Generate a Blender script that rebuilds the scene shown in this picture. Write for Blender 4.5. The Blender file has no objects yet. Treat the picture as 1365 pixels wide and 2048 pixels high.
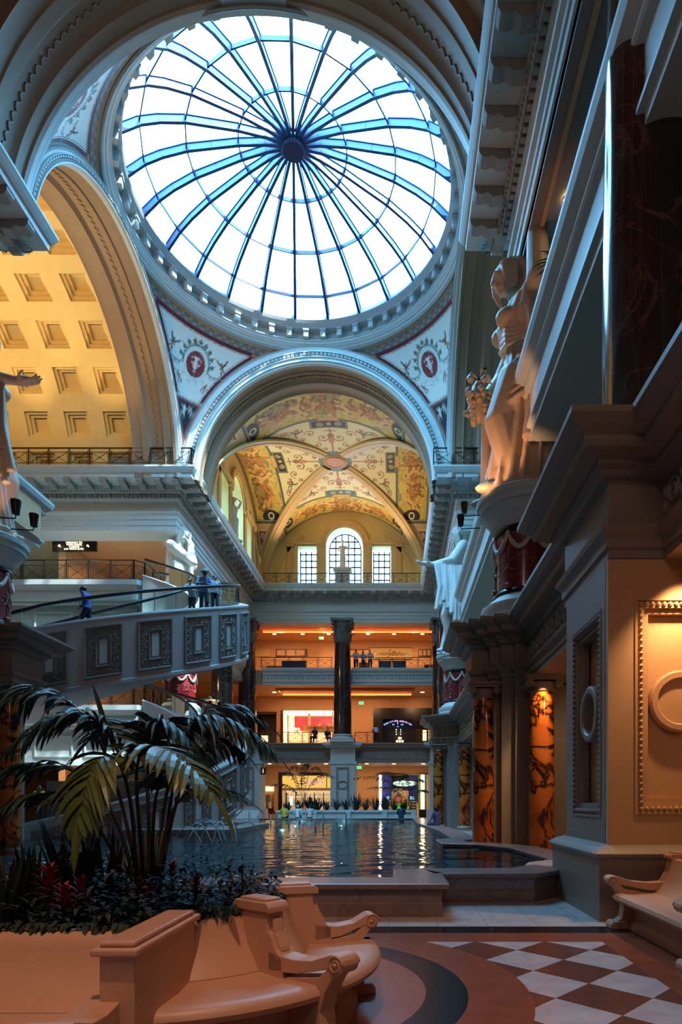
import bpy, bmesh, math, random
import numpy as np
from mathutils import Vector, Matrix, Euler
random.seed(7)
RS = np.random.RandomState(11)
PI = math.pi
col = bpy.context.scene.collection
F, PX, PY, CH = 1250.0, 793.0, 1602.0, 1.6

def at(px, py, Y):
    """point at depth Y seen at pixel px,py"""
    return Vector(((px - PX) / F * Y, Y, CH + (PY - py) / F * Y))

def tag(o, label=None, cat=None, group=None, kind=None):
    if label: o['label'] = label
    if cat: o['category'] = cat
    if group: o['group'] = group
    if kind: o['kind'] = kind
    return o

def empty(name, loc=(0, 0, 0), rz=0, label=None, cat=None, group=None):
    o = bpy.data.objects.new(name, None)
    o.empty_display_size = .2
    col.objects.link(o)
    o.location = loc
    o.rotation_euler = (0, 0, rz)
    tag(o, label, cat, group)
    return o

def link_mesh(name, me, mat, parent=None, loc=None):
    o = bpy.data.objects.new(name, me)
    col.objects.link(o)
    if mat is not None and len(me.materials) == 0:
        me.materials.append(mat)
    if parent is not None:
        o.parent = parent
    if loc is not None:
        o.location = loc
    return o

def copy_tree(o, parent=None):
    c = o.copy()
    col.objects.link(c)
    c.parent = parent
    for ch in [x for x in KIDS.get(o.name, [])]:
        copy_tree(ch, c)
    return c
KIDS = {}

def kids_of(o):
    return [x for x in bpy.data.objects if x.parent == o]

def dup(root, loc=None, rz=None, label=None, group=None, scale=None):
    def rec(o, p):
        c = o.copy(); col.objects.link(c)
        if p is not None: c.parent = p
        for ch in kids_of(o): rec(ch, c)
        return c
    r = rec(root, None)
    if loc is not None: r.location = loc
    if rz is not None: r.rotation_euler = (0, 0, rz)
    if label: r['label'] = label
    if group: r['group'] = group
    if scale is not None: r.scale = scale
    return r

class MB:
    def __init__(self):
        self.v = []; self.f = []; self.M = None
    def add(self, vs, fs):
        n = len(self.v)
        if self.M is not None:
            vs = [tuple(self.M @ Vector(p)) for p in vs]
        self.v.extend([tuple(p) for p in vs])
        self.f.extend([tuple(i + n for i in f) for f in fs])
        return self
    def box(self, x0, x1, y0, y1, z0, z1):
        return self.add([(x0, y0, z0), (x1, y0, z0), (x1, y1, z0), (x0, y1, z0), (x0, y0, z1), (x1, y0, z1), (x1, y1, z1), (x0, y1, z1)],
                        [(0, 3, 2, 1), (4, 5, 6, 7), (0, 1, 5, 4), (1, 2, 6, 5), (2, 3, 7, 6), (3, 0, 4, 7)])
    def obox(self, c, ax, ay, az, hx, hy, hz):
        c = Vector(c); ax = Vector(ax).normalized() * hx; ay = Vector(ay).normalized() * hy; az = Vector(az).normalized() * hz
        vs = [c + sx * ax + sy * ay + sz * az for sz in (-1, 1) for sx, sy in ((-1, -1), (1, -1), (1, 1), (-1, 1))]
        return self.add(vs, [(0, 3, 2, 1), (4, 5, 6, 7), (0, 1, 5, 4), (1, 2, 6, 5), (2, 3, 7, 6), (3, 0, 4, 7)])
    def bar(self, a, b, w, h=None):
        a = Vector(a); b = Vector(b); d = b - a
        if d.length < 1e-6: return self
        up = Vector((0, 0, 1)) if abs(d.normalized().z) < .95 else Vector((1, 0, 0))
        s = d.cross(up).normalized(); u = s.cross(d).normalized()
        return self.obox((a + b) / 2, d, s, u, d.length / 2, w / 2, (h or w) / 2)
    def tube(self, pts, r, n=6, caps=True):
        pts = [Vector(p) for p in pts]
        m = len(pts)
        rr = r if isinstance(r, (list, tuple)) else [r] * m
        vs = []; fs = []
        prev = None
        for i, p in enumerate(pts):
            d = (pts[min(i + 1, m - 1)] - pts[max(i - 1, 0)])
            if d.length < 1e-9: d = Vector((0, 0, 1))
            d.normalize()
            if prev is None:
                up = Vector((0, 0, 1)) if abs(d.z) < .9 else Vector((1, 0, 0))
                s = d.cross(up).normalized()
            else:
                s = (prev - d * prev.dot(d))
                if s.length < 1e-6: s = d.orthogonal()
                s.normalize()
            prev = s
            t = d.cross(s)
            for k in range(n):
                a = 2 * PI * k / n
                vs.append(p + (s * math.cos(a) + t * math.sin(a)) * rr[i])
        for i in range(m - 1):
            for k in range(n):
                fs.append((i * n + k, i * n + (k + 1) % n, (i + 1) * n + (k + 1) % n, (i + 1) * n + k))
        if caps:
            fs.append(tuple(range(n - 1, -1, -1))); fs.append(tuple((m - 1) * n + k for k in range(n)))
        return self.add(vs, fs)
    def lathe(self, prof, c=(0, 0, 0), n=24, a0=0, a1=2 * PI, sx=1, sy=1, caps=False):
        full = abs(a1 - a0 - 2 * PI) < 1e-6
        m = n if full else n + 1
        vs = []; fs = []
        for r, z in prof:
            for k in range(m):
                a = a0 + (a1 - a0) * k / n
                vs.append((c[0] + sx * r * math.cos(a), c[1] + sy * r * math.sin(a), c[2] + z))
        for i in range(len(prof) - 1):
            for k in range(n):
                k2 = (k + 1) % m
                fs.append((i * m + k, i * m + k2, (i + 1) * m + k2, (i + 1) * m + k))
        if caps and full:
            fs.append(tuple(range(m - 1, -1, -1))); fs.append(tuple((len(prof) - 1) * m + k for k in range(m)))
        return self.add(vs, fs)
    def ellipsoid(self, c, r, n=12, m=8, R=None):
        vs = []; fs = []
        c = Vector(c)
        if not hasattr(r, '__len__'): r = (r, r, r)
        for i in range(1, m):
            th = PI * i / m
            for k in range(n):
                a = 2 * PI * k / n
                p = Vector((r[0] * math.sin(th) * math.cos(a), r[1] * math.sin(th) * math.sin(a), r[2] * math.cos(th)))
                if R is not None: p = R @ p
                vs.append(c + p)
        top = Vector((0, 0, r[2])); bot = Vector((0, 0, -r[2]))
        if R is not None: top = R @ top; bot = R @ bot
        vs.append(c + top); vs.append(c + bot)
        for i in range(m - 2):
            for k in range(n):
                fs.append((i * n + k, (i + 1) * n + k, (i + 1) * n + (k + 1) % n, i * n + (k + 1) % n))
        T = (m - 1) * n
        for k in range(n):
            fs.append((T, k, (k + 1) % n)); fs.append((T + 1, (m - 2) * n + (k + 1) % n, (m - 2) * n + k))
        return self.add(vs, fs)
    def capsule(self, a, b, ra, rb=None, n=10):
        """tapered limb with rounded ends"""
        rb = ra if rb is None else rb
        a = Vector(a); b = Vector(b); d = b - a; L = d.length
        if L < 1e-6: return self.ellipsoid(a, ra)
        d.normalize()
        pts = []; rr = []
        for t in (-.98, -.7, -.35): pts.append(a + d * ra * t); rr.append(ra * math.sqrt(1 - t * t))
        for k in range(5):
            t = k / 4; pts.append(a + d * L * t); rr.append(ra + (rb - ra) * t)
        for t in (.35, .7, .98): pts.append(b + d * rb * t); rr.append(rb * math.sqrt(1 - t * t))
        return self.tube(pts, rr, n)
    def grid(self, fn, nu, nv, wrap=False):
        vs = []; fs = []
        m = nu if wrap else nu + 1
        for j in range(nv + 1):
            for i in range(m):
                vs.append(fn(i / nu, j / nv))
        for j in range(nv):
            for i in range(nu):
                i2 = (i + 1) % m
                fs.append((j * m + i, j * m + i2, (j + 1) * m + i2, (j + 1) * m + i))
        return self.add(vs, fs)
    def prism(self, poly, z0, z1):
        n = len(poly)
        vs = [(p[0], p[1], z0) for p in poly] + [(p[0], p[1], z1) for p in poly]
        fs = [tuple(range(n - 1, -1, -1)), tuple(range(n, 2 * n))] + [(i, (i + 1) % n, n + (i + 1) % n, n + i) for i in range(n)]
        return self.add(vs, fs)
    def sweep(self, path, prof, closed=False, side=1):
        """plan path (x,y) swept with profile of (offset,z); offset is to the LEFT of travel when side=1. mitred."""
        P = [Vector((p[0], p[1])) for p in path]; n = len(P)
        N = []
        for i in range(n):
            if closed: a = P[i] - P[i - 1]; b = P[(i + 1) % n] - P[i]
            else:
                a = P[i] - P[i - 1] if i > 0 else P[1] - P[0]
                b = P[i + 1] - P[i] if i < n - 1 else P[-1] - P[-2]
            a = a.normalized(); b = b.normalized()
            na = Vector((-a.y, a.x)) * side; nb = Vector((-b.y, b.x)) * side
            m = na + nb
            if m.length < 1e-5: m = na
            else:
                m.normalize(); m = m / max(.35, m.dot(na))
            N.append(m)
        vs = []; fs = []; k = len(prof)
        for i in range(n):
            for o, z in prof:
                q = P[i] + N[i] * o
                vs.append((q.x, q.y, z))
        for i in range(n if closed else n - 1):
            j = (i + 1) % n
            for t in range(k - 1):
                fs.append((i * k + t, j * k + t, j * k + t + 1, i * k + t + 1))
        if not closed:
            fs.append(tuple(range(k))); fs.append(tuple((n - 1) * k + t for t in range(k - 1, -1, -1)))
        return self.add(vs, fs)
    def build(self, name, mat, parent=None, smooth=False, bevel=0, loc=None, auto=None, weld=False):
        me = bpy.data.meshes.new(name)
        me.from_pydata(self.v, [], self.f)
        me.validate(); me.update()
        if weld:
            bm = bmesh.new(); bm.from_mesh(me); bmesh.ops.remove_doubles(bm, verts=bm.verts, dist=1e-4); bmesh.ops.recalc_face_normals(bm, faces=bm.faces); bm.to_mesh(me); bm.free()
        else:
            bm = bmesh.new(); bm.from_mesh(me); bmesh.ops.recalc_face_normals(bm, faces=bm.faces); bm.to_mesh(me); bm.free()
        if smooth: me.polygons.foreach_set('use_smooth', [True] * len(me.polygons))
        o = link_mesh(name, me, mat, parent, loc)
        if auto is not None:
            try: me.set_sharp_from_angle(angle=math.radians(auto))
            except Exception: pass
        if bevel > 0:
            b = o.modifiers.new('bevel', 'BEVEL'); b.width = bevel; b.segments = 2; b.limit_method = 'ANGLE'
        return o

def along(path, spacing, fn, closed=False, start=.5):
    """call fn(point2, dir2, normal_left2) every spacing along path"""
    P = [Vector((p[0], p[1])) for p in path]
    if closed: P.append(P[0])
    for a, b in zip(P[:-1], P[1:]):
        L = (b - a).length
        if L < 1e-6: continue
        d = (b - a) / L; nl = Vector((-d.y, d.x))
        n = max(1, round(L / spacing)); st = L / n
        for k in range(n):
            fn(a + d * st * (k + start), d, nl)

def plate(outline, holes, y0, y1, name, mat, parent=None, mapf=None):
    """plate in XZ plane with holes, thickness y0..y1. mapf maps (x,y,z)->world"""
    bm = bmesh.new()
    loops = [outline] + holes
    edges = []
    allv = []
    for lp in loops:
        vs = [bm.verts.new((p[0], y0, p[1])) for p in lp]
        allv.append(vs)
        for i in range(len(vs)): edges.append(bm.edges.new((vs[i], vs[(i + 1) % len(vs)])))
    r = bmesh.ops.triangle_fill(bm, use_beauty=True, edges=edges)
    faces = [g for g in r['geom'] if isinstance(g, bmesh.types.BMFace)]
    ex = bmesh.ops.extrude_face_region(bm, geom=faces)
    for g in ex['geom']:
        if isinstance(g, bmesh.types.BMVert): g.co.y = y1
    if mapf:
        for v in bm.verts: v.co = Vector(mapf(*v.co))
    bmesh.ops.recalc_face_normals(bm, faces=bm.faces)
    me = bpy.data.meshes.new(name); bm.to_mesh(me); bm.free()
    return link_mesh(name, me, mat, parent)

# ------------------------------------------------------------ materials
MATS = {}
def srgb(r, g, b):
    f = lambda c: (c / 12.92 if c <= .04045 else ((c + .055) / 1.055) ** 2.4)
    return (f(r / 255), f(g / 255), f(b / 255), 1)

def new_mat(name):
    m = bpy.data.materials.new(name); m.use_nodes = True
    nt = m.node_tree; b = nt.nodes['Principled BSDF']
    MATS[name] = m
    return m, nt, b

def mat(name, c, rough=.6, metal=0, noise=.08, nscale=3.0, bump=0.0, bscale=30, spec=.5, coat=0):
    m, nt, b = new_mat(name)
    b.inputs['Roughness'].default_value = rough
    b.inputs['Metallic'].default_value = metal
    b.inputs['Specular IOR Level'].default_value = spec
    if coat: b.inputs['Coat Weight'].default_value = coat
    tc = nt.nodes.new('ShaderNodeTexCoord')
    n = nt.nodes.new('ShaderNodeTexNoise'); n.inputs['Scale'].default_value = nscale; n.inputs['Detail'].default_value = 5
    nt.links.new(tc.outputs['Object'], n.inputs['Vector'])
    mx = nt.nodes.new('ShaderNodeMix'); mx.data_type = 'RGBA'
    mx.inputs['A'].default_value = tuple(max(0, x * (1 - noise * 2)) for x in c[:3]) + (1,)
    mx.inputs['B'].default_value = tuple(min(1, x * (1 + noise)) for x in c[:3]) + (1,)
    nt.links.new(n.outputs['Fac'], mx.inputs['Factor'])
    nt.links.new(mx.outputs['Result'], b.inputs['Base Color'])
    if bump:
        n2 = nt.nodes.new('ShaderNodeTexNoise'); n2.inputs['Scale'].default_value = bscale; n2.inputs['Detail'].default_value = 3
        nt.links.new(tc.outputs['Object'], n2.inputs['Vector'])
        bp = nt.nodes.new('ShaderNodeBump'); bp.inputs['Strength'].default_value = bump; bp.inputs['Distance'].default_value = .02
        nt.links.new(n2.outputs['Fac'], bp.inputs['Height']); nt.links.new(bp.outputs['Normal'], b.inputs['Normal'])
    return m

def emit(name, c, s):
    m, nt, b = new_mat(name)
    b.inputs['Base Color'].default_value = (c[0] * .5, c[1] * .5, c[2] * .5, 1)
    b.inputs['Emission Color'].default_value = tuple(c[:3]) + (1,)
    b.inputs['Emission Strength'].default_value = s
    return m

def ramp(nt, stops):
    r = nt.nodes.new('ShaderNodeValToRGB')
    e = r.color_ramp.elements
    while len(e) > 1: e.remove(e[-1])
    e[0].position = stops[0][0]; e[0].color = stops[0][1]
    for p, c in stops[1:]:
        x = e.new(p); x.color = c
    return r

def marble(name, base, vein, scale=1.5, rough=.12, thr=.5, width=.06, base2=None, vscale=None, dist=2.0, coat=.3):
    """stone with blotches and veins"""
    m, nt, b = new_mat(name)
    tc = nt.nodes.new('ShaderNodeTexCoord')
    n0 = nt.nodes.new('ShaderNodeTexNoise'); n0.inputs['Scale'].default_value = scale; n0.inputs['Detail'].default_value = 6
    n0.inputs['Distortion'].default_value = dist
    nt.links.new(tc.outputs['Object'], n0.inputs['Vector'])
    r0 = ramp(nt, [(max(0, thr - width * 2), (0, 0, 0, 1)), (thr - width * .3, (1, 1, 1, 1)), (thr + width * .3, (1, 1, 1, 1)), (min(1, thr + width * 2), (0, 0, 0, 1))])
    nt.links.new(n0.outputs['Fac'], r0.inputs['Fac'])
    n1 = nt.nodes.new('ShaderNodeTexNoise'); n1.inputs['Scale'].default_value = vscale or scale * .6; n1.inputs['Detail'].default_value = 4
    nt.links.new(tc.outputs['Object'], n1.inputs['Vector'])
    r1 = ramp(nt, [(.3, base2 or base), (.7, base)])
    nt.links.new(n1.outputs['Fac'], r1.inputs['Fac'])
    mx = nt.nodes.new('ShaderNodeMix'); mx.data_type = 'RGBA'
    nt.links.new(r0.outputs['Color'], mx.inputs['Factor'])
    nt.links.new(r1.outputs['Color'], mx.inputs['A']); mx.inputs['B'].default_value = vein
    nt.links.new(mx.outputs['Result'], b.inputs['Base Color'])
    b.inputs['Roughness'].default_value = rough
    b.inputs['Coat Weight'].default_value = coat; b.inputs['Coat Roughness'].default_value = .08
    return m

def painted(name, rough=.6):
    m, nt, b = new_mat(name)
    a = nt.nodes.new('ShaderNodeAttribute'); a.attribute_name = 'paint'
    nt.links.new(a.outputs['Color'], b.inputs['Base Color'])
    b.inputs['Roughness'].default_value = rough
    return m

def glass(name, tint=(1, 1, 1, 1), refl=.12, rough=.02):
    m, nt, b = new_mat(name)
    nt.nodes.remove(b)
    out = nt.nodes['Material Output']
    t = nt.nodes.new('ShaderNodeBsdfTransparent'); t.inputs['Color'].default_value = tint
    g = nt.nodes.new('ShaderNodeBsdfGlossy'); g.inputs['Roughness'].default_value = rough
    fr = nt.nodes.new('ShaderNodeLayerWeight'); fr.inputs['Blend'].default_value = refl
    mx = nt.nodes.new('ShaderNodeMixShader')
    nt.links.new(fr.outputs['Fresnel'], mx.inputs['Fac']); nt.links.new(t.outputs[0], mx.inputs[1]); nt.links.new(g.outputs[0], mx.inputs[2])
    nt.links.new(mx.outputs[0], out.inputs['Surface'])
    return m

CREAM = mat('cream_plaster', srgb(188, 194, 190), .55, noise=.05)
CREAMD = mat('carved_plaster', srgb(150, 146, 138), .6, noise=.12, nscale=8)
STONE = mat('cast_stone', srgb(200, 156, 128), .42, noise=.06, bump=.06, bscale=60)
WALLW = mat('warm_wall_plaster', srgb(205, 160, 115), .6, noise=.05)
YELLOW = mat('ochre_plaster', srgb(214, 184, 118), .6, noise=.05)
GREYP = mat('grey_plaster', srgb(128, 124, 118), .6, noise=.08)
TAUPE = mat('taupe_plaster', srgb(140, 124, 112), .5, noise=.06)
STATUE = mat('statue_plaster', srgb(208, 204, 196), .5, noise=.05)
STATUEW = mat('tan_statue_plaster', srgb(190, 165, 140), .5, noise=.08)  # browner plaster tone, for the two near statues and the grapes
BRONZE = mat('dark_bronze', srgb(52, 40, 34), .35, metal=.7, noise=.1)
STEEL = mat('blue_steel', srgb(16, 56, 100), .45, metal=.1, noise=.05)
STEELD = mat('navy_steel', srgb(12, 22, 70), .4, metal=.1, noise=.05)
CHROME = mat('brushed_steel', srgb(170, 175, 180), .25, metal=1, noise=.03)
BLACK = mat('black_lacquer', srgb(12, 12, 14), .3, noise=.05)
RUBBER = mat('black_rubber', srgb(16, 17, 20), .45, noise=.05)
COPPER = mat('copper_leaf', srgb(224, 110, 50), .35, metal=.4, noise=.25, nscale=2)
DRUMRED = marble('red_porphyry', srgb(122, 30, 38), srgb(150, 70, 72), 1.4, .2, .55, .008, base2=srgb(100, 22, 30), dist=.6)
DARKM = marble('dark_brown_marble', srgb(62, 42, 38), srgb(84, 62, 56), .6, .12, .52, .008, base2=srgb(36, 24, 24))
BRECCIA = marble('orange_breccia', srgb(206, 118, 50), srgb(34, 16, 10), .75, .12, .5, .022, base2=srgb(160, 72, 26), dist=1.6, vscale=1.2)
WHITEM = marble('white_marble', srgb(196, 190, 180), srgb(150, 140, 130), 1.2, .2, .5, .04)
RIMM = marble('taupe_marble', srgb(134, 112, 104), srgb(120, 98, 92), 1.0, .3, .5, .02, coat=.1)
SOIL = mat('soil', srgb(24, 18, 14), .9, noise=.2, nscale=20)
# ============================================================ SETTING
X0 = -4.4            # centre line of the hall
XR, XL = 3.5, -12.3  # upper wall lines
def mir(x): return 2 * X0 - x

# ---- floor material
def floor_mat():
    m, nt, b = new_mat('inlaid_marble_floor')
    L = nt.links
    g = nt.nodes.new('ShaderNodeNewGeometry')
    sp = nt.nodes.new('ShaderNodeSeparateXYZ'); L.new(g.outputs['Position'], sp.inputs[0])
    X, Y = sp.outputs['X'], sp.outputs['Y']
    def M(op, a, b_=None, c=None):
        n = nt.nodes.new('ShaderNodeMath'); n.operation = op
        for i, v in enumerate((a, b_, c)):
            if v is None: continue
            if isinstance(v, (int, float)): n.inputs[i].default_value = v
            else: L.new(v, n.inputs[i])
        return n.outputs[0]
    def mix(f, A, B):
        n = nt.nodes.new('ShaderNodeMix'); n.data_type = 'RGBA'
        L.new(f, n.inputs['Factor'])
        for k, v in (('A', A), ('B', B)):
            if isinstance(v, tuple): n.inputs[k].default_value = v
            else: L.new(v, n.inputs[k])
        return n.outputs['Result']
    nz = nt.nodes.new('ShaderNodeTexNoise'); nz.inputs['Scale'].default_value = 4; nz.inputs['Detail'].default_value = 6
    L.new(g.outputs['Position'], nz.inputs['Vector'])
    def stone(a, b_):
        return mix(nz.outputs['Fac'], a, b_)
    brown = stone(srgb(118, 62, 42), srgb(150, 86, 60))
    rose = stone(srgb(128, 78, 66), srgb(150, 98, 84))
    black = (.006, .007, .009, 1)
    white = stone(srgb(150, 140, 138), srgb(208, 200, 196))
    brown2 = stone(srgb(84, 48, 38), srgb(122, 76, 60))
    dx = M('SUBTRACT', X, -1.35); dy = M('SUBTRACT', Y, 5.3)
    d = M('SQRT', M('ADD', M('MULTIPLY', dx, dx), M('MULTIPLY', dy, dy)))
    # tile grout lines
    def line(v, size, off=0, w=.004):
        t = M('PINGPONG', M('ADD', v, off), size / 2)
        return M('LESS_THAN', t, w)
    # diamonds
    cx = M('SUBTRACT', X, 1.295); cy = M('SUBTRACT', Y, 6.30)
    u = M('ADD', M('DIVIDE', cx, .79), M('DIVIDE', cy, .82))
    v = M('SUBTRACT', M('DIVIDE', cx, .79), M('DIVIDE', cy, .82))
    fu = M('FLOOR', M('ADD', u, .5)); fv = M('FLOOR', M('ADD', v, .5))
    par = M('MODULO', M('ABSOLUTE', M('ADD', fu, fv)), 2)
    chk = mix(par, white, brown2)
    gl = M('MAXIMUM', line(M('ADD', u, .5), 1.0, 0, .004), line(M('ADD', v, .5), 1.0, 0, .004))
    gl = M('MULTIPLY', gl, .6)
    chk = mix(gl, chk, (.03, .02, .018, 1))
    base = brown
    inchk = M('MULTIPLY', M('LESS_THAN', X, 2.34), M('MULTIPLY', M('LESS_THAN', Y, 7.10), M('GREATER_THAN', d, 2.47)))
    c = mix(inchk, base, chk)
    ring = M('MULTIPLY', M('GREATER_THAN', d, 1.6), M('LESS_THAN', d, 1.95))
    c = mix(M('LESS_THAN', d, 1.6), c, rose)
    c = mix(ring, c, black)
    far = M('GREATER_THAN', Y, 7.97)
    tl = M('MAXIMUM', line(X, .64, .1), line(Y, .65, .0))
    wt = mix(M('MULTIPLY', tl, .7), white, (.1, .09, .09, 1))
    c = mix(far, c, wt)
    band = M('MULTIPLY', M('GREATER_THAN', Y, 7.58), M('LESS_THAN', Y, 7.97))
    c = mix(band, c, black)
    side = M('MULTIPLY', M('GREATER_THAN', X, 2.86), M('LESS_THAN', Y, 7.97))
    c = mix(side, c, black)
    bl = M('MULTIPLY', M('MULTIPLY', M('LESS_THAN', Y, 7.97), M('GREATER_THAN', Y, 7.1)), line(X, .64, .1, .003))
    c = mix(M('MULTIPLY', bl, .5), c, (.2, .14, .12, 1))
    L.new(c, b.inputs['Base Color'])
    b.inputs['Roughness'].default_value = .22
    b.inputs['Specular IOR Level'].default_value = .2
    return m
mb = MB(); mb.box(-30, 14, -8, 64, -.3, 0)
tag(mb.build('floor', floor_mat()), kind='structure')

# ---- outer walls
def wallbox(name, m, *b):
    q = MB(); q.box(*b); return tag(q.build(name, m), kind='structure')
wallbox('wall_left', WALLW, -30.4, -30, -8, 64, 0, 19.5)
wallbox('wall_right', WALLW, 9, 9.4, -8, 64, 0, 19.5)
wallbox('wall_back', WALLW, -30, 9, 64, 64.4, 0, 19.5)
wallbox('wall_front', GREYP, -30, 9, -8.4, -8, 0, 28)

# ---- ceiling slabs over the side galleries (level 3 ceiling to roof)
mb = MB()
for b in ((XR + 1.3, 9, -8, 18.2), (-30, XL - 1.3, -8, 18.2), (XR + 1.3, 9, 35.2, 64), (-30, XL - 1.3, 35.2, 64), (XL - 1.3, XR + 1.3, 53 + 1.3, 64)):
    mb.box(b[0], b[1], b[2], b[3], 16.95, 19.5)
tag(mb.build('ceiling', WALLW), kind='structure')

# ---- the great entablature
PATH_FAR = [(-30, 34.9), (XL, 34.9), (XL, 53), (XR, 53), (XR, 34.9), (9, 34.9)]
PATH_NL = [(XL, -8), (XL, 18.5), (-30, 18.5)]
PATH_NR = [(9, 18.5), (XR, 18.5), (XR, -8)]
# offset side: towards the nave
ENT = [(-1.4, 16.7), (0, 16.7), (0, 16.98), (.05, 17.0), (.05, 17.28), (.1, 17.3), (.1, 17.5), (.2, 17.6), (.22, 17.68), (0, 17.72), (0, 18.24),
       (.1, 18.28), (.16, 18.36), (.2, 18.38), (.2, 18.62), (.34, 18.64), (.4, 18.74), (.44, 18.78), (.44, 19.0), (1.3, 19.02), (1.3, 19.2), (1.36, 19.24),
       (1.42, 19.34), (1.5, 19.5), (1.5, 19.58), (-1.4, 19.58)]
def entab(name, path, side):
    mb = MB(); mb.sweep(path, ENT, side=side); o = tag(mb.build(name, CREAM), kind='structure')
    d = MB(); 
    def off(path, o_):
        P = [Vector(p) for p in path]; out = []
        for i in range(len(P)):
            a = (P[i] - P[i - 1]).normalized() if i > 0 else (P[1] - P[0]).normalized()
            b = (P[i + 1] - P[i]).normalized() if i < len(P) - 1 else a
            na = Vector((-a.y, a.x)) * side; nb = Vector((-b.y, b.x)) * side
            m = (na + nb).normalized(); m = m / max(.35, m.dot(na)); out.append(P[i] + m * o_)
        return out
    def dent(p, dr, nl):
        if p.y < -1: return
        n = nl * side
        d.obox((p.x, p.y, 18.5), (dr.x, dr.y, 0), (n.x, n.y, 0), (0, 0, 1), .075, .07, .11)
    along(off(path, .27), .25, dent)
    def mod(p, dr, nl):
        if p.y < -1: return
        n = nl * side
        c = Vector((p.x, p.y, 0)) 
        D = Vector((dr.x, dr.y, 0)); Nn = Vector((n.x, n.y, 0))
        # scrolled bracket: profile in (n,z) extruded along d
        pr = [(-.42, 19.0), (-.42, 18.74), (-.1, 18.7), (.05, 18.82), (.22, 18.76), (.36, 18.8), (.42, 18.9), (.42, 19.0)]
        vs = [c + D * s * .17 + Nn * q[0] + Vector((0, 0, q[1])) for s in (-1, 1) for q in pr]
        k = len(pr)
        d.add(vs, [tuple(range(k)), tuple(range(2 * k - 1, k - 1, -1))] + [(i, (i + 1) % k, k + (i + 1) % k, k + i) for i in range(k)])
    along(off(path, .86), 1.0, mod)
    d.build('modillions', CREAMD, o)
    # soffit under the architrave already closed by profile; egg moulding bead
    e = MB()
    def egg(p, dr, nl):
        if p.y < -1: return
        e.ellipsoid((p.x, p.y, 18.7), (.06, .06, .05), 6, 4)
    along(off(path, .4), .17, egg)
    e.build('egg_moulding', CREAMD, o)
    return o
entab('trim_1', PATH_FAR, -1)
entab('trim_2', PATH_NL, -1)
entab('trim_3', PATH_NR, -1)

# ---- level slabs (galleries)
def slab(name, path, zb, zt, side, m=CREAM, inner=2.0, carve=True, depth=.35):
    pr = [(-inner, zb), (0, zb), (0, zb + .18), (.1, zb + .22), (.1, zb + .3), (0, zb + .36), (0, zt - .62), (.1, zt - .56), (.14, zt - .5), (.14, zt - .4), (depth - .05, zt - .25), (depth, zt - .1), (depth, zt), (-inner, zt)]
    mb = MB(); mb.sweep(path, pr, side=side)
    return tag(mb.build(name, m), kind='structure')
mb = MB()
# level 3 floors
mb.box(XR + .2, 9, -8, 16.6, 11.3, 12.8); mb.box(XR + .2, 9, 19.2, 33.6, 11.3, 12.8); mb.box(XR + .2, 9, 38, 52.5, 11.6, 12.8)
mb.box(-30, -13.2, -8, 23.2, 11.3, 12.8); mb.box(-30, -13.2, 38, 52.5, 11.6, 12.8); mb.box(-30, 9, 53.6, 64, 11.6, 12.8)
# level 2 floors
mb.box(-30, 9, 53.6, 64, 4.9, 6.5)
mb.box(4.2, 9, -8, 53.6, 4.9, 6.4); mb.box(-30, -12.9, 36, 53.6, 4.9, 6.4); mb.box(-30, -13, -8, 20, 4.9, 6.4)
tag(mb.build('ceiling_gallery', WALLW), kind='structure')
slab('trim_4', [(XR, 16.7), (XR, -8)], 11.1, 12.9, -1)
slab('trim_5', [(9, 19.1), (XR, 19.1), (XR, 33.7), (9, 33.7)][::-1], 11.1, 12.9, -1)
slab('trim_6', [(-13.4, -8), (-13.4, 23.5), (-30, 23.5)], 11.1, 12.9, -1)
slab('trim_7', [(XL + .9, 53.3), (X0 - .9, 53.3)], 11.5, 12.9, -1, inner=.5)
slab('trim_8', [(X0 + .6, 53.3), (XR - .3, 53.3)], 11.5, 12.9, -1, inner=.5)
slab('trim_20', [(XR + .5, 52.6), (XR + .5, 38)], 11.5, 12.9, -1, inner=.4)
slab('trim_21', [(XL - .5, 38), (XL - .5, 52.6)], 11.5, 12.9, -1, inner=.4)

# ---- lower order entablature (level 2 floor edge)
LOW = [(-.6, 4.85), (0, 4.85), (0, 4.98), (.04, 5.0), (.04, 5.12), (.12, 5.2), (.14, 5.27), (0, 5.32), (0, 5.9), (.08, 5.93), (.12, 6.0), (.2, 6.03), (.2, 6.1), (.42, 6.14), (.46, 6.2), (.46, 6.27), (.58, 6.33), (.68, 6.42), (.68, 6.5), (-.6, 6.5)]
LR = [(3.6, -8), (3.6, 8.4), (2.85, 8.4), (2.85, 10.55), (3.6, 10.55), (3.6, 17.0), (3.24, 17.0), (3.24, 17.2), (2.9, 17.2), (2.9, 17.45), (2.62, 17.45), (2.62, 17.8), (2.15, 17.8),
      (2.15, 19.3), (3.6, 19.3), (3.6, 35.6), (3.24, 35.6), (3.24, 35.8), (2.9, 35.8), (2.9, 36.05), (2.62, 36.05), (2.62, 36.4), (2.15, 36.4), (2.15, 38.6), (3.6, 38.6), (3.6, 53.3), (-4.0, 53.3)]
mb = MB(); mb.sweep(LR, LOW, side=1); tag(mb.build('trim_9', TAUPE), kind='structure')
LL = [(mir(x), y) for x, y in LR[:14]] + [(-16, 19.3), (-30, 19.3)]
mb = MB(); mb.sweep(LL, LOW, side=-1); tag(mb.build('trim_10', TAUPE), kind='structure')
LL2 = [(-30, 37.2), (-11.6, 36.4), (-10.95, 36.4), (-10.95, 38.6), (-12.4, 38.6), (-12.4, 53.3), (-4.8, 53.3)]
mb = MB(); mb.sweep(LL2, LOW, side=-1); tag(mb.build('trim_11', TAUPE), kind='structure')

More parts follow.
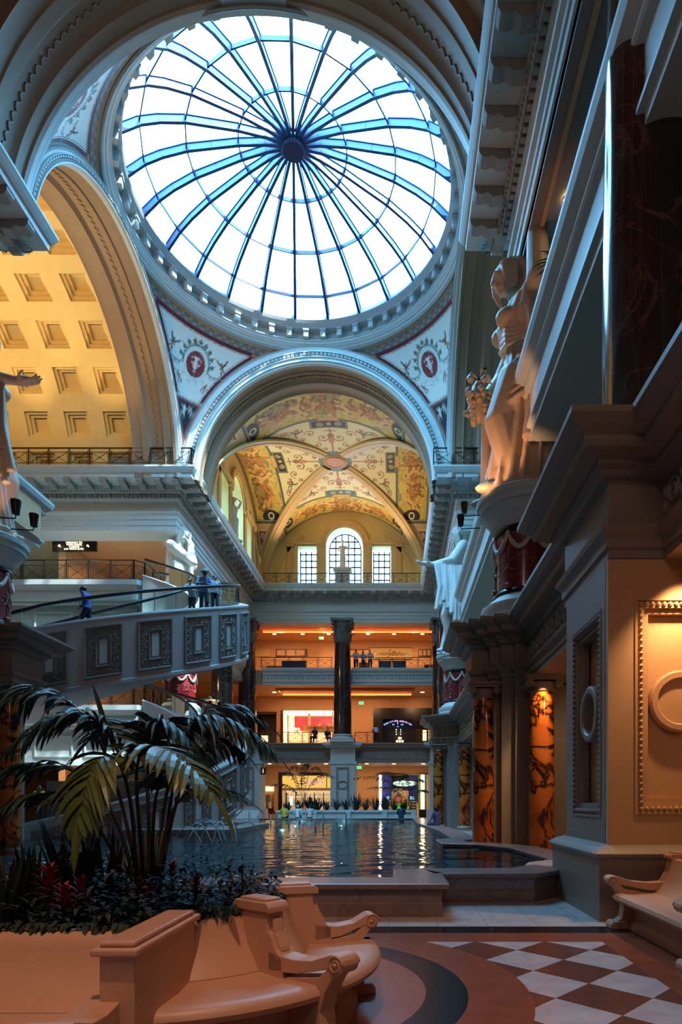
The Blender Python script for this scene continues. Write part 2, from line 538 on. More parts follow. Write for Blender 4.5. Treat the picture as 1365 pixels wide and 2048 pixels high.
# carved friezes: scrolling relief as thin raised curls on the plain frieze bands
def frieze(name, path, z0, z1, side, spacing=.55, off=.0, m=CREAMD):
    d = MB(); zc = (z0 + z1) / 2; h = (z1 - z0) / 2
    st = [0]
    def curl(p, dr, nl):
        n = nl * side; st[0] ^= 1; s = 1 if st[0] else -1
        pts = []
        for k in range(15):
            t = k / 14; a = t * 3.6 * PI; r = h * .8 * (1 - t * .8)
            pts.append((p.x + dr.x * (math.cos(a) * r) + n.x * (off + .015), p.y + dr.y * (math.cos(a) * r) + n.y * (off + .015), zc + s * math.sin(a) * r))
        d.tube(pts, h * .1, 4, caps=False)
        q = p + dr * spacing * .5
        for sg in (-1, 1):
            d.ellipsoid((q.x + n.x * off, q.y + n.y * off, zc + sg * h * .45), (h * .22, h * .22, h * .4), 6, 4)
    along(path, spacing, curl)
    for z in (z0, z1):
        pass
    return tag(d.build(name, m), kind='structure')
frieze('trim_12', [(3.6, 1), (3.6, 8.3)], 5.36, 5.86, 1, .5)
frieze('trim_13', [(3.6, 10.7), (3.6, 16.9)], 5.36, 5.86, 1, .5)
frieze('trim_14', [(3.2, 53.3), (-3.8, 53.3)], 5.36, 5.86, 1, .6)
frieze('trim_15', [(-5.2, 53.3), (-12.0, 53.3)], 5.36, 5.86, 1, .6)
frieze('trim_16', [(3.0, 53.3), (X0 + .7, 53.3)], 11.92, 12.28, 1, .6)
frieze('trim_17', [(X0 - 1.0, 53.3), (XL + 1.1, 53.3)], 11.92, 12.28, 1, .6)
frieze('trim_18', [(3.6, 21), (3.6, 35)], 5.36, 5.86, 1, .6)

# lower walls / piers on the right
def pier(name, x0, x1, y0, y1, z0, z1, m=TAUPE):
    q = MB(); q.box(x0, x1, y0, y1, z0, z1); return tag(q.build(name, m), kind='structure')

# ---- foreground right pier with panels
def panel_face(mb, fr, bd, u0, u1, z0, z1, P, N, circ=None):
    """recessed panel drawn on a face; P(u,z,d) maps to world (d outwards)"""
    pass
PB = MB()
PB.sweep([(8.5, 8.27), (2.69, 8.27), (2.69, 10.75), (8.5, 10.75)], [(0, 0), (0, .84), (.05, .86), (.06, .9), (.02, .94), (-.04, .98), (-.16, 1.02), (-.4, 1.02)], side=1)
wb = PB.build('wall_pier_base', TAUPE, bevel=.006); tag(wb, kind='structure')
# shaft: plate for left face with recess, plate for front face with recess
def rect(a, b, c, d): return [(a, c), (b, c), (b, d), (a, d)]
def circ(cx, cz, r, n=40): return [(cx + r * math.cos(2 * PI * k / n), cz + r * math.sin(2 * PI * k / n)) for k in range(n)]
def remap_left(x, y, z): return (2.85 + y, x, z)     # x->Y, y->depth
def remap_front(x, y, z): return (x, 8.4 + y, z)
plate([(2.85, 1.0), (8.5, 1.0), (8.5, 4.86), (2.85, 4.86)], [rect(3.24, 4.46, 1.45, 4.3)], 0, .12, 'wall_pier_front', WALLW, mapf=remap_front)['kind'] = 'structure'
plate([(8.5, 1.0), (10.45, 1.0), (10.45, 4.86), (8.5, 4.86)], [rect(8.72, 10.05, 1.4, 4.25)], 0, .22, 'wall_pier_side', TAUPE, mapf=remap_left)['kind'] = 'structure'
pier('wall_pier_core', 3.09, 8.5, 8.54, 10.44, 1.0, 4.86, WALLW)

def panel_trim(name, u0, u1, z0, z1, mp, depth, m, cc=None, bead=.05, R=.42):
    """mouldings inside a recess. mp(u,z,d): d=0 face, negative inwards"""
    root = MB()
    def ringbox(a0, a1, b0, b1, w, d0, d1):
        for q in ((a0, a1, b0, b0 + w), (a0, a1, b1 - w, b1), (a0, a0 + w, b0 + w, b1 - w), (a1 - w, a1, b0 + w, b1 - w)):
            vs = [mp(q[i], q[j], d) for d in (d0, d1) for i, j in ((0, 2), (1, 2), (1, 3), (0, 3))]
            root.add(vs, [(0, 1, 2, 3), (7, 6, 5, 4), (0, 4, 5, 1), (1, 5, 6, 2), (2, 6, 7, 3), (3, 7, 4, 0)])
    ringbox(u0 - .03, u1 + .03, z0 - .03, z1 + .03, .035, .012, -.02)
    ringbox(u0, u1, z0, z1, .1, -.015, -depth)
    ringbox(u0 + .1, u1 - .1, z0 + .1, z1 - .1, .07, -.06, -depth)
    # beads
    def bd(u, z): 
        c = mp(u, z, -.005); root.ellipsoid(c, .034, 6, 4)
    n = int((z1 - z0) / .085)
    for k in range(n + 1):
        z = z0 + .05 + (z1 - z0 - .1) * k / n; bd(u0 + .05, z); bd(u1 - .05, z)
    n = int((u1 - u0) / .085)
    for k in range(1, n):
        u = u0 + .05 + (u1 - u0 - .1) * k / n; bd(u, z0 + .05); bd(u, z1 - .05)
    if cc:
        cu, cz = cc
        N = 48
        prof = [(R, -depth), (R, -.05), (R - .03, -.03), (R - .1, -.03), (R - .12, -.06), (R - .12, -depth)]
        vs = []; fs = []
        for k in range(N):
            a = 2 * PI * k / N
            for r, d in prof: vs.append(mp(cu + r * math.cos(a), cz + r * math.sin(a), d))
        p = len(prof)
        for k in range(N):
            for t in range(p - 1): fs.append((k * p + t, ((k + 1) % N) * p + t, ((k + 1) % N) * p + t + 1, k * p + t + 1))
        root.add(vs, fs)
        root.grid(lambda u, v: mp(cu + (R - .12) * v * math.cos(2 * PI * u), cz + (R - .12) * v * math.sin(2 * PI * u), -depth + .045 + .0 * v), 40, 1)
    return tag(root.build(name, m), kind='structure')
panel_trim('trim_22', 3.24, 4.46, 1.45, 4.3, lambda u, z, d: (u, 8.4 - d, z), .12, WALLW, (3.85, 2.95))
panel_trim('trim_23', 8.72, 10.05, 1.4, 4.25, lambda u, z, d: (2.85 - d, u, z), .2, TAUPE, (9.4, 2.9))

# piers of the clusters (pilasters) -- right near, right far, left near
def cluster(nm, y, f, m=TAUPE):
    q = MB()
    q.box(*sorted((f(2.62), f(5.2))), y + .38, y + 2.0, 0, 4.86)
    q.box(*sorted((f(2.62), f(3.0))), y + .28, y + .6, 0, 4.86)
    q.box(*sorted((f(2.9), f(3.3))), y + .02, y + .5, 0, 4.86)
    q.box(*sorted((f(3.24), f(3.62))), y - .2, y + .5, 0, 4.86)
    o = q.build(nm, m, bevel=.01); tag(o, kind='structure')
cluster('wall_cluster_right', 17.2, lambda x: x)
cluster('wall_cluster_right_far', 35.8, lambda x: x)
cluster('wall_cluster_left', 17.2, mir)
# lower inner walls behind the openings
pier('wall_right_low', 5.6, 5.9, 10.44, 53.3, 0, 4.9, WALLW)
pier('wall_right_upper', 8.0, 8.3, -8, 53.3, 6.4, 16.95, GREYP)
pier('wall_front_right', 3.6, 9, -8, -7.6, 0, 4.86, WALLW)
pier('wall_bench', 4.6, 5.0, -8, 8.4, 0, 4.9, WALLW)
# left inner walls
pier('wall_left_low', -26.0, -25.6, -8, 31, 0, 19.5, WALLW)
pier('wall_left_deep', -20, -19.6, 37, 60, 0, 16.9, WALLW)
mb = MB(); mb.box(-30, -14.6, 17.5, 19.2, 6.5, 11.1)
tag(mb.build('wall_left_return', GREYP), kind='structure')
# ============================================================ DOME BAY
YC = 26.7; HS = 7.3; ZS = 19.0; RSP = HS * math.sqrt(2)
# ---- dome ring
ring = MB()
rp = [(7.75, 26.15), (7.35, 26.15), (7.3, 26.22), (7.24, 26.24), (7.2, 26.3), (7.12, 26.34), (7.12, 26.42), (7.05, 26.46), (7.05, 26.5), (7.25, 26.52), (7.25, 26.95), (6.86, 26.97), (6.86, 27.03), (6.8, 27.06), (6.8, 27.12), (6.74, 27.16), (6.7, 27.3), (6.8, 27.34), (6.8, 27.6), (7.6, 27.7)]
ring.lathe(rp, (X0, YC, 0), 96)
ro = tag(ring.build('trim_30', CREAM, smooth=True, auto=30), kind='structure')
md = MB()
for k in range(48):
    a = 2 * PI * (k + .5) / 48; d = Vector((math.cos(a), math.sin(a), 0)); t = Vector((-d.y, d.x, 0))
    c = Vector((X0, YC, 0))
    md.obox(c + d * 7.05 + Vector((0, 0, 26.74)), t, d, (0, 0, 1), .13, .2, .2)
    md.obox(c + d * 6.95 + Vector((0, 0, 26.9)), t, d, (0, 0, 1), .16, .14, .05)
md.build('modillions', CREAM, ro)
gl = MB(); gl.lathe([(7.5, 26.05), (7.42, 26.02), (7.36, 26.08), (7.34, 26.15)], (X0, YC, 0), 96)
gl.build('egg_moulding', CREAMD, ro)
# roof plate round the dome, keeps the daylight out of the hall except through the glass
rf = MB(); rf.lathe([(7.6, 27.65), (24, 27.7)], (X0, YC, 0), 64)
#tag(rf.build('roof_plate', GREYP), kind='structure')

# ---- dome skylight
def dome_z(r):
    pr = [(0, 29.65), (1.2, 29.58), (2.3, 29.38), (4.4, 28.82), (5.4, 28.4), (6.1, 28.0), (6.8, 27.4)]
    for (r0, z0), (r1, z1) in zip(pr[:-1], pr[1:]):
        if r <= r1: 
            t = (r - r0) / (r1 - r0); return z0 + (z1 - z0) * t
    return pr[-1][1]
dome = empty('window_1', (X0, YC, 27.3)); dome['kind'] = 'structure'
def DL(p): return (p[0] - 0, p[1] - 0, p[2] - 27.3)
NR = 24; A0 = math.radians(83.5)
gm = MB()
rr = [0.45, 1.2, 2.3, 3.4, 4.4, 5.4, 6.1, 6.8]
gm.lathe([(r, dome_z(r) + .14 - 27.3) for r in rr], (0, 0, 0), NR, a0=A0, a1=A0 + 2 * PI)
DGL = glass('skylight_glass', (.97, .98, 1, 1), .05)
gm.build('glass_panes', DGL, dome)
for k in range(NR):
    a = A0 + 2 * PI * k / NR; d = Vector((math.cos(a), math.sin(a), 0)); t = Vector((-d.y, d.x, 0))
    r1 = MB(); 
    rs = [.4, 1.2, 2.3, 3.4, 4.4, 5.4, 6.1, 6.78]
    for ra, rb in zip(rs[:-1], rs[1:]):
        pa = d * ra + Vector((0, 0, dome_z(ra) - 27.3)); pb = d * rb + Vector((0, 0, dome_z(rb) - 27.3))
        ax = (pb - pa).normalized(); up = t.cross(ax)
        if up.z < 0: up = -up
        m_ = (pa + pb) / 2; hl = (pb - pa).length / 2 + .015
        r1.obox(m_ + up * .02, ax, t, up, hl, .035, .15)
        r1.obox(m_ - up * .14, ax, t, up, hl, .065, .015)
        r1.obox(m_ + up * .16, ax, t, up, hl, .065, .02)
    r1.build('rib', STEEL, dome)
for i, (r, w, h) in enumerate(((2.3, .05, .09), (4.4, .055, .09), (6.1, .05, .06))):
    q = MB()
    for k in range(NR):
        a = A0 + 2 * PI * k / NR; b = A0 + 2 * PI * (k + 1) / NR
        z = dome_z(r) - 27.3
        q.bar((r * math.cos(a), r * math.sin(a), z + .03), (r * math.cos(b), r * math.sin(b), z + .03), w, h * 2)
    q.build('ring_bar', STEELD, dome)
q = MB(); q.lathe([(0.02, -.2), (.45, -.2), (.5, -.12), (.5, .1), (.02, .12)], (0, 0, 29.5 - 27.3), 32); q.build('hub', STEELD, dome)

# ---- arches : built in a local frame facing the dome centre.  local: x lateral, y outward from dome centre, z up
def arch_ring(prof, side, nseg=64, r_scale=1.0):
    """prof: list of (r, y) with y measured outward from dome centre plane distance"""
    pass
def side_map(side):
    # side: 0 far(+Y) 1 left(-X) 2 near(-Y) 3 right(+X)
    if side == 0: return lambda x, y, z: (X0 + x, YC + y, z)
    if side == 1: return lambda x, y, z: (X0 - y, YC + x, z)
    if side == 2: return lambda x, y, z: (X0 - x, YC - y, z)
    return lambda x, y, z: (X0 + y, YC - x, z)
BROWNP = mat('tan_plaster', srgb(142, 116, 90), .6, noise=.06)
def archivolt(nm, side, rin=6.35, soffit=2.3):
    mp = side_map(side); N = 72
    def add(mb, prof):
        vs = []; fs = []; p = len(prof)
        for k in range(N + 1):
            a = PI * k / N
            for r, y in prof: vs.append(mp(r * math.cos(a), y, ZS + r * math.sin(a)))
        for k in range(N):
            for t in range(p - 1): fs.append((k * p + t, (k + 1) * p + t, (k + 1) * p + t + 1, k * p + t + 1))
        mb.add(vs, fs)
    face = MB()
    k = (7.28 - rin) / (7.28 - 6.35)
    R = lambda r: rin + (r - 6.35) * k
    add(face, [(7.3, 7.38), (7.3, 7.2), (7.26, 7.14), (7.22, 7.2), (R(7.0), 7.2), (R(6.98), 7.12), (R(6.92), 7.1), (R(6.9), 7.2), (R(6.72), 7.24), (R(6.7), 7.12), (R(6.64), 7.08), (R(6.6), 7.16), (R(6.54), 7.18), (R(6.52), 7.12), (R(6.44), 7.12), (R(6.42), 7.2), (rin, 7.22), (rin, 7.4)])
    o = tag(face.build(nm, CREAM, smooth=True, auto=30), kind='structure')
    sof = MB(); s = 7.38
    add(sof, [(rin, s), (rin, s + .15), (rin + .06, s + .2), (rin + .06, s + .55), (rin, s + .6), (rin + .1, s + .7), (rin + .14, s + .8), (rin + .14, s + 1.3), (rin + .06, s + 1.4), (rin, s + 1.45), (rin, s + 1.8), (rin + .05, s + 1.85), (rin + .05, s + soffit - .1), (rin, s + soffit), (rin + .9, s + soffit), (7.6, s + soffit)])
    sof.build('soffit', BROWNP, o, smooth=True).data.set_sharp_from_angle(angle=math.radians(30))
    # egg and dart blocks
    e = MB(); nb = 96
    for q in range(nb):
        a = PI * (q + .5) / nb; rm = R(6.81)
        c = Vector(mp(rm * math.cos(a), 7.17, ZS + rm * math.sin(a)))
        ax = Vector(mp(math.cos(a), 0, math.sin(a))) - Vector(mp(0, 0, 0)); tn = Vector(mp(-math.sin(a), 0, math.cos(a))) - Vector(mp(0, 0, 0)); nn = Vector(mp(0, 1, 0)) - Vector(mp(0, 0, 0))
        e.obox(c, ax, tn, nn, .075 * k, .085, .06)
    e.build('egg_and_dart', CREAMD, o)
    # guilloche on soffit
    g = MB(); ng = 150
    for q in range(ng):
        a = PI * (q + .5) / ng
        for off in (1.02, ):
            rm = rin + .13
            c = Vector(mp(rm * math.cos(a), s + off, ZS + rm * math.sin(a)))
            ax = Vector(mp(math.cos(a), 0, math.sin(a))) - Vector(mp(0, 0, 0)); tn = Vector(mp(-math.sin(a), 0, math.cos(a))) - Vector(mp(0, 0, 0)); nn = Vector(mp(0, 1, 0)) - Vector(mp(0, 0, 0))
            g.obox(c, ax, (tn * .7 + nn * (.7 if q % 2 else -.7)), nn.cross(ax), .03, .1, .03)
    g.build('guilloche', BROWNP, o)
    return o
archivolt('trim_31', 0); archivolt('trim_32', 1, rin=6.85); archivolt('trim_33', 2, rin=7.22, soffit=2.4); archivolt('trim_34', 3, rin=6.85)

# spandrel fill between arch circle and the square beyond (closed behind pendentives)
# ---- painting helpers
def vnoise(x, y, seed=0):
    """smooth value noise, vectorised"""
    xi = np.floor(x).astype(int); yi = np.floor(y).astype(int); fx = x - xi; fy = y - yi
    def h(a, b):
        n = (a * 374761393 + b * 668265263 + seed * 1442695041) & 0xffffffff
        n = ((n ^ (n >> 13)) * 1274126177) & 0xffffffff
        return ((n ^ (n >> 16)) & 0xffff) / 65535.
    sx = fx * fx * (3 - 2 * fx); sy = fy * fy * (3 - 2 * fy)
    return (h(xi, yi) * (1 - sx) + h(xi + 1, yi) * sx) * (1 - sy) + (h(xi, yi + 1) * (1 - sx) + h(xi + 1, yi + 1) * sx) * sy
def fbm(x, y, seed=0):
    return .5 * vnoise(x, y, seed) + .3 * vnoise(x * 2.1, y * 2.1, seed + 1) + .2 * vnoise(x * 4.3, y * 4.3, seed + 2)
def lin(*c): return np.array(srgb(*c)[:3])
class Canvas:
    def __init__(self, shape, c): self.C = np.empty(shape + (3,)); self.C[:] = lin(*c)
    def put(self, mask, c, a=1.0):
        c = lin(*c) if not isinstance(c, np.ndarray) or c.shape == (3,) and False else c
        m = np.clip(mask.astype(float), 0, 1)[..., None] * a
        self.C = self.C * (1 - m) + c * m
def seg(x, y, x0, y0, x1, y1):
    dx, dy = x1 - x0, y1 - y0; t = np.clip(((x - x0) * dx + (y - y0) * dy) / (dx * dx + dy * dy + 1e-9), 0, 1)
    return np.hypot(x - x0 - t * dx, y - y0 - t * dy)
def poly_d(x, y, pts):
    d = np.full(x.shape, 9.)
    for a, b in zip(pts[:-1], pts[1:]): d = np.minimum(d, seg(x, y, a[0], a[1], b[0], b[1]))
    return d
def curl_pts(cx, cy, r, turns, a0, s=1, n=16):
    return [(cx + r * (1 - .85 * k / n) * math.cos(a0 + s * turns * 2 * PI * k / n), cy + r * (1 - .85 * k / n) * math.sin(a0 + s * turns * 2 * PI * k / n)) for k in range(n + 1)]
def figure(C, x, y, cx, cy, h, rot, body, dark, wings=False, seed=0):
    """small painted figure: torso, head, limbs"""
    ca, sa = math.cos(rot), math.sin(rot)
    u = ((x - cx) * ca + (y - cy) * sa) / h; v = (-(x - cx) * sa + (y - cy) * ca) / h
    r = random.Random(seed)
    C.put(seg(u, v, 0, -.05, .04, .22) < .1, body)
    C.put(np.hypot(u - .05, v - .38) < .085, body)
    for sx in (-1, 1):
        k = r.uniform(.8, 1.2)
        C.put(seg(u, v, .02 * sx, -.08, .16 * sx * k, -.3) < .06, body); C.put(seg(u, v, .16 * sx * k, -.3, .1 * sx, -.52) < .045, dark)
        C.put(seg(u, v, .06 * sx, .2, .24 * sx * k, .3 * r.uniform(-.2, 1.2)) < .045, body)
        if wings:
            C.put(poly_d(u, v, [(.06 * sx, .2), (.3 * sx, .4), (.42 * sx, .62)]) < .07 * (1.2 - .8 * np.clip(v, 0, 1)), dark)
    C.put((seg(u, v, .07, -.05, .1, .2) < .03), dark)

def paint_grid(name, fn, nu, nv, color, m, parent=None):
    """fn(U,V)->(x,y,z) arrays ; color(U,V)->Nx3"""
    U, V = np.meshgrid(np.linspace(0, 1, nu + 1), np.linspace(0, 1, nv + 1))
    x, y, z = fn(U, V)
    vs = np.stack([x, y, z], -1).reshape(-1, 3)
    i = np.arange(nu)[None, :]; j = np.arange(nv)[:, None]; w = nu + 1
    f = np.stack([j * w + i, j * w + i + 1, (j + 1) * w + i + 1, (j + 1) * w + i], -1).reshape(-1, 4)
    me = bpy.data.meshes.new(name)
    me.vertices.add(len(vs)); me.vertices.foreach_set('co', vs.ravel())
    me.loops.add(f.size); me.loops.foreach_set('vertex_index', f.ravel().astype(np.int32))
    me.polygons.add(len(f)); me.polygons.foreach_set('loop_start', np.arange(0, f.size, 4, dtype=np.int32))
    try: me.polygons.foreach_set('loop_total', np.full(len(f), 4, dtype=np.int32))
    except Exception: pass
    me.polygons.foreach_set('use_smooth', [True] * len(f))
    me.update(calc_edges=True)
    if color is not None:
        c = color(U, V).reshape(-1, 3)
        at_ = me.color_attributes.new('paint', 'FLOAT_COLOR', 'POINT')
        at_.data.foreach_set('color', np.concatenate([c, np.ones((len(c), 1))], 1).astype(np.float32).ravel())
    me.validate()
    return link_mesh(name, me, m, parent)

PAINT = painted('fresco_paint')
# ---- pendentives
def pend_fn(q):
    ang0 = math.radians(90 * q)
    def fn(U, V):
        phi = U * PI / 2
        rmax = np.minimum(HS / np.maximum(np.cos(phi), 1e-6), HS / np.maximum(np.sin(phi), 1e-6))
        rho = HS + V * (rmax - HS)
        z = ZS + np.sqrt(np.maximum(RSP ** 2 - rho ** 2, 0))
        a = ang0 + phi
        return X0 + rho * np.cos(a), YC + rho * np.sin(a), z
    return fn
def pend_col(U, V):
    phi = U * PI / 2
    rmax = np.minimum(HS / np.maximum(np.cos(phi), 1e-6), HS / np.maximum(np.sin(phi), 1e-6))
    rho = HS + V * (rmax - HS); z = np.sqrt(np.maximum(RSP ** 2 - rho ** 2, 0))
    th = np.arccos(np.clip(z / RSP, 0, 1)); m = RSP * (th - PI / 4)      # distance down from ring
    x = RSP * np.sin(th) * (phi - PI / 4) * (.98)                          # lateral
    e = np.minimum(HS - rho * np.cos(phi), HS - rho * np.sin(phi))         # distance to the arch planes
    zz = z
    C = Canvas(U.shape, (190, 184, 168))
    C.put((m > .12) & (m < .42), (186, 160, 126)); C.put((m > .42) & (m < .72), (112, 104, 96))
    C.put((m > .42) & (m < .72) & (np.sin(x * 14) * np.sin(m * 22) > .2), (140, 132, 120))
    # angular distance to arch edge along the surface
    ea = RSP * (np.arcsin(np.clip(HS / RSP, 0, 1)) - np.arcsin(np.clip((HS - e) / RSP, 0, 1)))
    field = (m > .72) & (ea > .14)
    C.put((ea < .14) , (150, 150, 140)); 
    C.put(field, (96, 26, 30))
    inner = (m > .9) & (ea > .28)
    C.put(inner, (214, 212, 200))
    C.put(inner & (((m > .93) & (m < .96)) | ((ea > .32) & (ea < .345))), (150, 60, 56))
    # shell corners
    for s in (-1, 1):
        cx = s * 5.6; r = np.hypot(x - cx, m - 1.05)
        sh = field & (np.abs(x) > 2.35 + .2 * np.cos((m - 1.2) * 2.5))
        C.put(sh, (150, 62, 54)); a = np.arctan2(m - .7, np.abs(x) - 4.6)
        C.put(sh & (np.sin(a * 70) > .2), (196, 130, 106)); C.put(sh & (np.sin(r * 9) > .8), (110, 30, 32))
        C.put(field & (np.abs(np.abs(x) - 2.4 - .2 * np.cos((m - 1.2) * 2.5)) < .06), (96, 26, 30))
    # medallion
    x0_, m0_ = x, m; x = x / .54; m = 2.75 + (m - 2.25) / .54
    d = np.hypot(x / .86, (m - 2.75) / 1.05)
    C.put((d < 1.42) & (m > 0), (206, 206, 194))
    up = (m < 3.1)
    C.put((np.abs(d - 1.5) < .07) & up, (88, 112, 104))
    C.put((np.abs(d - 1.62) < .02) & up, (120, 80, 70))
    a = np.arctan2(-(m - 2.75), x)
    for k in range(9):
        an = PI * (k + .5) / 9 ; px, pm = 1.58 * math.cos(an), 2.75 - 1.93 * math.sin(an) * .98
        C.put(np.hypot(x - px, m - pm) < .2, (120, 130, 108)); C.put(np.hypot(x - px, m - pm - .04) < .1, (84, 92, 84))
        C.put(poly_d(x, m, [(px, pm), (px * 1.2, pm - .28)]) < .025, (110, 84, 70))
    C.put(d < 1.0, (128, 36, 34)); C.put(np.abs(d - 1.0) < .05, (92, 24, 26)); C.put(np.abs(d - .86) < .015, (180, 90, 80))
    # urn (generic vase)
    w = np.interp(m, [2.1, 2.2, 2.5, 2.75, 3.0, 3.2, 3.3, 3.4, 3.45], [.26, .2, .17, .27, .26, .1, .07, .2, .2])
    C.put((np.abs(x) < w) & (m > 2.1) & (m < 3.45), (196, 176, 164))
    C.put((np.abs(x - .06) < w * .35) & (m > 2.2) & (m < 3.2), (222, 206, 196))
    for s in (-1, 1): C.put(poly_d(x, m, [(s * .2, 2.2), (s * .46, 2.3), (s * .38, 2.75), (s * .26, 2.85)]) < .03, (222, 206, 196))
    for s in (-1, 1):
        C.put(poly_d(x, m, [(s * 1.4, 3.0), (s * 1.55, 3.2), (s * 2.7, 3.05)]) < .055, (96, 124, 120))
        for cxx in (1.75, 2.25): C.put(np.abs(np.hypot(x - s * cxx, m - 3.22) - .2) < .03 * (m > 3.22) + 0, (140, 60, 60))
        figure(C, x, -m, s * 2.55, -2.15, 1.15, s * .3, lin(150, 96, 66), lin(96, 62, 52), True, 3 + s)
        figure(C, x, -m, s * 1.3, -4.35, .95, -s * .5, lin(166, 104, 78), lin(110, 70, 60), False, 8 + s)
        C.put(poly_d(x, m, [(s * 1.15, 4.0), (s * .8, 3.75)] ) < .02, (90, 60, 50))
        C.put(poly_d(x, m, curl_pts(s * .3, 4.25, .25, 1.1, 0, s)) < .022, (120, 110, 90))
        C.put(poly_d(x, m, curl_pts(s * 1.7, 3.7, .4, .5, PI, -s)) < .012, (150, 120, 100))
    # dark tip
    x, m = x0_, m0_
    tip = (m > 3.95) & (ea > .14)
    C.put(tip, (140, 66, 60)); C.put((m > 4.08) & (ea > .26), (20, 18, 30))
    figure(C, x, -m, .16, -4.55, .62, .2, lin(206, 196, 180), lin(160, 150, 140), False, 5)
    figure(C, x, -m, -.22, -4.45, .5, -.6, lin(196, 186, 170), lin(150, 140, 130), False, 6)
    C.put((m > 3.87) & (m < 3.95) & (ea > .1), (206, 200, 186))
    return C.C
for q in range(4):
    o = paint_grid('ceiling_pendentive', pend_fn(q), 260, 150, pend_col, PAINT); tag(o, kind='structure')
# closing shells outside pendentive/arches so no sky leaks
cl = MB(); cl.lathe([(7.75, 26.1), (7.78, 27.7)], (X0, YC, 0), 48)
tag(cl.build('wall_drum', GREYP), kind='structure')
# spandrel plates behind each arch : from r 7.3 outwards
for s, nm in ((0, 'wall_spandrel_far'), (1, 'wall_spandrel_left'), (3, 'wall_spandrel_right'), (2, 'wall_spandrel_near')):
    mp = side_map(s); q = MB()
    q.grid(lambda u, v: mp((7.25 + v * 4) * math.cos(PI * u), 7.5, ZS + (7.25 + v * 4) * math.sin(PI * u)), 48, 1)
    tag(q.build(nm, GREYP), kind='structure')

# ---- coffered barrel vaults over the transepts
def coffer_vault(nm, sgn, xa, xb, r=7.45, ncol=5, nrow=12, m=YELLOW):
    q = MB()
    def S(a, x, d): rr_ = r + d; return (x, YC - rr_ * math.cos(a), ZS + rr_ * math.sin(a))
    xs = [xa + (xb - xa) * k / ncol for k in range(ncol + 1)]
    for i in range(nrow):
        for j in range(ncol):
            a0, a1 = PI * i / nrow, PI * (i + 1) / nrow; x0, x1 = xs[j], xs[j + 1]
            lv = [(0, 0), (.2, 0), (.2, .17), (.265, .17), (.265, .34), (.33, .34), (.33, .55)]
            rings = []
            for t, d in lv:
                A0_, A1_ = a0 + (a1 - a0) * t, a1 - (a1 - a0) * t; b0, b1 = x0 + (x1 - x0) * t, x1 - (x1 - x0) * t
                n = 3
                rg = [S(A0_ + (A1_ - A0_) * k / n, b0, d) for k in range(n)] + [S(A1_, b0 + (b1 - b0) * k / n, d) for k in range(n)] + [S(A1_ - (A1_ - A0_) * k / n, b1, d) for k in range(n)] + [S(A0_, b1 - (b1 - b0) * k / n, d) for k in range(n)]
                rings.append(rg)
            N = len(rings[0]); vs = [p for rg in rings for p in rg]; fs = []
            for k in range(len(rings) - 1):
                for t in range(N): fs.append((k * N + t, k * N + (t + 1) % N, (k + 1) * N + (t + 1) % N, (k + 1) * N + t))
            fs.append(tuple((len(rings) - 1) * N + t for t in range(N)))
            q.add(vs, fs)
    o = q.build(nm, m); tag(o, kind='structure')
coffer_vault('ceiling_coffered_left', -1, X0 - 9.6, -24.5, ncol=5)
coffer_vault('ceiling_coffered_right', 1, X0 + 9.6, 12.5, ncol=3)
# arch rings inside the transept
q = MB()
for xx in (-22.6,):
    q.grid(lambda u, v: (xx - .9 * v, YC - (7.1) * math.cos(PI * u), ZS + 7.1 * math.sin(PI * u)), 48, 1)
    q.grid(lambda u, v: (xx, YC - (7.1 + .4 * v) * math.cos(PI * u), ZS + (7.1 + .4 * v) * math.sin(PI * u)), 48, 1)
tag(q.build('trim_35', BROWNP), kind='structure')
# end walls of the transepts
q = MB(); q.box(-24.8, -24.5, 18, 35.2, 16.9, 27); tag(q.build('wall_transept_left', YELLOW), kind='structure')
q = MB(); q.box(9, 9.3, 18, 35.2, 16.9, 27); tag(q.build('wall_transept_right', CREAM), kind='structure')
# slab top between vault springing and entablature in the transepts / level ceilings there
q = MB(); q.box(-30, XL - 1.3, 35.2, 36.4, 16.95, 19.5); q.box(-30, XL - 1.3, 17.2, 18.2, 16.95, 19.5); q.box(XR + 1.3, 9, 35.2, 36.4, 16.95, 19.5); q.box(XR + 1.3, 9, 17.2, 18.2, 16.95, 19.5)
tag(q.build('ceiling_transept_edge', CREAM), kind='structure')

# ---- near barrel vault over the foreground
def near_col(U, V):
    C = Canvas(U.shape, (190, 176, 150)); a = U * 40; b = V * 24
    C.put((np.abs(np.mod(U * 8, 1) - .5) < .4) & (np.abs(np.mod(V * 4, 1) - .5) < .42), (36, 66, 120))
    C.put((np.abs(np.mod(U * 8, 1) - .5) < .36) & (np.abs(np.mod(V * 4, 1) - .5) < .39), (120, 34, 30))
    C.put((fbm(a * 2, b * 2, 4) > .56) & (np.abs(np.mod(U * 8, 1) - .5) < .33) & (np.abs(np.mod(V * 4, 1) - .5) < .36), (196, 150, 110))
    return C.C
o = paint_grid('ceiling_near_vault', lambda U, V: (X0 - 7.6 * np.cos(PI * U), 17.0 - V * 25, ZS + 7.6 * np.sin(PI * U)), 200, 120, near_col, PAINT); tag(o, kind='structure')

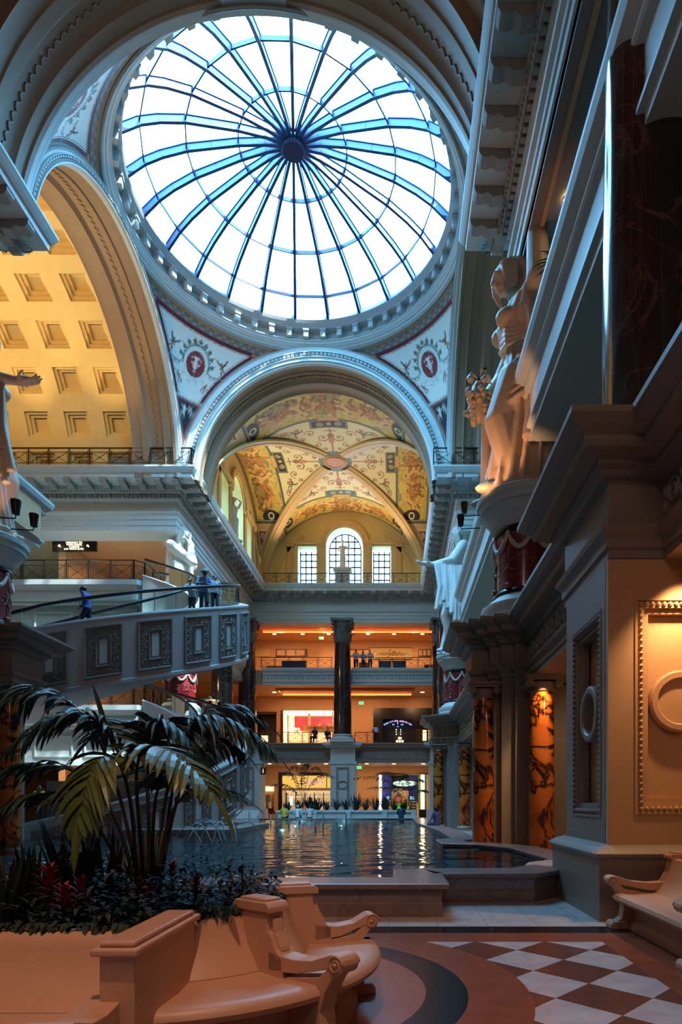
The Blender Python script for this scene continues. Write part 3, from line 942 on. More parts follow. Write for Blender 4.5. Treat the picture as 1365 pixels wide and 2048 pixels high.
# ============================================================ GROIN VAULTED BAY
VY, VB, VA = 45.1, 8.0, 7.1
VZ = ZS
def scroll_field(C, x, y, mask, col1, seed, sc=1.0):
    """acanthus-like rinceaux : stripes of warped noise"""
    w = fbm(x * 1.3 * sc, y * 1.3 * sc, seed) * 6; v = np.sin((fbm(x * 1.7 * sc + 3, y * 1.7 * sc + w * .1, seed + 5)) * 22)
    C.put(mask & (v > .55), col1)
def cell_col(pal):
    def f(U, V):
        t = V * .94 + .06 * 1; u = U * 2 - 1; s = u * t
        x = s * VA; y = t * VB
        C = Canvas(U.shape, (205, 170, 118))
        diag = t - np.abs(s)
        C.put(diag > .07, (150, 104, 60)); C.put(diag > .085, (222, 204, 150))
        body = diag > .1
        # grotesques on cream
        X = x; Y = y
        for sg in (-1, 1):
            for (cx, cy, r, tn, a0) in ((.55, 3.0, .42, 1.3, PI), (1.35, 3.6, .38, 1.2, 0), (1.0, 2.2, .3, 1.1, PI / 2), (2.1, 4.2, .32, 1.2, PI), (2.9, 4.35, .26, 1.1, 0), (.5, 1.6, .22, 1.1, 0), (1.9, 3.1, .22, 1, 1)):
                C.put(body & (poly_d(X, Y, curl_pts(sg * cx, cy, r, tn, a0 if sg > 0 else PI - a0, sg)) < .045), (166, 118, 62))
                C.put(body & (np.hypot(X - sg * cx, Y - cy) < .09), (176, 84, 50))
            figure(C, X, -Y, sg * 2.35, -4.05, .8, sg * .9, lin(122, 108, 66), lin(88, 84, 62), True, 12)
            C.put(body & (poly_d(X, Y, [(sg * .1, 2.9), (sg * .45, 2.6), (sg * .8, 2.75)]) < .05), (134, 92, 50))
        C.put(body & (poly_d(X, Y, [(0, 1.3), (0, 3.9)]) < .07), (176, 112, 56))
        C.put(body & (np.hypot(X, (Y - 2.6) * .6) < .2), (190, 120, 60)); C.put(body & (np.hypot(X, Y - 3.2) < .24), (150, 90, 48))
        C.put(body & (np.abs(Y - 3.75) < .05) & (np.abs(X) < .4), (150, 90, 48))
        # shell next to the medallion
        rr_ = np.hypot(X * .8, Y - .75)
        C.put((rr_ < .62) & (Y > .7), (92, 96, 82)); a = np.arctan2(X, Y - .3)
        C.put((rr_ < .62) & (Y > .7) & (np.sin(a * 22) > .3), (140, 142, 120))
        # dark tablet
        yb = 4.95 - .06 * X * X * .3
        C.put(body & (np.abs(X) < 1.25) & (np.abs(Y - 4.5) < .42), (122, 118, 88))
        tab = (np.abs(X) < 1.1) & (np.abs(Y - 4.5) < .3)
        C.put(tab, pal['tab'])
        for sg in (-1, 1):
            C.put(tab & (poly_d(X, Y, curl_pts(sg * .6, 4.5, .24, 1.6, 0, sg)) < .035), (200, 170, 110))
        C.put(tab & (np.hypot(X, Y - 4.5) < .16), (200, 160, 90))
        # big figured band
        edge = 4.95
        ins = (Y > edge) & (Y < 7.75) & (np.abs(X) < 4.75)
        C.put((Y > edge - .02) & (Y < 7.85) & (np.abs(X) < 4.95), (66, 78, 78))
        C.put((Y > edge + .1) & (Y < 7.72) & (np.abs(X) < 4.82), (150, 140, 80))
        g = (Y > edge + .2) & (Y < 7.6) & (np.abs(X) < 4.7)
        sky = fbm(X * .7, Y * 1.0, 3)
        base = np.where(sky[..., None] > .52, lin(196, 168, 72), np.where(sky[..., None] > .44, lin(216, 190, 96), lin(146, 132, 76)))
        C.put(g, base)
        for k, cx in enumerate((-3.5, -2.7, -1.7, -.7, .35, 1.2, 2.2, 3.0, 3.7)):
            rot = (-.7, .9, -.4, .3, 0, -.8, .5, -.9, .6)[k]; h = (1.9, 1.7, 2.1, 1.9, 2.4, 1.9, 2.0, 1.8, 1.7)[k]
            C.put(g & (seg(X, Y, cx - .35, 6.4, cx + .55, 6.1 + .2 * (k % 3)) < .26 + .05 * np.sin(X * 9)), (170, 108, 44))
            C.put(g & (poly_d(X, Y, [(cx - .4, 6.4), (cx - .7, 6.9), (cx - .5, 7.3)]) < .1), (142, 84, 36))
            C.put(g & (poly_d(X, Y, [(cx + .5, 6.1), (cx + .8, 6.6), (cx + .6, 7.1)]) < .09), (196, 138, 66))
            figure(C, X, -Y, cx, -6.3, h * .95, rot, lin(*((214, 158, 84), (188, 118, 56), (226, 176, 104))[k % 3]), lin(128, 74, 34), False, k)
        f2 = np.sin(fbm(X * 1.6 + 9, Y * 1.8, 9) * 30)
        C.put(g & (f2 > .93) & (np.abs(X) < 4.0), (128, 84, 40), .6); C.put(g & (f2 < -.95) & (np.abs(X) < 4.2), (232, 196, 116), .6)
        C.put((np.abs(X) < .9) & (np.abs(Y - 7.55) < .16), (176, 120, 60)); C.put((np.abs(X) < .7) & (np.abs(Y - 5.05) < .22), (176, 128, 62))
        C.put(((np.abs(X) < .62) & (np.abs(Y - 5.05) < .12)), (206, 160, 90))
        for sg in (-1, 1):
            mk = (np.hypot((X - sg * 4.55), (Y - 6.35) * .55) < .42) & (np.abs(X) < 4.75)
            C.put(mk, (24, 22, 24)); C.put(mk & (np.abs(np.hypot(X - sg * 4.5, (Y - 6.35) * .8) - .18) < .045), (206, 190, 150))
        # tan strip then red corner
        C.put((np.abs(X) > 4.95) & (Y > 4.9), (205, 168, 112))
        red = (np.abs(X) > 5.35) & (diag > .11) & (Y < 7.7)
        C.put((np.abs(X) > 5.25) & (diag > .1) & (Y < 7.8), (222, 204, 160))
        C.put(red, (166, 62, 38))
        for sg in (-1, 1):
            for (cx, cy, r) in ((5.62, 6.95, .24), (5.62, 7.4, .2), (6.0, 7.25, .24), (6.35, 7.5, .18), (5.9, 6.85, .14)):
                C.put(red & (poly_d(X, Y, curl_pts(sg * cx, cy, r, 1.5, PI / 2, sg)) < .035), (230, 206, 164))
        C.put((np.abs(X) > 6.45) & red, (24, 26, 36))
        C.put(Y > 7.8, (196, 160, 108)); C.put((Y > 7.86) & (Y < 7.9), (120, 84, 50))
        return C.C
    return f
def cell_fn(side):
    def fn(U, V):
        t = V * .94 + .06; u = U * 2 - 1; s = np.abs(u) * t
        z = VZ + VA * np.sqrt(np.maximum(1 - s * s, 0)) * 1.0
        a = u * t * VA; b = t * VB
        if side == 0: return X0 + a, VY - b, z
        if side == 1: return X0 - a, VY + b, z
        # side cells: lateral runs along Y (half VB), depth along X (half VA)
        if side == 2: return X0 - t * VA, VY - u * t * VB, z
        return X0 + t * VA, VY + u * t * VB, z
    return fn
for s in range(4):
    pal = {'tab': (24, 24, 34)} if s != 1 else {'tab': (44, 92, 122)}
    o = paint_grid('ceiling_groin_cell', cell_fn(s), 420, 260, cell_col(pal), PAINT); tag(o, kind='structure')
# medallion
q = MB(); q.lathe([(.01, 26.0), (.6, 26.0), (.62, 25.97), (.7, 25.97), (.72, 26.02), (.85, 26.05)], (X0, VY, 0), 40)
tag(q.build('trim_36', mat('terracotta_paint', srgb(204, 140, 98), .6)), kind='structure')
# groin ribs
q = MB()
for sx in (-1, 1):
    for sy in (-1, 1):
        pts = []
        for k in range(33):
            t = .1 + .9 * k / 32
            pts.append((X0 + sx * t * VA, VY + sy * t * VB, VZ + VA * math.sqrt(max(0, 1 - t * t)) - .02))
        d = Vector((sx * VA, sy * VB, 0)).normalized(); s = Vector((-d.y, d.x, 0))
        n = len(pts); vs = []; fs = []
        prof = [(-.42, .1), (-.42, 0), (-.34, -.05), (-.2, -.05), (-.16, -.1), (.16, -.1), (.2, -.05), (.34, -.05), (.42, 0), (.42, .1)]
        for k, p in enumerate(pts):
            a = Vector(pts[min(k + 1, n - 1)]) - Vector(pts[max(0, k - 1)]); nn = s.cross(a.normalized()); 
            if nn.z < 0: nn = -nn
            for o_, h in prof: vs.append(Vector(p) + s * o_ + nn * h)
        m_ = len(prof)
        for k in range(n - 1):
            for t in range(m_ - 1): fs.append((k * m_ + t, k * m_ + t + 1, (k + 1) * m_ + t + 1, (k + 1) * m_ + t))
        q.add(vs, fs)
GOLDP = mat('golden_plaster', srgb(206, 166, 104), .55, noise=.06)
tag(q.build('trim_37', GOLDP, smooth=True, auto=40), kind='structure')

# lunette walls with windows
def arc(cx, cz, r, a0, a1, n): return [(cx + r * math.cos(a0 + (a1 - a0) * k / n), cz + r * math.sin(a0 + (a1 - a0) * k / n)) for k in range(n + 1)]
def lunette(nm, mp, r, m=YELLOW):
    out = [(-r - .3, 19.4)] + [(r + .3, 19.4)] + arc(0, ZS, r + .3, math.radians(3), math.radians(177), 48)
    cw = [(-1.55, 19.9), (1.55, 19.9)] + arc(0, 23.25, 1.55, 0, PI, 24)
    lw = rect(-3.95, -2.35, 19.9, 23.2); rw = rect(2.35, 3.95, 19.9, 23.2)
    o = plate(out, [cw, lw, rw], 0, 1.1, nm, m, mapf=mp); tag(o, kind='structure')
    # applied orders: pilasters, archivolt, horizontal moulding
    t = MB()
    def B(x0, x1, z0, z1, d):
        vs = [mp(x, y, z) for z in (z0, z1) for x, y in ((x0, 0), (x1, 0), (x1, -d), (x0, -d))]
        t.add(vs, [(0, 1, 2, 3), (7, 6, 5, 4), (0, 4, 5, 1), (1, 5, 6, 2), (2, 6, 7, 3), (3, 7, 4, 0)])
    for x in (-4.6, -2.0, 2.0, 4.6):
        B(x - .24, x + .24, 19.5, 23.3, .12); B(x - .34, x + .34, 23.1, 23.35, .2); B(x - .3, x + .3, 19.5, 19.9, .18)
    B(-5.0, -1.75, 23.35, 23.62, .26); B(1.75, 5.0, 23.35, 23.62, .26)
    N = 32
    for r0, r1, d in ((1.6, 1.78, .14), (1.78, 2.05, .22)):
        vs = []; fs = []
        for k in range(N + 1):
            a = PI * k / N
            for (rr_, y) in ((r0, 0), (r0, -d), (r1, -d), (r1, 0)): vs.append(mp(rr_ * math.cos(a), y, 23.3 + rr_ * math.sin(a)))
        for k in range(N):
            for j in range(3): fs.append((k * 4 + j, (k + 1) * 4 + j, (k + 1) * 4 + j + 1, k * 4 + j + 1))
        t.add(vs, fs)
    # blind side quarter arches
    for sg in (-1, 1):
        vs = []; fs = []
        for k in range(25):
            a = math.radians(4 + 52 * k / 24)
            for (rr_, y) in ((6.0, 0), (6.0, -.12), (6.3, -.12), (6.3, 0)): vs.append(mp(sg * rr_ * math.cos(a), y, ZS + rr_ * math.sin(a)))
        for k in range(24):
            for j in range(3): fs.append((k * 4 + j, (k + 1) * 4 + j, (k + 1) * 4 + j + 1, k * 4 + j + 1))
        t.add(vs, fs)
    t.build('pilasters_and_arch', GOLDP, o)
    for i, (x0, x1, zt, archd) in enumerate(((-1.35, 1.35, 23.25, True), (-3.85, -2.45, 23.1, False), (2.45, 3.85, 23.1, False))):
        w = empty('window_%d' % (2 + i) if nm.endswith('back') else 'window_%d' % (5 + i)); w['kind'] = 'structure'
        f = MB(); y = 1.0
        def Bw(a0, a1, b0, b1):
            vs = [mp(x, yy, z) for z in (b0, b1) for x, yy in ((a0, y), (a1, y), (a1, y - .08), (a0, y - .08))]
            f.add(vs, [(0, 1, 2, 3), (7, 6, 5, 4), (0, 4, 5, 1), (1, 5, 6, 2), (2, 6, 7, 3), (3, 7, 4, 0)])
        nx = 5 if archd else 3
        for k in range(nx + 1):
            x = x0 + (x1 - x0) * k / nx
            top = zt + (math.sqrt(max(0, 1.35 ** 2 - x * x)) if archd else 0)
            Bw(x - .055, x + .055, 19.9, top)
        z = 20.1
        while z < zt + (1.2 if archd else 0):
            hw = (math.sqrt(max(0, 1.35 ** 2 - max(0, z - zt) ** 2)) if archd else None)
            if archd: Bw(-hw, hw, z - .055, z + .055)
            else: Bw(x0, x1, z - .055, z + .055)
            z += .55
        if archd:
            vs = []; fs = []
            for k in range(25):
                a = PI * k / 24
                for (rr_, yy) in ((1.3, y), (1.3, y - .08), (1.4, y - .08), (1.4, y)): vs.append(mp(rr_ * math.cos(a), yy, zt + rr_ * math.sin(a)))
            for k in range(24):
                for j in range(3): fs.append((k * 4 + j, (k + 1) * 4 + j, (k + 1) * 4 + j + 1, k * 4 + j + 1))
            f.add(vs, fs)
        f.build('glazing_bars', STEELD, w)
        g = MB(); g.grid(lambda u, v: mp(x0 - .15 + (x1 - x0 + .3) * u, y - .02, 19.9 + (zt - 19.9 + (1.4 if archd else 0)) * v), 1, 1)
        g.build('glass', DGL, w)
lunette('wall_lunette_back', lambda x, y, z: (X0 + x, 53.0 + y, z), 7.0)
lunette('wall_lunette_left', lambda x, y, z: (X0 - 7.05 - y, VY + x * 1.05, z), 7.2)
q = MB(); q.box(X0 + 7.05, X0 + 7.5, 36.3, 52.4, 19.5, 27); tag(q.build('wall_lunette_right', YELLOW), kind='structure')
# ============================================================ COLUMNS
def corinthian(mb, r, z0, h, full=True):
    """bell, two rows of acanthus leaves, corner volutes and abacus, around origin"""
    mb.lathe([(r * 1.02, z0), (r * 1.1, z0 + .04 * h), (r * 1.02, z0 + .07 * h), (r * .98, z0 + .3 * h), (r * 1.05, z0 + .6 * h), (r * 1.3, z0 + .86 * h)], n=24)
    for row, (n, zb, hh, off) in enumerate(((8, .06, .36, 0), (8, .2, .48, .5))):
        for k in range(n):
            a = 2 * PI * (k + off) / n; ca, sa = math.cos(a), math.sin(a)
            wv = r * .36
            pts = [(1.04, 0, 1.0), (1.1, .35, 1.1), (1.16, .7, .95), (1.3, .95, .7), (1.5, .98, .45), (1.55, .86, .12)]
            vs = []; fs = []
            for (rr_, t, ws) in pts:
                z = z0 + h * (zb + hh * t)
                for s, dd in ((-1, -.05), (-.5, .03), (0, .07), (.5, .03), (1, -.05)):
                    R = r * (rr_ + dd); 
                    vs.append((R * ca - s * wv * ws * sa, R * sa + s * wv * ws * ca, z))
            for i in range(len(pts) - 1):
                for j in range(4): fs.append((i * 5 + j, i * 5 + j + 1, (i + 1) * 5 + j + 1, (i + 1) * 5 + j))
            mb.add(vs, fs)
    for k in range(4):
        a = PI / 4 + k * PI / 2; d = Vector((math.cos(a), math.sin(a), 0)); t = Vector((-d.y, d.x, 0))
        base = Vector((0, 0, z0))
        mb.tube([base + d * r * 1.1 + Vector((0, 0, h * .5)), base + d * r * 1.3 + Vector((0, 0, h * .74)), base + d * r * 1.62 + Vector((0, 0, h * .86))], [r * .07, r * .1, r * .1], 6)
        mb.obox(base + d * r * 1.62 + Vector((0, 0, h * .8)), d, t, (0, 0, 1), r * .2, r * .1, h * .085)
        mb.ellipsoid(base + d * r * 1.68 + Vector((0, 0, h * .78)), (r * .2, r * .2, h * .09), 8, 6)
    # abacus with concave sides
    pl = []
    for k in range(4):
        a = PI / 4 + k * PI / 2; d = Vector((math.cos(a), math.sin(a))); t = Vector((-d.y, d.x))
        pl += [d * r * 1.95 - t * r * .14, d * r * 1.95 + t * r * .14]
        m = Vector((math.cos(a + PI / 4), math.sin(a + PI / 4))); pl += [m * r * 1.32 - Vector((-m.y, m.x)) * r * .4, m * r * 1.27, m * r * 1.32 + Vector((-m.y, m.x)) * r * .4]
    mb.prism([(p.x, p.y) for p in pl], z0 + h * .88, z0 + h)
    for k in range(4):
        a = k * PI / 2; mb.ellipsoid((math.cos(a) * r * 1.3, math.sin(a) * r * 1.3, z0 + h * .9), (r * .17, r * .17, h * .09), 8, 6)
CAPM = mat('grey_bronzed_capital', srgb(96, 92, 90), .5, noise=.12, nscale=6)
def big_column(label):
    t = empty('column', (0, 0, 0), 0, label, 'column', 'giant dark marble columns')
    b = MB(); b.box(-1.0, 1.0, -1.0, 1.0, 0, .18)
    b.lathe([(.98, .18), (1.02, .26), (.98, .36), (.86, .4), (.82, .46), (.86, .5), (.9, .56), (.84, .62), (.76, .66)], n=40)
    b.build('base', CREAM, t, smooth=True, auto=35)
    s = MB(); s.lathe([(.76, .6), (.75, 1.0), (.745, 3.0), (.70, 6.0), (.64, 8.2), (.64, 8.3)], n=48); s.build('shaft', DARKM, t, smooth=True)
    c = MB(); corinthian(c, .64, 8.28, 1.95); c.build('capital', CAPM, t, smooth=True, auto=45)
    return t
bc = big_column('giant dark marble column rising in the middle of the back galleries')
bc.location = (X0 - .1, 52.4, 6.5)
for (x, y, lab) in ((3.75, 52.4, 'giant dark marble column at the right end of the back galleries'), (-12.5, 52.4, 'giant dark marble column at the left end of the back galleries'),
                    (3.75, 44.5, 'giant dark marble column behind the grey statue on the right'), (-12.4, 44.5, 'giant veined marble column standing left of the back galleries beyond the spiral stair'),
                    (3.88, 9.4, 'glossy dark marble column on the cornice at upper right, nearest of all columns')):
    dup(bc, (x, y, 6.5), label=lab)

# small breccia columns with ionic capitals
def breccia_column(label, r=.3, h=4.85):
    t = empty('column', (0, 0, 0), 0, label, 'column', 'orange veined marble columns')
    s = MB(); s.lathe([(r, .25), (r, 1.5), (r * .97, 3.2), (r * .9, h - .4)], n=32); s.build('shaft', BRECCIA, t, smooth=True)
    b = MB(); b.box(-r * 1.35, r * 1.35, -r * 1.35, r * 1.35, 0, .1); b.lathe([(r * 1.3, .1), (r * 1.34, .16), (r * 1.2, .2), (r * 1.1, .24), (r, .27)], n=32); b.build('base', TAUPE, t, smooth=True, auto=35)
    c = MB(); z = h - .42
    c.lathe([(r * .92, z), (r * 1.0, z + .03), (r * .94, z + .06), (r * .95, z + .16), (r * 1.15, z + .24)], n=24)
    for sx in (-1, 1):
        for yy in (-1, 1):
            for q in range(2):
                pts = [];
                for k in range(19):
                    a = k / 18 * 3.4 * PI; rr_ = r * .34 * (1 - .8 * k / 18)
                    pts.append((sx * (r * 1.1 - math.cos(a) * 0) + sx * math.cos(a) * rr_, yy * (r * .98), z + .2 + math.sin(a) * rr_))
            c.tube(pts, r * .07, 5)
        c.tube([(sx * r * 1.1, -r * 1.0, z + .2), (sx * r * 1.1, 0, z + .2), (sx * r * 1.1, r * 1.0, z + .2)], [r * .33, r * .24, r * .33], 14)
    c.box(-r * 1.4, r * 1.4, -r * 1.1, r * 1.1, z + .29, z + .36); c.box(-r * 1.5, r * 1.5, -r * 1.3, r * 1.3, z + .36, z + .42)
    c.build('capital', TAUPE, t, smooth=True, auto=35)
    return t
b0 = breccia_column('orange veined marble column at the front left corner of the stepped pier beside the pool')
b0.location = (2.42, 17.38, 0)
for (x, y, lab, sc_) in ((3.82, 16.4, 'lamp-lit orange veined marble column in the recess between the two right piers', 1.12), (2.42, 35.95, 'orange veined marble column at the corner of the far right stepped pier', 1),
                         (3.7, 33.9, 'lit orange veined marble column beside the far right pier', 1.05), (-11.32, 18.3, 'dark orange veined marble column at the left edge behind the palm', 1.0),):
    c = dup(b0, (x, y, 0), label=lab)
    c.scale = (sc_, sc_, 1)

# big pedestal piers of level 1 at the back, with panel and oval
def back_pier(nm, x, y, w=2.1):
    q = MB(); q.box(x - w / 2, x + w / 2, y, y + w, .9, 4.9); q.box(x - w / 2 - .2, x + w / 2 + .2, y - .2, y + w + .2, 0, .9); q.box(x - w / 2 - .12, x + w / 2 + .12, y - .12, y + w, .85, 1.0)
    q.box(x - w / 2 - .12, x + w / 2 + .12, y - .12, y + w, 4.7, 4.95)
    q.box(x - w / 2, x + w / 2, y, y + .3, 4.9, 6.1); q.box(x - w / 2 - .4, x + w / 2 + .4, y - .4, y + .3, 6.1, 6.25); q.box(x - w / 2 - .55, x + w / 2 + .55, y - .55, y + .3, 6.25, 6.5)
    tag(q.build(nm, CREAM, bevel=.02), kind='structure')
    t = MB()
    def fr(a, b, c, d, wd, e):
        for r_ in ((a, b, c, c + wd), (a, b, d - wd, d), (a, a + wd, c + wd, d - wd), (b - wd, b, c + wd, d - wd)):
            t.box(r_[0], r_[1], y - e, y + .01, r_[2], r_[3])
    fr(x - .55, x + .55, 1.2, 4.45, .08, .05); fr(x - .42, x + .42, 1.33, 4.32, .05, .08)
    n = 32
    for k in range(n):
        a = 2 * PI * k / n; b = 2 * PI * (k + 1) / n
        t.bar((x + .4 * math.cos(a), y - .05, 2.95 + .32 * math.sin(a)), (x + .4 * math.cos(b), y - .05, 2.95 + .32 * math.sin(b)), .09, .09)
    tag(t.build(nm + '_panel', GREYP), kind='structure')
back_pier('wall_pier_back_middle', X0 - .1, 52.6); back_pier('wall_pier_back_left', -12.5, 52.6); back_pier('wall_pier_back_right', 3.9, 52.6)

# ============================================================ RAILINGS
pm = MB()
W = 1.0; H = .8
for x in (.03, W - .03): pm.box(x - .012, x + .012, -.012, .012, .08, H)
pm.box(.03, W - .03, -.01, .01, .12, .14); pm.box(.03, W - .03, -.01, .01, H - .1, H - .08)
pm.bar((.05, 0, .14), (W - .05, 0, H - .1), .02); pm.bar((.05, 0, H - .1), (W - .05, 0, .14), .02)
pm.ellipsoid((W / 2, 0, (H + .04) / 2), .035, 8, 6)
for x in (.06, W - .06):
    for z in (.14, H - .1): pm.ellipsoid((x, 0, z), .025, 6, 4)
PANEL_ME = None
POST_ME = bpy.data.meshes.new('post'); _q = MB().box(-.025, .025, -.025, .025, 0, 1); POST_ME.from_pydata(_q.v, [], _q.f)
def railing(path, z, label, group=None, h=.92, name='railing', m=BRONZE):
    global PANEL_ME
    P = [Vector(p) for p in path]
    t = empty(name, (P[0].x, P[0].y, z), 0, label, 'railing', group)
    r = MB(); posts = MB()
    for a, b in zip(P[:-1], P[1:]):
        A = Vector((a.x - P[0].x, a.y - P[0].y, 0)); B = Vector((b.x - P[0].x, b.y - P[0].y, 0))
        up = Vector((0, 0, h)); r.bar(A + up, B + up, .07, .05)
        L = (B - A).length; n = max(1, round(L / 1.12)); d = (B - A) / n; ang = math.atan2(d.y, d.x)
        for k in range(n):
            o_ = bpy.data.objects.new('railing_panel', PANEL_ME) if PANEL_ME else None
            if o_ is None:
                o_ = pm.build('railing_panel', m, t); PANEL_ME = o_.data
            else:
                col.objects.link(o_); o_.parent = t
            o_.location = A + d * k; o_.rotation_euler = (0, 0, ang); o_.scale = (d.length * .9, 1, h / .92)
            po = link_mesh('post', POST_ME, m if len(POST_ME.materials) == 0 else None, t); po.location = A + d * (k + .95); po.scale = (1, 1, h)
        po = link_mesh('post', POST_ME, m if len(POST_ME.materials) == 0 else None, t); po.location = A; po.scale = (1, 1, h)
    r.build('handrail', m, t)
    return t
RG = 'bronze cross-panel railings'
railing([(-24, 33.47), (-10.95, 33.47), (-10.95, 36.2)], 19.58, 'long bronze cross-panel railing above the left cornice under the coffered vault', RG)
railing([(-11.0, 51.9), (2.0, 51.9)], 19.58, 'bronze cross-panel railing in front of the arched window', RG)
railing([(2.0, 33.47), (8.6, 33.47)], 19.58, 'bronze cross-panel railing on the right cornice below the arch foot', RG)
railing([(-11.5, 53.2), (X0 - 1.0, 53.2)], 12.9, 'top gallery railing left of the middle column', RG)
railing([(X0 + .8, 53.2), (3.0, 53.2)], 12.9, 'top gallery railing right of the middle column', RG)
railing([(-11.5, 52.95), (X0 - 1.1, 52.95)], 6.5, 'middle gallery railing left of the middle column', RG)
railing([(X0 + .9, 52.95), (3.0, 52.95)], 6.5, 'middle gallery railing right of the middle column', RG)
railing([(-25, 32.2), (-13.5, 32.2), (-13.1, 32.6), (-13.0, 34.6)], 12.9, 'bronze railing on the upper landing by the hanging sign', RG, h=1.1)
railing([(-25, 32.2), (-13.5, 32.2), (-13.1, 32.6), (-13.0, 34.6)], 6.5, 'bronze railing on the middle landing above the palm fronds', RG, h=1.1)

# ============================================================ PALM DRUM PEDESTALS
RIMW = mat('garland_plaster', srgb(200, 180, 165), .5, noise=.1)
def drum(label):
    t = empty('drum_pedestal', (0, 0, 0), 0, label, 'pedestal', 'round red pedestals under the statues')
    b = MB(); b.lathe([(1.3, 0), (1.3, .12), (1.22, .16), (1.28, .3), (1.26, .42), (1.12, .5), (1.05, .58), (.98, .62), (.9, .7)], n=48); b.build('base', CREAM, t, smooth=True, auto=35)
    s = MB(); s.lathe([(.86, .84), (.86, 2.36)], n=48); s.build('shaft', DRUMRED, t, smooth=True)
    k = MB(); k.lathe([(.9, .68), (.93, .75), (.9, .84), (.86, .84)], n=48); k.build('black_band', BLACK, t, smooth=True); k = MB(); k.lathe([(.86, 2.36), (.9, 2.38), (.93, 2.46), (.9, 2.54)], n=48); k.build('black_band', BLACK, t, smooth=True)
    c = MB(); c.lathe([(.88, 2.52), (.95, 2.6), (1.0, 2.66), (1.02, 2.76), (1.12, 2.9), (1.2, 3.0), (1.22, 3.06), (1.3, 3.08), (1.32, 3.2), (1.38, 3.26), (1.4, 3.4), (1.3, 3.46), (1.0, 3.48), (.01, 3.5)], n=48); c.build('cap', CREAM, t, smooth=True, auto=35)
    g = MB()
    for q in range(8):
        a0 = 2 * PI * q / 8
        pts = []
        for i in range(13):
            u = i / 12; a = a0 + u * 2 * PI / 8; z = 2.32 - .42 * math.sin(PI * u)
            pts.append((.9 * math.cos(a), .9 * math.sin(a), z))
        g.tube(pts, [.045 + .03 * math.sin(PI * i / 12) for i in range(13)], 6)
        g.ellipsoid((.9 * math.cos(a0), .9 * math.sin(a0), 2.32), (.07, .07, .1), 8, 6)
    g.build('garland', RIMW, t, smooth=True)
    r = MB()
    for q in range(8):
        a = 2 * PI * (q + .0) / 8 
        def pt(da, z, e=.0): return ((.87 + e) * math.cos(a + da), (.87 + e) * math.sin(a + da), z)
        r.tube([pt(0, 2.3), pt(0, 1.0)], .012, 4)
        for s in (-1, 1):
            r.tube([pt(0, 1.5), pt(s * .12, 1.62), pt(s * .26, 1.6)], [.03, .025, .01], 5); r.tube([pt(0, 1.45), pt(s * .1, 1.35), pt(s * .24, 1.3)], [.035, .03, .012], 5)
            r.tube([pt(0, 1.5), pt(s * .06, 1.72), pt(s * .05, 1.8)], [.02, .015, .008], 5)
        r.ellipsoid(pt(0, 1.47), (.05, .05, .05), 8, 6); r.box(pt(0, 0)[0] - .08, pt(0, 0)[0] + .08, pt(0, 0)[1] - .08, pt(0, 0)[1] + .08, .85, .98)
    r.build('bronze_ornament', mat('reddish_relief', srgb(130, 62, 54), .5), t, smooth=True)
    return t
d0 = drum('round dark red pedestal with garlands under the large draped statue at right'); d0.location = (3.65, 17.5, 6.5)
dup(d0, (3.7, 36.0, 6.5), label='round red garlanded pedestal under the pale blue statue further right')
dup(d0, (-12.45, 36.0, 6.5), label='round red garlanded pedestal behind the spiral stair at left')
dup(d0, (-13.35, 20.0, 6.5), label='round pedestal cap at the left picture edge under the reaching statue')

# ============================================================ SPOT FIXTURES ON ARMS
def floodlight(label, m=BRONZE):
    t = empty('spotlight', (0, 0, 0), 0, label, 'spotlight', 'small spotlights on arms')
    a = MB(); a.tube([(0, 0, 0), (-.35, 0, -.02), (-.7, 0, -.04), (-.72, 0, .08)], .02, 6); a.build('arm', m, t)
    h = MB(); h.lathe([(.02, 0), (.1, .0), (.11, .1), (.13, .26), (.14, .3), (.14, .38), (.12, .38), (.1, .3)], (-.72, 0, .08), 16); h.build('lamp_head', m, t, smooth=True, auto=35)
    k = MB(); k.lathe([(.005, .3), (.1, .3)], (-.72, 0, .08), 16); k.build('lens', mat('lens_glass', srgb(120, 120, 120), .2), t)
    return t
f0 = floodlight('upper dark spotlight on a thin arm beside the blue statue at right')
def fl(px, py, Y, lab, flip=False, sc_=1.0, m=None):
    p = at(px, py, Y); o = dup(f0, p, PI if flip else 0, lab); o.scale = (sc_,) * 3; return o
f0.location = at(968, 1030, 17.5); f0.scale = (.75,) * 3
fl(961, 1056, 17.3, 'lower dark spotlight on a thin arm above the head of the blue statue', False, .75)
fl(-20, 1034, 17.3, 'dark spotlight on an arm at the left edge, the upper one', True, 1.0)
fl(22, 1058, 17.6, 'dark spotlight on a long arm left of the hanging sign, the lower one', True, .9)
fl(893, 1308, 35, 'pale spotlight pair on an arm left of the far red pedestal, upper one', False, .9)
fl(893, 1318, 34.8, 'pale spotlight on an arm left of the far red pedestal, lower one', False, .9)
# ============================================================ SPIRAL ESCALATORS
SC = (-13.0, 28.5); RO, RI = 6.05, 3.5
def hz(th, low):
    # parapet top height along the ramp ; th in radians: +pi/2 front (nearest), 0 right, -pi/2 back
    t = (PI / 2 - th) / PI
    s = t * t * (3 - 2 * t) * .35 + t * .65
    return 7.85 + 5.35 * s - (6.4 + .55 * (1 - t) if low else 0)
def hp(r, th, z): return (SC[0] + r * math.cos(th), SC[1] - r * math.sin(th), z)
TH0, TH1 = PI / 2, -PI / 2
EXT = 9.0   # straight run to the left at the front
def ramp_pt(r, s, low, dz=0):
    """s in metres of centre-line: negative = straight front part to the left"""
    if s < 0:
        z = hz(PI / 2, low) + s * .2 * (1 if s > -6 else 1)
        e = max(0, -s); z = hz(PI / 2, low) - 2.6 * (1 - math.exp(-e * .1))
        return (SC[0] + s, SC[1] - r, z + dz)
    th = PI / 2 - s / 5.0
    return hp(r, th, hz(th, low) + dz)
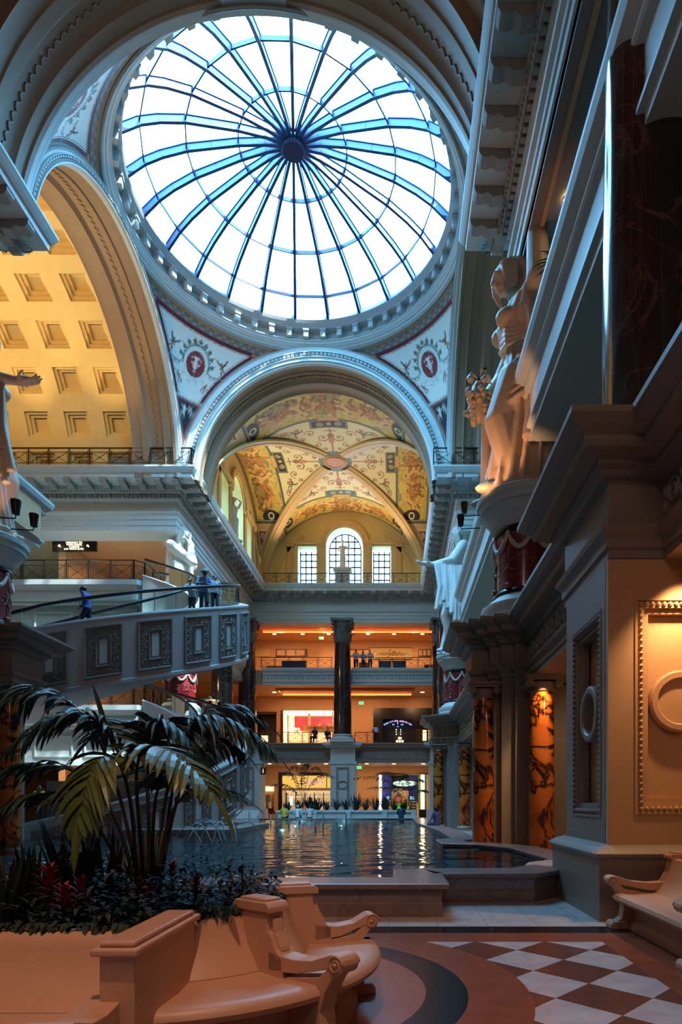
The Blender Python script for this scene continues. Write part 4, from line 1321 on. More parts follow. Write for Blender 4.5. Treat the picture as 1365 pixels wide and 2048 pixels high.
SMAX = 5.0 * PI
ESCG = mat('stair_plaster', srgb(178, 174, 170), .5, noise=.05)
RELG = mat('relief_plaster', srgb(134, 126, 120), .6, noise=.12, nscale=9)
GLASSB = glass('balustrade_glass', (.82, .97, .97, 1), .3)
def relief_mesh():
    """carved panel 1.25 wide x 1.9 high, height field, unit local: x lateral -.6...6 , z -.95...95, y outward"""
    Wd, Hh = 1.3, 1.9; nu, nv = 72, 104
    def h(U, V):
        x = (U - .5) * Wd; z = (V - .5) * Hh
        ex = Wd / 2 - np.abs(x); ez = Hh / 2 - np.abs(z); e = np.minimum(ex, ez)
        d = np.where(e < .07, .1, .03)
        d = np.where((e > .055) & (e < .075), .075, d)
        # band of scrolls between e=.1 and e=.38
        s = np.where(ex < ez, z, x); t = np.where(ex < ez, (ex - .24) / .14, (ez - .24) / .14)
        vine = np.abs(t - .55 * np.sin(s * 13.0)); rel = np.clip(.9 - vine * 2.5, 0, 1) * .05
        ph = np.mod(s * 13.0 / (2 * PI), 1)
        for c_, tt in ((.25, -.35), (.75, .35)):
            rr_ = np.hypot((ph - c_) * 3.4, t - tt); rel = np.maximum(rel, np.clip(1 - np.abs(rr_ - .42) * 4.5, 0, 1) * .05); rel = np.maximum(rel, np.clip(1 - rr_ * 4, 0, 1) * .055)
        band = (e > .1) & (e < .38)
        d = np.where(band, .02 + rel * (np.abs(t) < 1.0), d)
        d = np.where((e >= .38) & (e < .42), .085, d); d = np.where((e >= .42) & (e < .46), .04, d); d = np.where(e >= .46, .0, d)
        d = np.where(e < .006, 0, d)
        return d
    return h, Wd, Hh, nu, nv
HF, PW, PH, PNU, PNV = relief_mesh()
def stair(low, label):
    t = empty('spiral_escalator', (SC[0], SC[1], 0), 0, label, 'escalator', 'curved escalators one above the other')
    off = Vector((SC[0], SC[1], 0))
    def L(p): return (p[0] - off.x, p[1] - off.y, p[2])
    Hb = 2.55
    smin = -EXT if not low else -6
    S = [smin + (SMAX - smin) * k / 140 for k in range(141)]
    def skin(mb, prof):
        vs = []; fs = []; p = len(prof)
        for s in S:
            for r, dz in prof: vs.append(L(ramp_pt(r, s, low, dz)))
        for k in range(len(S) - 1):
            for q in range(p - 1): fs.append((k * p + q, (k + 1) * p + q, (k + 1) * p + q + 1, k * p + q + 1))
        return mb.add(vs, fs)
    o = MB(); skin(o, [(RO - .45, -.25), (RO - .45, 0), (RO + .02, 0), (RO + .04, -.03), (RO + .04, -.1), (RO, -.12), (RO, -Hb + .16), (RO + .05, -Hb + .12), (RO + .05, -Hb), (RO - .15, -Hb - .05), (RI + .2, -Hb - .05), (RI - .05, -Hb), (RI, -.25), (RI - .04, -.05), (RI, 0), (RI + .35, 0), (RI + .35, -.25)])
    o.build('parapet', ESCG, t, smooth=True, auto=35)
    # steps
    st = MB(); n = 64
    for k in range(n):
        s0 = smin + (SMAX - smin) * k / n; s1 = smin + (SMAX - smin) * (k + 1) / n
        z = -.3
        a, b, c, d = ramp_pt(RI + .35, s0, low, z), ramp_pt(RO - .45, s0, low, z), ramp_pt(RO - .45, s1, low, z), ramp_pt(RI + .35, s1, low, z)
        zz = a[2]
        vs = [L((p[0], p[1], zz + dz)) for dz in (-.25, 0) for p in (a, b, c, d)]
        st.add(vs, [(0, 3, 2, 1), (4, 5, 6, 7), (0, 1, 5, 4), (1, 2, 6, 5), (2, 3, 7, 6), (3, 0, 4, 7)])
    st.build('steps', CHROME, t)
    # glass balustrades, handrails and balusters on both sides
    for (r, nm) in ((RO - .38, 'outer'), (RI + .3, 'inner')):
        g = MB(); vs = []; fs = []
        SS = [s for s in S]
        for s in SS:
            for dz in (0, .84): vs.append(L(ramp_pt(r, s, low, dz)))
        for k in range(len(SS) - 1): fs.append((k * 2, k * 2 + 2, k * 2 + 3, k * 2 + 1))
        g.add(vs, fs); g.build('glass_balustrade', GLASSB, t, smooth=True)
        hr = MB(); pts = [L(ramp_pt(r, s, low, .9)) for s in SS]
        pts = [(p[0], p[1], p[2]) for p in pts]; hr.tube(pts, .055, 6); hr.build('handrail', RUBBER, t, smooth=True)
        fr = MB(); fr.tube([L(ramp_pt(r, s, low, .83)) for s in SS], .022, 5)
        q = smin + 1
        while q < SMAX: 
            a = L(ramp_pt(r, q, low, 0)); b = L(ramp_pt(r, q, low, .85)); fr.tube([a, b], .018, 5); q += 2.3
        fr.build('balustrade_frame', CHROME, t)
    # carved panels around the outside
    s = 1.92; s -= 1.49; s -= 1.49 * .71 + .52; s -= 1.8 * 3; me = None
    k = 0
    while s < SMAX - 1.0:
        U, V = np.meshgrid(np.linspace(0, 1, PNU + 1), np.linspace(0, 1, PNV + 1))
        D = HF(U, V)
        co = np.zeros(U.shape + (3,))
        for i in range(PNU + 1):
            sx = s + (i / PNU - .5) * PW / (RO / 5.0 if s > 0 else 1.0)
            p0 = ramp_pt(RO, sx, low, 0); p1 = ramp_pt(RO + 1, sx, low, 0)
            dx, dy = p1[0] - p0[0], p1[1] - p0[1]
            co[:, i, 0] = p0[0] + dx * (D[:, i] + .002) - off.x; co[:, i, 1] = p0[1] + dy * (D[:, i] + .002) - off.y
            co[:, i, 2] = p0[2] - Hb / 2 + (V[:, i] - .5) * PH
        pan = paint_grid('relief_panel', lambda u, v: (co[..., 0], co[..., 1], co[..., 2]), PNU, PNV, None, RELG, t)
        pan.data.polygons.foreach_set('use_smooth', [False] * len(pan.data.polygons))
        # pale centre tile
        c = MB(); a = []
        for (i, z) in ((-1, -1), (1, -1), (1, 1), (-1, 1)):
            sx = s + i * .13 / (RO / 5.0 if s > 0 else 1.0); p0 = ramp_pt(RO, sx, low, 0); p1 = ramp_pt(RO + 1, sx, low, 0)
            for dd in (.0, .03): a.append((p0[0] + (p1[0] - p0[0]) * dd - off.x, p0[1] + (p1[1] - p0[1]) * dd - off.y, p0[2] - Hb / 2 + z * .44))
        c.add(a, [(1, 3, 5, 7), (0, 2, 3, 1), (2, 4, 5, 3), (4, 6, 7, 5), (6, 0, 1, 7)]); c.build('centre_tile', CREAM, pan)
        s += 1.8 if s < -1.2 else (1.49 if s > 0 else .52 + 1.49 * .71); k += 1
    return t
stair(False, 'upper curved escalator with glass sides and carved scroll panels, carrying three people')
stair(True, 'lower curved escalator rising from behind the palm, carved scroll panels')
# landings (platforms) at levels 3 and 2 with panelled bulkheads
for i, (zt, nm) in enumerate(((12.9, 'trim_24'), (6.5, 'trim_25'))):
    q = MB(); prof = [(-3, zt - 1.15), (0, zt - 1.15), (.02, zt - 1.0), (.1, zt - .96), (.12, zt - .85), (.14, zt - .5), (.2, zt - .42), (.34, zt - .25), (.36, zt), (-3, zt)]
    pth = [(-30, 32.2), (-13.4, 32.2), (-13.0, 32.7), (-13.0, 37.5)]
    q.sweep(pth, prof, side=-1); tag(q.build(nm, CREAM), kind='structure')
    q = MB(); q.box(-30, -13.3, 34.9, 45, zt - 1.1, zt - .02); q.box(-30, -13.5, 32.5, 32.9, zt - 2.9, zt - 1.1); q.box(-30, -13.4, 32.35, 32.9, zt - 3.05, zt - 2.85)
    for k in range(5):
        x1 = -14.2 - k * 2.6; x0 = x1 - 2.0
        for b in ((x0, x1, zt - 1.55, zt - 1.47), (x0, x1, zt - 2.62, zt - 2.54), (x0, x0 + .08, zt - 2.54, zt - 1.55), (x1 - .08, x1, zt - 2.54, zt - 1.55)): q.box(b[0], b[1], 32.42, 32.52, b[2], b[3])
    tag(q.build('wall_landing', CREAM), kind='structure')
# stair foot block in the pool
q = MB(); q.box(-30, -6.1, 23.0, 30, 0, .55); tag(q.build('wall_stair_foot', TAUPE, bevel=.02), kind='structure')
q = MB(); q.box(-14, -8.6, 25.0, 33, .5, 2.4); tag(q.build('wall_stair_base', ESCG), kind='structure')
# ============================================================ FIGURES
def remeshed(mb, name, m, voxel, parent=None, smooth_iter=2, extra=None, scale=1.0):
    """fuse overlapping solids into one continuous surface"""
    me = bpy.data.meshes.new('tmp'); me.from_pydata(mb.v, [], mb.f); me.update()
    bm = bmesh.new(); bm.from_mesh(me); bmesh.ops.recalc_face_normals(bm, faces=bm.faces); bm.to_mesh(me); bm.free()
    o = bpy.data.objects.new('tmp', me); col.objects.link(o)
    r = o.modifiers.new('r', 'REMESH'); r.mode = 'VOXEL'; r.voxel_size = voxel; r.use_smooth_shade = True
    if smooth_iter:
        s = o.modifiers.new('s', 'SMOOTH'); s.iterations = smooth_iter; s.factor = .5
    dg = bpy.context.evaluated_depsgraph_get(); dg.update()
    ev = o.evaluated_get(dg); out = bpy.data.meshes.new_from_object(ev)
    bpy.data.objects.remove(o)
    if extra is not None and len(extra.v):
        bm = bmesh.new(); bm.from_mesh(out)
        e = bpy.data.meshes.new('e'); e.from_pydata(extra.v, [], extra.f); e.update(); bm.from_mesh(e); bm.to_mesh(out); bm.free()
    out.name = name
    out.polygons.foreach_set('use_smooth', [True] * len(out.polygons))
    for i in range(len(out.materials)): pass
    out.materials.clear()
    if scale != 1.0: out.transform(Matrix.Scale(scale, 4))
    return link_mesh(name, out, m, parent)

def hand(mb, w, d, side, palm_up=Vector((0, 0, 1)), s=1.0, curl=.35):
    """w wrist, d direction of hand, palm normal; five fingers, unequal and bent. s = hand length"""
    w = Vector(w); d = Vector(d).normalized(); n = (palm_up - d * palm_up.dot(d)).normalized(); t = d.cross(n) * side
    L = s * .5
    mb.capsule(w, w + d * L * .5, s * .17, s * .2, 8)
    mb.obox(w + d * L * .62, d, t, n, L * .42, s * .2, s * .09)
    for i, (off, ln, sp) in enumerate(((-.75, .42, -.1), (-.27, .5, -.03), (.25, .47, .04), (.72, .37, .12))):
        a = w + d * L + t * off * s * .21
        dd = (d + t * sp).normalized()
        b = a + dd * s * ln * .45; 
        d2 = (dd + n * curl).normalized(); c = b + d2 * s * ln * .35
        d3 = (d2 + n * curl).normalized(); e = c + d3 * s * ln * .25
        mb.capsule(a, b, s * .055, s * .05, 6); mb.capsule(b, c, s * .05, s * .045, 6); mb.capsule(c, e, s * .045, s * .035, 6)
    a = w + d * L * .3 - t * s * .17; b = a + (d * .6 - t * .7 + n * .25).normalized() * s * .26; c = b + (d * .9 - t * .25 + n * .35).normalized() * s * .2
    mb.capsule(a, b, s * .07, s * .055, 6); mb.capsule(b, c, s * .052, s * .042, 6)

def head_prims(mb, c, r, d=Vector((1, 0, 0)), beard=False, up=Vector((0, 0, 1))):
    """head of height about 2r*1.15 facing d"""
    c = Vector(c); d = Vector(d).normalized(); s = up.cross(d).normalized(); u = d.cross(s).normalized()
    R = Matrix((d, s, u)).transposed()
    mb.ellipsoid(c + u * r * .1, (r * .88, r * .74, r * .95), 16, 12, R=R)
    mb.ellipsoid(c + d * r * .22 - u * r * .42, (r * .58, r * .52, r * .55), 12, 8, R=R)
    mb.ellipsoid(c + d * r * .62 - u * r * .82, (r * .2, r * .22, r * .16), 8, 6, R=R)      # chin
    mb.capsule(c + d * r * .84 + u * r * .18, c + d * r * 1.0 - u * r * .2, r * .09, r * .13, 6)  # nose
    mb.capsule(c + d * r * .84 + u * r * .2 - s * r * .4, c + d * r * .88 + u * r * .22 + s * r * .4, r * .08, r * .08, 6)  # brow
    mb.capsule(c + d * r * .78 - u * r * .47 - s * r * .17, c + d * r * .78 - u * r * .47 + s * r * .17, r * .09, r * .09, 6)  # lips
    for k in (-1, 1):
        mb.ellipsoid(c + d * r * .74 + s * k * r * .3 + u * r * .06, r * .12, 6, 5)
        mb.ellipsoid(c + s * k * r * .74 - d * r * .05, (r * .16, r * .08, r * .24), 8, 6, R=R)
    if beard: mb.ellipsoid(c + d * r * .5 - u * r * .75, (r * .45, r * .45, r * .4), 10, 6, R=R)

def loft(mb, rings, n=96, folds=0):
    """rings: (z, cx, cy, rx, ry, amp, phase)"""
    vs = []; fs = []
    for (z, cx, cy, rx, ry, amp, ph) in rings:
        for k in range(n):
            a = 2 * PI * k / n
            f = 1 + amp * (math.sin(folds * a + ph) + .5 * math.sin(folds * 1.7 * a + ph * 2.1 + 1) * .8)
            vs.append((cx + rx * f * math.cos(a), cy + ry * f * math.sin(a), z))
    m = len(rings)
    for i in range(m - 1):
        for k in range(n): fs.append((i * n + k, i * n + (k + 1) % n, (i + 1) * n + (k + 1) % n, (i + 1) * n + k))
    fs.append(tuple(range(n - 1, -1, -1))); fs.append(tuple((m - 1) * n + k for k in range(n)))
    return mb.add(vs, fs)

def hair_mass(mb, c, r, d, long_=True, seed=0):
    rnd = random.Random(seed); c = Vector(c); d = Vector(d).normalized(); s = Vector((0, 0, 1)).cross(d)
    mb.ellipsoid(c + Vector((0, 0, r * .3)) - d * r * .22, (r * .98, r * .92, r * .86), 14, 10)
    for k in range(22):
        a = rnd.uniform(-2.4, 2.4)
        dr = (-d * math.cos(a) * 1.0 + s * math.sin(a))
        p0 = c + Vector((0, 0, r * rnd.uniform(.7, 1.15))) + d * r * .35
        p1 = c + dr * r * .92 + Vector((0, 0, r * .45)); p2 = c + dr * r * 1.02 + Vector((0, 0, -r * .2)) - d * r * .2
        p3 = c + dr * r * .85 - d * r * .3 + Vector((0, 0, -r * (1.1 if long_ else .5)))
        mb.tube([p0, p1, p2, p3], [r * .1, r * .15, r * .17, r * .1], 6)

def statue(name, label, pose, m, H=7.5, voxel=.0052, loc=(0, 0, 0), rz=0, group=None):
    """unit figure, front = +X, feet z=0, height 1"""
    t = empty(name, loc, rz, label, 'statue', group)
    b = MB()
    tw = .0
    rings = [(0.0, .02, 0, .125, .12, .05, 0), (.03, .02, 0, .12, .115, .07, .1), (.15, .01, 0, .108, .105, .09, .3), (.3, .0, 0, .098, .102, .09, .7), (.4, 0, 0, .098, .108, .07, 1.2), (.46, 0, 0, .094, .108, .05, 1.7),
             (.52, 0, 0, .08, .092, .05, 2.2), (.57, .005, 0, .07, .078, .04, 2.6), (.62, .01, 0, .076, .086, .04, 3.0), (.7, .015, 0, .082, .1, .03, 3.3), (.76, .008, 0, .07, .11, .02, 3.6), (.795, 0, 0, .05, .098, .0, 3.6), (.81, 0, 0, .03, .05, 0, 3.6)]
    loft(b, rings, 120, 19)
    # knee pushing through the drape, overfold swags
    b.capsule((.05, .045, .46), (.1, .05, .28), .055, .045); b.capsule((.1, .05, .28), (.05, .05, .04), .045, .04)
    for k in range(6):
        z = .5 - k * .032; pts = []
        for q in range(13):
            a = -PI * .75 + 1.5 * PI * q / 12
            pts.append(((.088 + .004 * k) * math.cos(a) + .005, (.1 + .004 * k) * math.sin(a), z - .05 * math.cos((a + .5) * 1.0)))
        b.tube(pts, [.004] + [.0105] * 11 + [.004], 6)
    for s in (-1, 1): b.ellipsoid((.075, s * .042, .70), (.036, .036, .034), 12, 8)
    for k in range(5):
        b.tube([(.03, -.09, .80 - .02 * k), (.085, -.03, .745 - .03 * k), (.08, .05, .665 - .02 * k), (.02, .09, .62 - .01 * k)], .0085, 6)
    for s in (-1, 1): b.ellipsoid((.0, s * .105, .785), (.036, .036, .036), 10, 8)
    b.capsule((.0, 0, .78), (.012, 0, .87), .034, .03)
    hd = Vector(pose.get('look', (1, 0, 0))); hc = Vector((.02, 0, .915)) + Vector(pose.get('hoff', (0, 0, 0)))
    head_prims(b, hc, .062, hd)
    hair_mass(b, hc, .064, hd, True, 5)
    for s in (-1, 1):
        A = pose['armL' if s > 0 else 'armR']
        sh, el, wr = Vector((.0, s * .115, .785)), Vector(A[0]), Vector(A[1])
        b.capsule(sh, el, .036, .03); b.capsule(el, wr, .03, .019)
        hand(b, wr, A[2], s, Vector(A[3]) if len(A) > 3 else Vector((0, 0, 1)), .115, A[4] if len(A) > 4 else .4)
    for (p, q, wdt, n_, ph) in pose.get('cloths', []):
        # hanging cloth between p (top) and q (bottom): pleated slab
        p = Vector(p); q = Vector(q); 
        for i in range(n_):
            f = (i / (n_ - 1) - .5) * wdt
            off = Vector((f * math.cos(ph), f * math.sin(ph), 0))
            e = q + off * 1.25 + Vector((0, 0, .035 * math.sin(i * 1.9)))
            b.tube([p + off, (p + e) / 2 + off * .15 + Vector((.006 * math.sin(i * 3), .006 * math.cos(i * 2), 0)), e], [.014, .019, .02], 6)
    for pts, r_ in pose.get('tubes', []): b.tube(pts, r_, 8)
    # feet
    for s in (-1, 1): b.ellipsoid((.12, s * .05, .018), (.055, .026, .022), 10, 6)
    o = remeshed(b, 'figure', m, voxel, t, 1, scale=H)
    p = MB(); p.lathe([(.001, -.012), (.15, -.012), (.15, .004), (.001, .006)], n=32)
    for v in range(len(p.v)): p.v[v] = tuple(c * H for c in p.v[v])
    p.build('plinth', m, t)
    return t
ST = 'giant draped statues on the round pedestals'
# large near right statue (raised elbow, grapes in lowered hand)
s2 = statue('statue', 'giant draped statue at right, elbow raised, grapes in its lowered hand', dict(
    armL=((.0, .1, .965), (-.04, .03, .93), (-.3, -.8, .1)), armR=((.06, -.15, .62), (.13, -.08, .47), (.4, .3, -1), (.3, .3, 0), .8),
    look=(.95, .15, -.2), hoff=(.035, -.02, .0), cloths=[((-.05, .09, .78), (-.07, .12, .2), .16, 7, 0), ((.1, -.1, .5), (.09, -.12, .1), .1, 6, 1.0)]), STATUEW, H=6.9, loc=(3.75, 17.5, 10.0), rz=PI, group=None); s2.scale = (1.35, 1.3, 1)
g = MB(); rnd = random.Random(3)
g.ellipsoid((0, 0, -.55), (.26, .24, .62), 12, 8)
go = g.build('grapes', STATUEW, None, smooth=True); go.location = (3.65 - 1.28, 17.5 + .45, 13.6)
tag(go, 'bunch of stone grapes hanging from the hand of the large right statue', 'grapes')
_g = MB().ellipsoid((0, 0, 0), .1, 8, 6).build('grape', STATUEW, go, smooth=True)
for k in range(62):
    u = rnd.random(); a = rnd.uniform(0, 2 * PI); r_ = .36 - .22 * u
    _o = _g if k == 0 else link_mesh('grape', _g.data, None, go)
    _o.location = (r_ * math.cos(a), r_ * math.sin(a) * .9, -1.15 * u)
gv = MB(); gv.tube([(0, 0, 0), (.05, 0, .25), (.2, -.05, .4)], .05, 6)
gs = gv.build('stem', BRONZE, go)
for k in range(4):
    lf = MB(); a = k * 1.6
    lf.add([(0, 0, .1), (.3 * math.cos(a), .3 * math.sin(a), .22), (.42 * math.cos(a + .3), .42 * math.sin(a + .3), .02), (.3 * math.cos(a + .7), .3 * math.sin(a + .7), .2)], [(0, 1, 2, 3)])
    lf.build('leaf', STATUEW, go)
# far right statue, arm stretched forward palm up
statue('statue', 'pale blue lit draped statue at right facing left with its hand held out', dict(
    armL=((.07, .14, .66), (.2, .1, .645), (1, .0, .12), (0, 0, 1), .45), armR=((.02, -.15, .63), (.06, -.15, .5), (.3, 0, -1), (0, 1, 0), .4),
    look=(1, .1, -.12), cloths=[((.12, .13, .64), (.1, .14, .32), .12, 7, 0), ((.04, .14, .62), (.03, .16, .22), .08, 5, 0)]), STATUE, loc=(3.75, 36.0, 10.03), rz=PI).scale = (1.15, 1.25, 1.0)
statue('statue', 'white draped statue at left behind the spiral stair, hand raised to its cheek', dict(
    armR=((.13, -.1, .66), (.1, -.045, .795), (-.1, .25, 1), (-1, 0, 0), .7), armL=((.04, .14, .6), (.12, .04, .56), (.4, -1, 0), (0, 0, 1), .4),
    look=(.9, -.5, -.1), cloths=[((.06, -.12, .64), (.1, -.14, .2), .1, 6, 1.2)]), STATUE, loc=(-12.6, 36.0, 10.03), rz=0).scale = (1.2, 1.25, 1.0)
statue('statue', 'draped statue mostly outside the left edge, bare arm reaching into the picture', dict(
    armR=((.1, -.14, .665), (.24, -.12, .65), (1, .0, .0), (.1, 0, 1), .5), armL=((.0, .15, .62), (.04, .13, .48), (.2, 0, -1), (1, 0, 0), .4),
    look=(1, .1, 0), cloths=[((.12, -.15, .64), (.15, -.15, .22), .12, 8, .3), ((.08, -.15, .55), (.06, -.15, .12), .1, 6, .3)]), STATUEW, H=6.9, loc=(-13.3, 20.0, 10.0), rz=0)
# white nude-like figure on the left ledge, arms over head, and robed figure in the arched window
def small_fig(name, label, loc, rz, H, m, kind):
    t = empty(name, loc, rz, label, 'statue'); b = MB()
    if kind == 'robe':
        loft(b, [(0, 0, 0, .11, .11, .06, 0), (.2, 0, 0, .1, .1, .08, .5), (.45, 0, 0, .09, .1, .06, 1), (.6, 0, 0, .075, .09, .04, 2), (.75, 0, 0, .07, .11, .02, 3), (.81, 0, 0, .03, .05, 0, 3)], 64, 11)
        b.capsule((0, .11, .78), (.02, .22, .72), .035, .028); b.capsule((.02, .22, .72), (.04, .27, .86), .028, .02); hand(b, (.04, .27, .86), (0, .2, 1), 1, Vector((1, 0, 0)), .09)
        b.capsule((0, -.11, .78), (.05, -.15, .62), .035, .028); b.capsule((.05, -.15, .62), (.12, -.08, .56), .028, .02); hand(b, (.12, -.08, .56), (1, .3, 0), -1, Vector((0, 0, 1)), .09)
        for k in range(4): b.tube([(.0, -.1, .8 - .02 * k), (.09, .0, .66 - .03 * k), (.05, .09, .55 - .03 * k)], .01, 5)
    else:
        b.capsule((0, .06, .5), (.03, .05, .28), .065, .045); b.capsule((.03, .05, .28), (-.01, .05, .04), .042, .025)
        b.capsule((0, -.06, .5), (.0, -.05, .28), .065, .045); b.capsule((0, -.05, .28), (-.01, -.05, .04), .042, .025)
        for s in (-1, 1): b.ellipsoid((.03, s * .05, .018), (.06, .025, .02), 8, 6)
        loft(b, [(.44, 0, 0, .06, .09, 0, 0), (.5, 0, 0, .075, .105, 0, 0), (.6, 0, 0, .055, .075, 0, 0), (.72, 0, 0, .07, .1, 0, 0), (.79, 0, 0, .05, .11, 0, 0), (.82, 0, 0, .03, .05, 0, 0)], 32, 0)
        for s in (-1, 1):
            b.capsule((0, s * .11, .79), (.0, s * .17, .93), .034, .028); b.capsule((0, s * .17, .93), (.0, s * .05, 1.0), .027, .02); hand(b, (0, s * .05, 1.0), (0, -s, .1), s, Vector((1, 0, 0)), .08)
        loft(b, [(.02, -.03, 0, .07, .12, .1, 0), (.2, -.03, 0, .06, .11, .12, 1), (.42, -.02, 0, .07, .11, .08, 2), (.5, -.02, 0, .05, .09, 0, 2)], 48, 9)
    b.capsule((0, 0, .79), (.0, 0, .88), .032, .03); head_prims(b, (.01, 0, .93), .06); hair_mass(b, (.0, 0, .94), .058, (1, 0, 0), False, 2)
    remeshed(b, 'figure', m, .008, t, 1, scale=H)
    p = MB(); p.box(-.16 * H, .16 * H, -.16 * H, .16 * H, -.04 * H, .006 * H); p.build('plinth', m, t)
    return t
small_fig('statue', 'small cream robed statue with raised arm in front of the arched window', (X0 - .1, 52.5, 21.15), -PI / 2, 2.35, STATUE, 'robe')
small_fig('statue', 'white statue with arms over its head on the left ledge under the painted vault', (-11.3, 43.4, 19.65), -PI / 3, 3.0, STATUE, 'nude')
pd = empty('pedestal', (X0 - .1, 52.4, 19.58), 0, 'cream panelled pedestal under the small statue at the arched window', 'pedestal')
q = MB(); q.box(-.75, .75, -.45, .45, 0, .2); q.box(-.62, .62, -.36, .36, .2, 1.2); q.box(-.72, .72, -.44, .44, 1.2, 1.3); q.box(-.78, .78, -.5, .5, 1.3, 1.48); q.build('block', CREAM, pd, bevel=.02)
q = MB()
for b_ in ((-.45, .45, .35, .41), (-.45, .45, 1.0, 1.06), (-.45, -.39, .41, 1.0), (.39, .45, .41, 1.0)): q.box(b_[0], b_[1], -.39, -.35, b_[2], b_[3])
q.build('panel_moulding', CREAMD, pd)
pe = empty('pedestal', (-11.3, 43.4, 19.3), -PI / 3, 'golden wedge block under the white statue on the left ledge', 'pedestal')
q = MB(); q.box(-.5, .5, -.5, .5, 0.28, .24 + .0); q.box(-.42, .42, -.42, .42, .26, .3); q.build('block', GOLDP, pe)

# ------------------------------------------------------------ PEOPLE
SKIN = mat('skin', srgb(190, 140, 112), .5); SKIND = mat('darker_skin', srgb(110, 74, 58), .5)
def cloth(nm, c): 
    return MATS.get(nm) or mat(nm, c, .8, noise=.12, nscale=20)
HAIRD = mat('dark_hair', srgb(24, 18, 16), .6); HAIRG = mat('grey_hair', srgb(150, 146, 142), .7)
POSES = {
 'stand': dict(hip=(0, 0, .93), knees=((.03, .1, .5), (.0, -.1, .5)), ank=((-.02, .11, .08), (-.02, -.11, .08)), chest=(.0, 0, 1.28), sh=1.43, el=((-.02, .27, 1.16), (-.02, -.27, 1.16)), wr=((.08, .27, .92), (.08, -.27, .92)), head=(.03, 0, 1.62)),
 'walk': dict(hip=(0, 0, .91), knees=((.16, .1, .53), (-.02, -.1, .5)), ank=((.14, .1, .12), (-.3, -.1, .14)), chest=(.05, 0, 1.27), sh=1.41, el=((-.1, .26, 1.15), (.12, -.26, 1.15)), wr=((.05, .26, .96), (.32, -.24, 1.05)), head=(.16, 0, 1.58)),
 'lean': dict(hip=(-.25, 0, .92), knees=((-.1, .1, .5), (-.3, -.1, .5)), ank=((-.25, .11, .08), (-.45, -.11, .08)), chest=(.0, 0, 1.22), sh=1.36, el=((.15, .3, 1.08), (.15, -.3, 1.08)), wr=((.38, .12, 1.04), (.38, -.12, 1.06)), head=(.18, 0, 1.52)),
 'sit': dict(hip=(0, 0, .55), knees=((.42, .12, .55), (.42, -.12, .53)), ank=((.44, .12, .1), (.4, -.12, .1)), chest=(.04, 0, .9), sh=1.03, el=((.1, .26, .8), (.1, -.26, .8)), wr=((.34, .14, .66), (.34, -.14, .66)), head=(.1, 0, 1.23)),
}
def person(label, loc, rz, pose, top, bottom, skin=SKIN, hair=HAIRD, vox=.016, hat=None, longh=False, short=False, group=None, mask=False, bag=None, sc_=1.0):
    P = POSES[pose]; t = empty('person', loc, rz, label, 'person', group)
    t.scale = (sc_,) * 3
    V_ = Vector; hip = V_(P['hip']); ch = V_(P['chest']); hd = V_(P['head']); sh = P['sh']
    b = MB(); sp = ch.lerp(hip, .5)
    b.ellipsoid(hip, (.12, .165, .12)); b.capsule(hip, ch, .12, .13); b.ellipsoid(ch, (.12, .17, .17))
    SH = [V_((ch.x, s * .19, sh)) for s in (1, -1)]
    b.capsule(SH[0], SH[1], .06, .06)
    nk = V_((ch.x, 0, sh + .02)); b.capsule(nk, hd - V_((0, 0, .08)), .055, .05)
    head_prims(b, hd, .108, V_((1, 0, -.1)))
    fing = MB()
    for i, s in enumerate((1, -1)):
        el, wr = V_(P['el'][i]), V_(P['wr'][i]); b.capsule(SH[i], el, .05, .04); b.capsule(el, wr, .04, .028)
        dd = (wr - el).normalized(); hand(fing, wr, dd, s, V_((0, -s, 0)) if abs(dd.z) > .5 else V_((0, 0, 1)), .17, .35)
        kn, an = V_(P['knees'][i]), V_(P['ank'][i]); hp_ = hip + V_((0, s * .09, -.02))
        b.capsule(hp_, kn, .085, .06); b.capsule(kn, an, .06, .038)
    remeshed(b, 'body', skin, vox, t, 1, extra=fing)
    c = MB(); c.ellipsoid(ch + V_((0, 0, .02)), (.145, .19, .19)); c.capsule(hip + V_((0, 0, .03)), ch, .148, .15); c.capsule(SH[0], SH[1], .075, .075); c.ellipsoid(hip + V_((0, 0, .02)), (.145, .185, .1))
    for i in (0, 1):
        c.capsule(SH[i], V_(P['el'][i]), .066, .056)
        if not short: c.capsule(V_(P['el'][i]), V_(P['wr'][i]) * .9 + V_(P['el'][i]) * .1, .055, .04)
    remeshed(c, 'shirt', top, vox, t, 1)
    c = MB(); c.ellipsoid(hip - V_((0, 0, .02)), (.138, .178, .12))
    for i, s in enumerate((1, -1)):
        kn, an = V_(P['knees'][i]), V_(P['ank'][i]); hp_ = hip + V_((0, s * .09, -.02)); c.capsule(hp_, kn, .1, .075); c.capsule(kn, an.lerp(kn, .04), .074, .056)
    remeshed(c, 'trousers', bottom, vox, t, 1)
    for i in (0, 1):
        s_ = MB(); an = V_(P['ank'][i]); s_.ellipsoid(an + V_((.06, 0, -.035)), (.14, .05, .045), 10, 6); s_.build('shoe', cloth('dark_shoe', srgb(30, 28, 30)), t, smooth=True)
    h = MB(); h.ellipsoid(hd + V_((-.025, 0, .035)), (.108, .096, .1), 14, 10)
    if longh: h.capsule(hd + V_((-.06, 0, .0)), hd + V_((-.09, 0, -.25)), .075, .05)
    h.build('hair', hair, t, smooth=True)
    if hat is not None:
        k = MB(); k.lathe([(.0, .12), (.08, .12), (.1, .1), (.11, .02), (.17, .0), (.175, -.01), (.1, -.005)], tuple(hd + V_((0, 0, .05))), 20); k.build('hat', hat, t, smooth=True, auto=40)
    if mask: k = MB(); k.ellipsoid(hd + V_((.05, 0, -.04)), (.075, .075, .07), 12, 8); k.build('face_mask', BLACK, t, smooth=True)
    return t
def feet_at(px, py, Y): return at(px, py, Y)
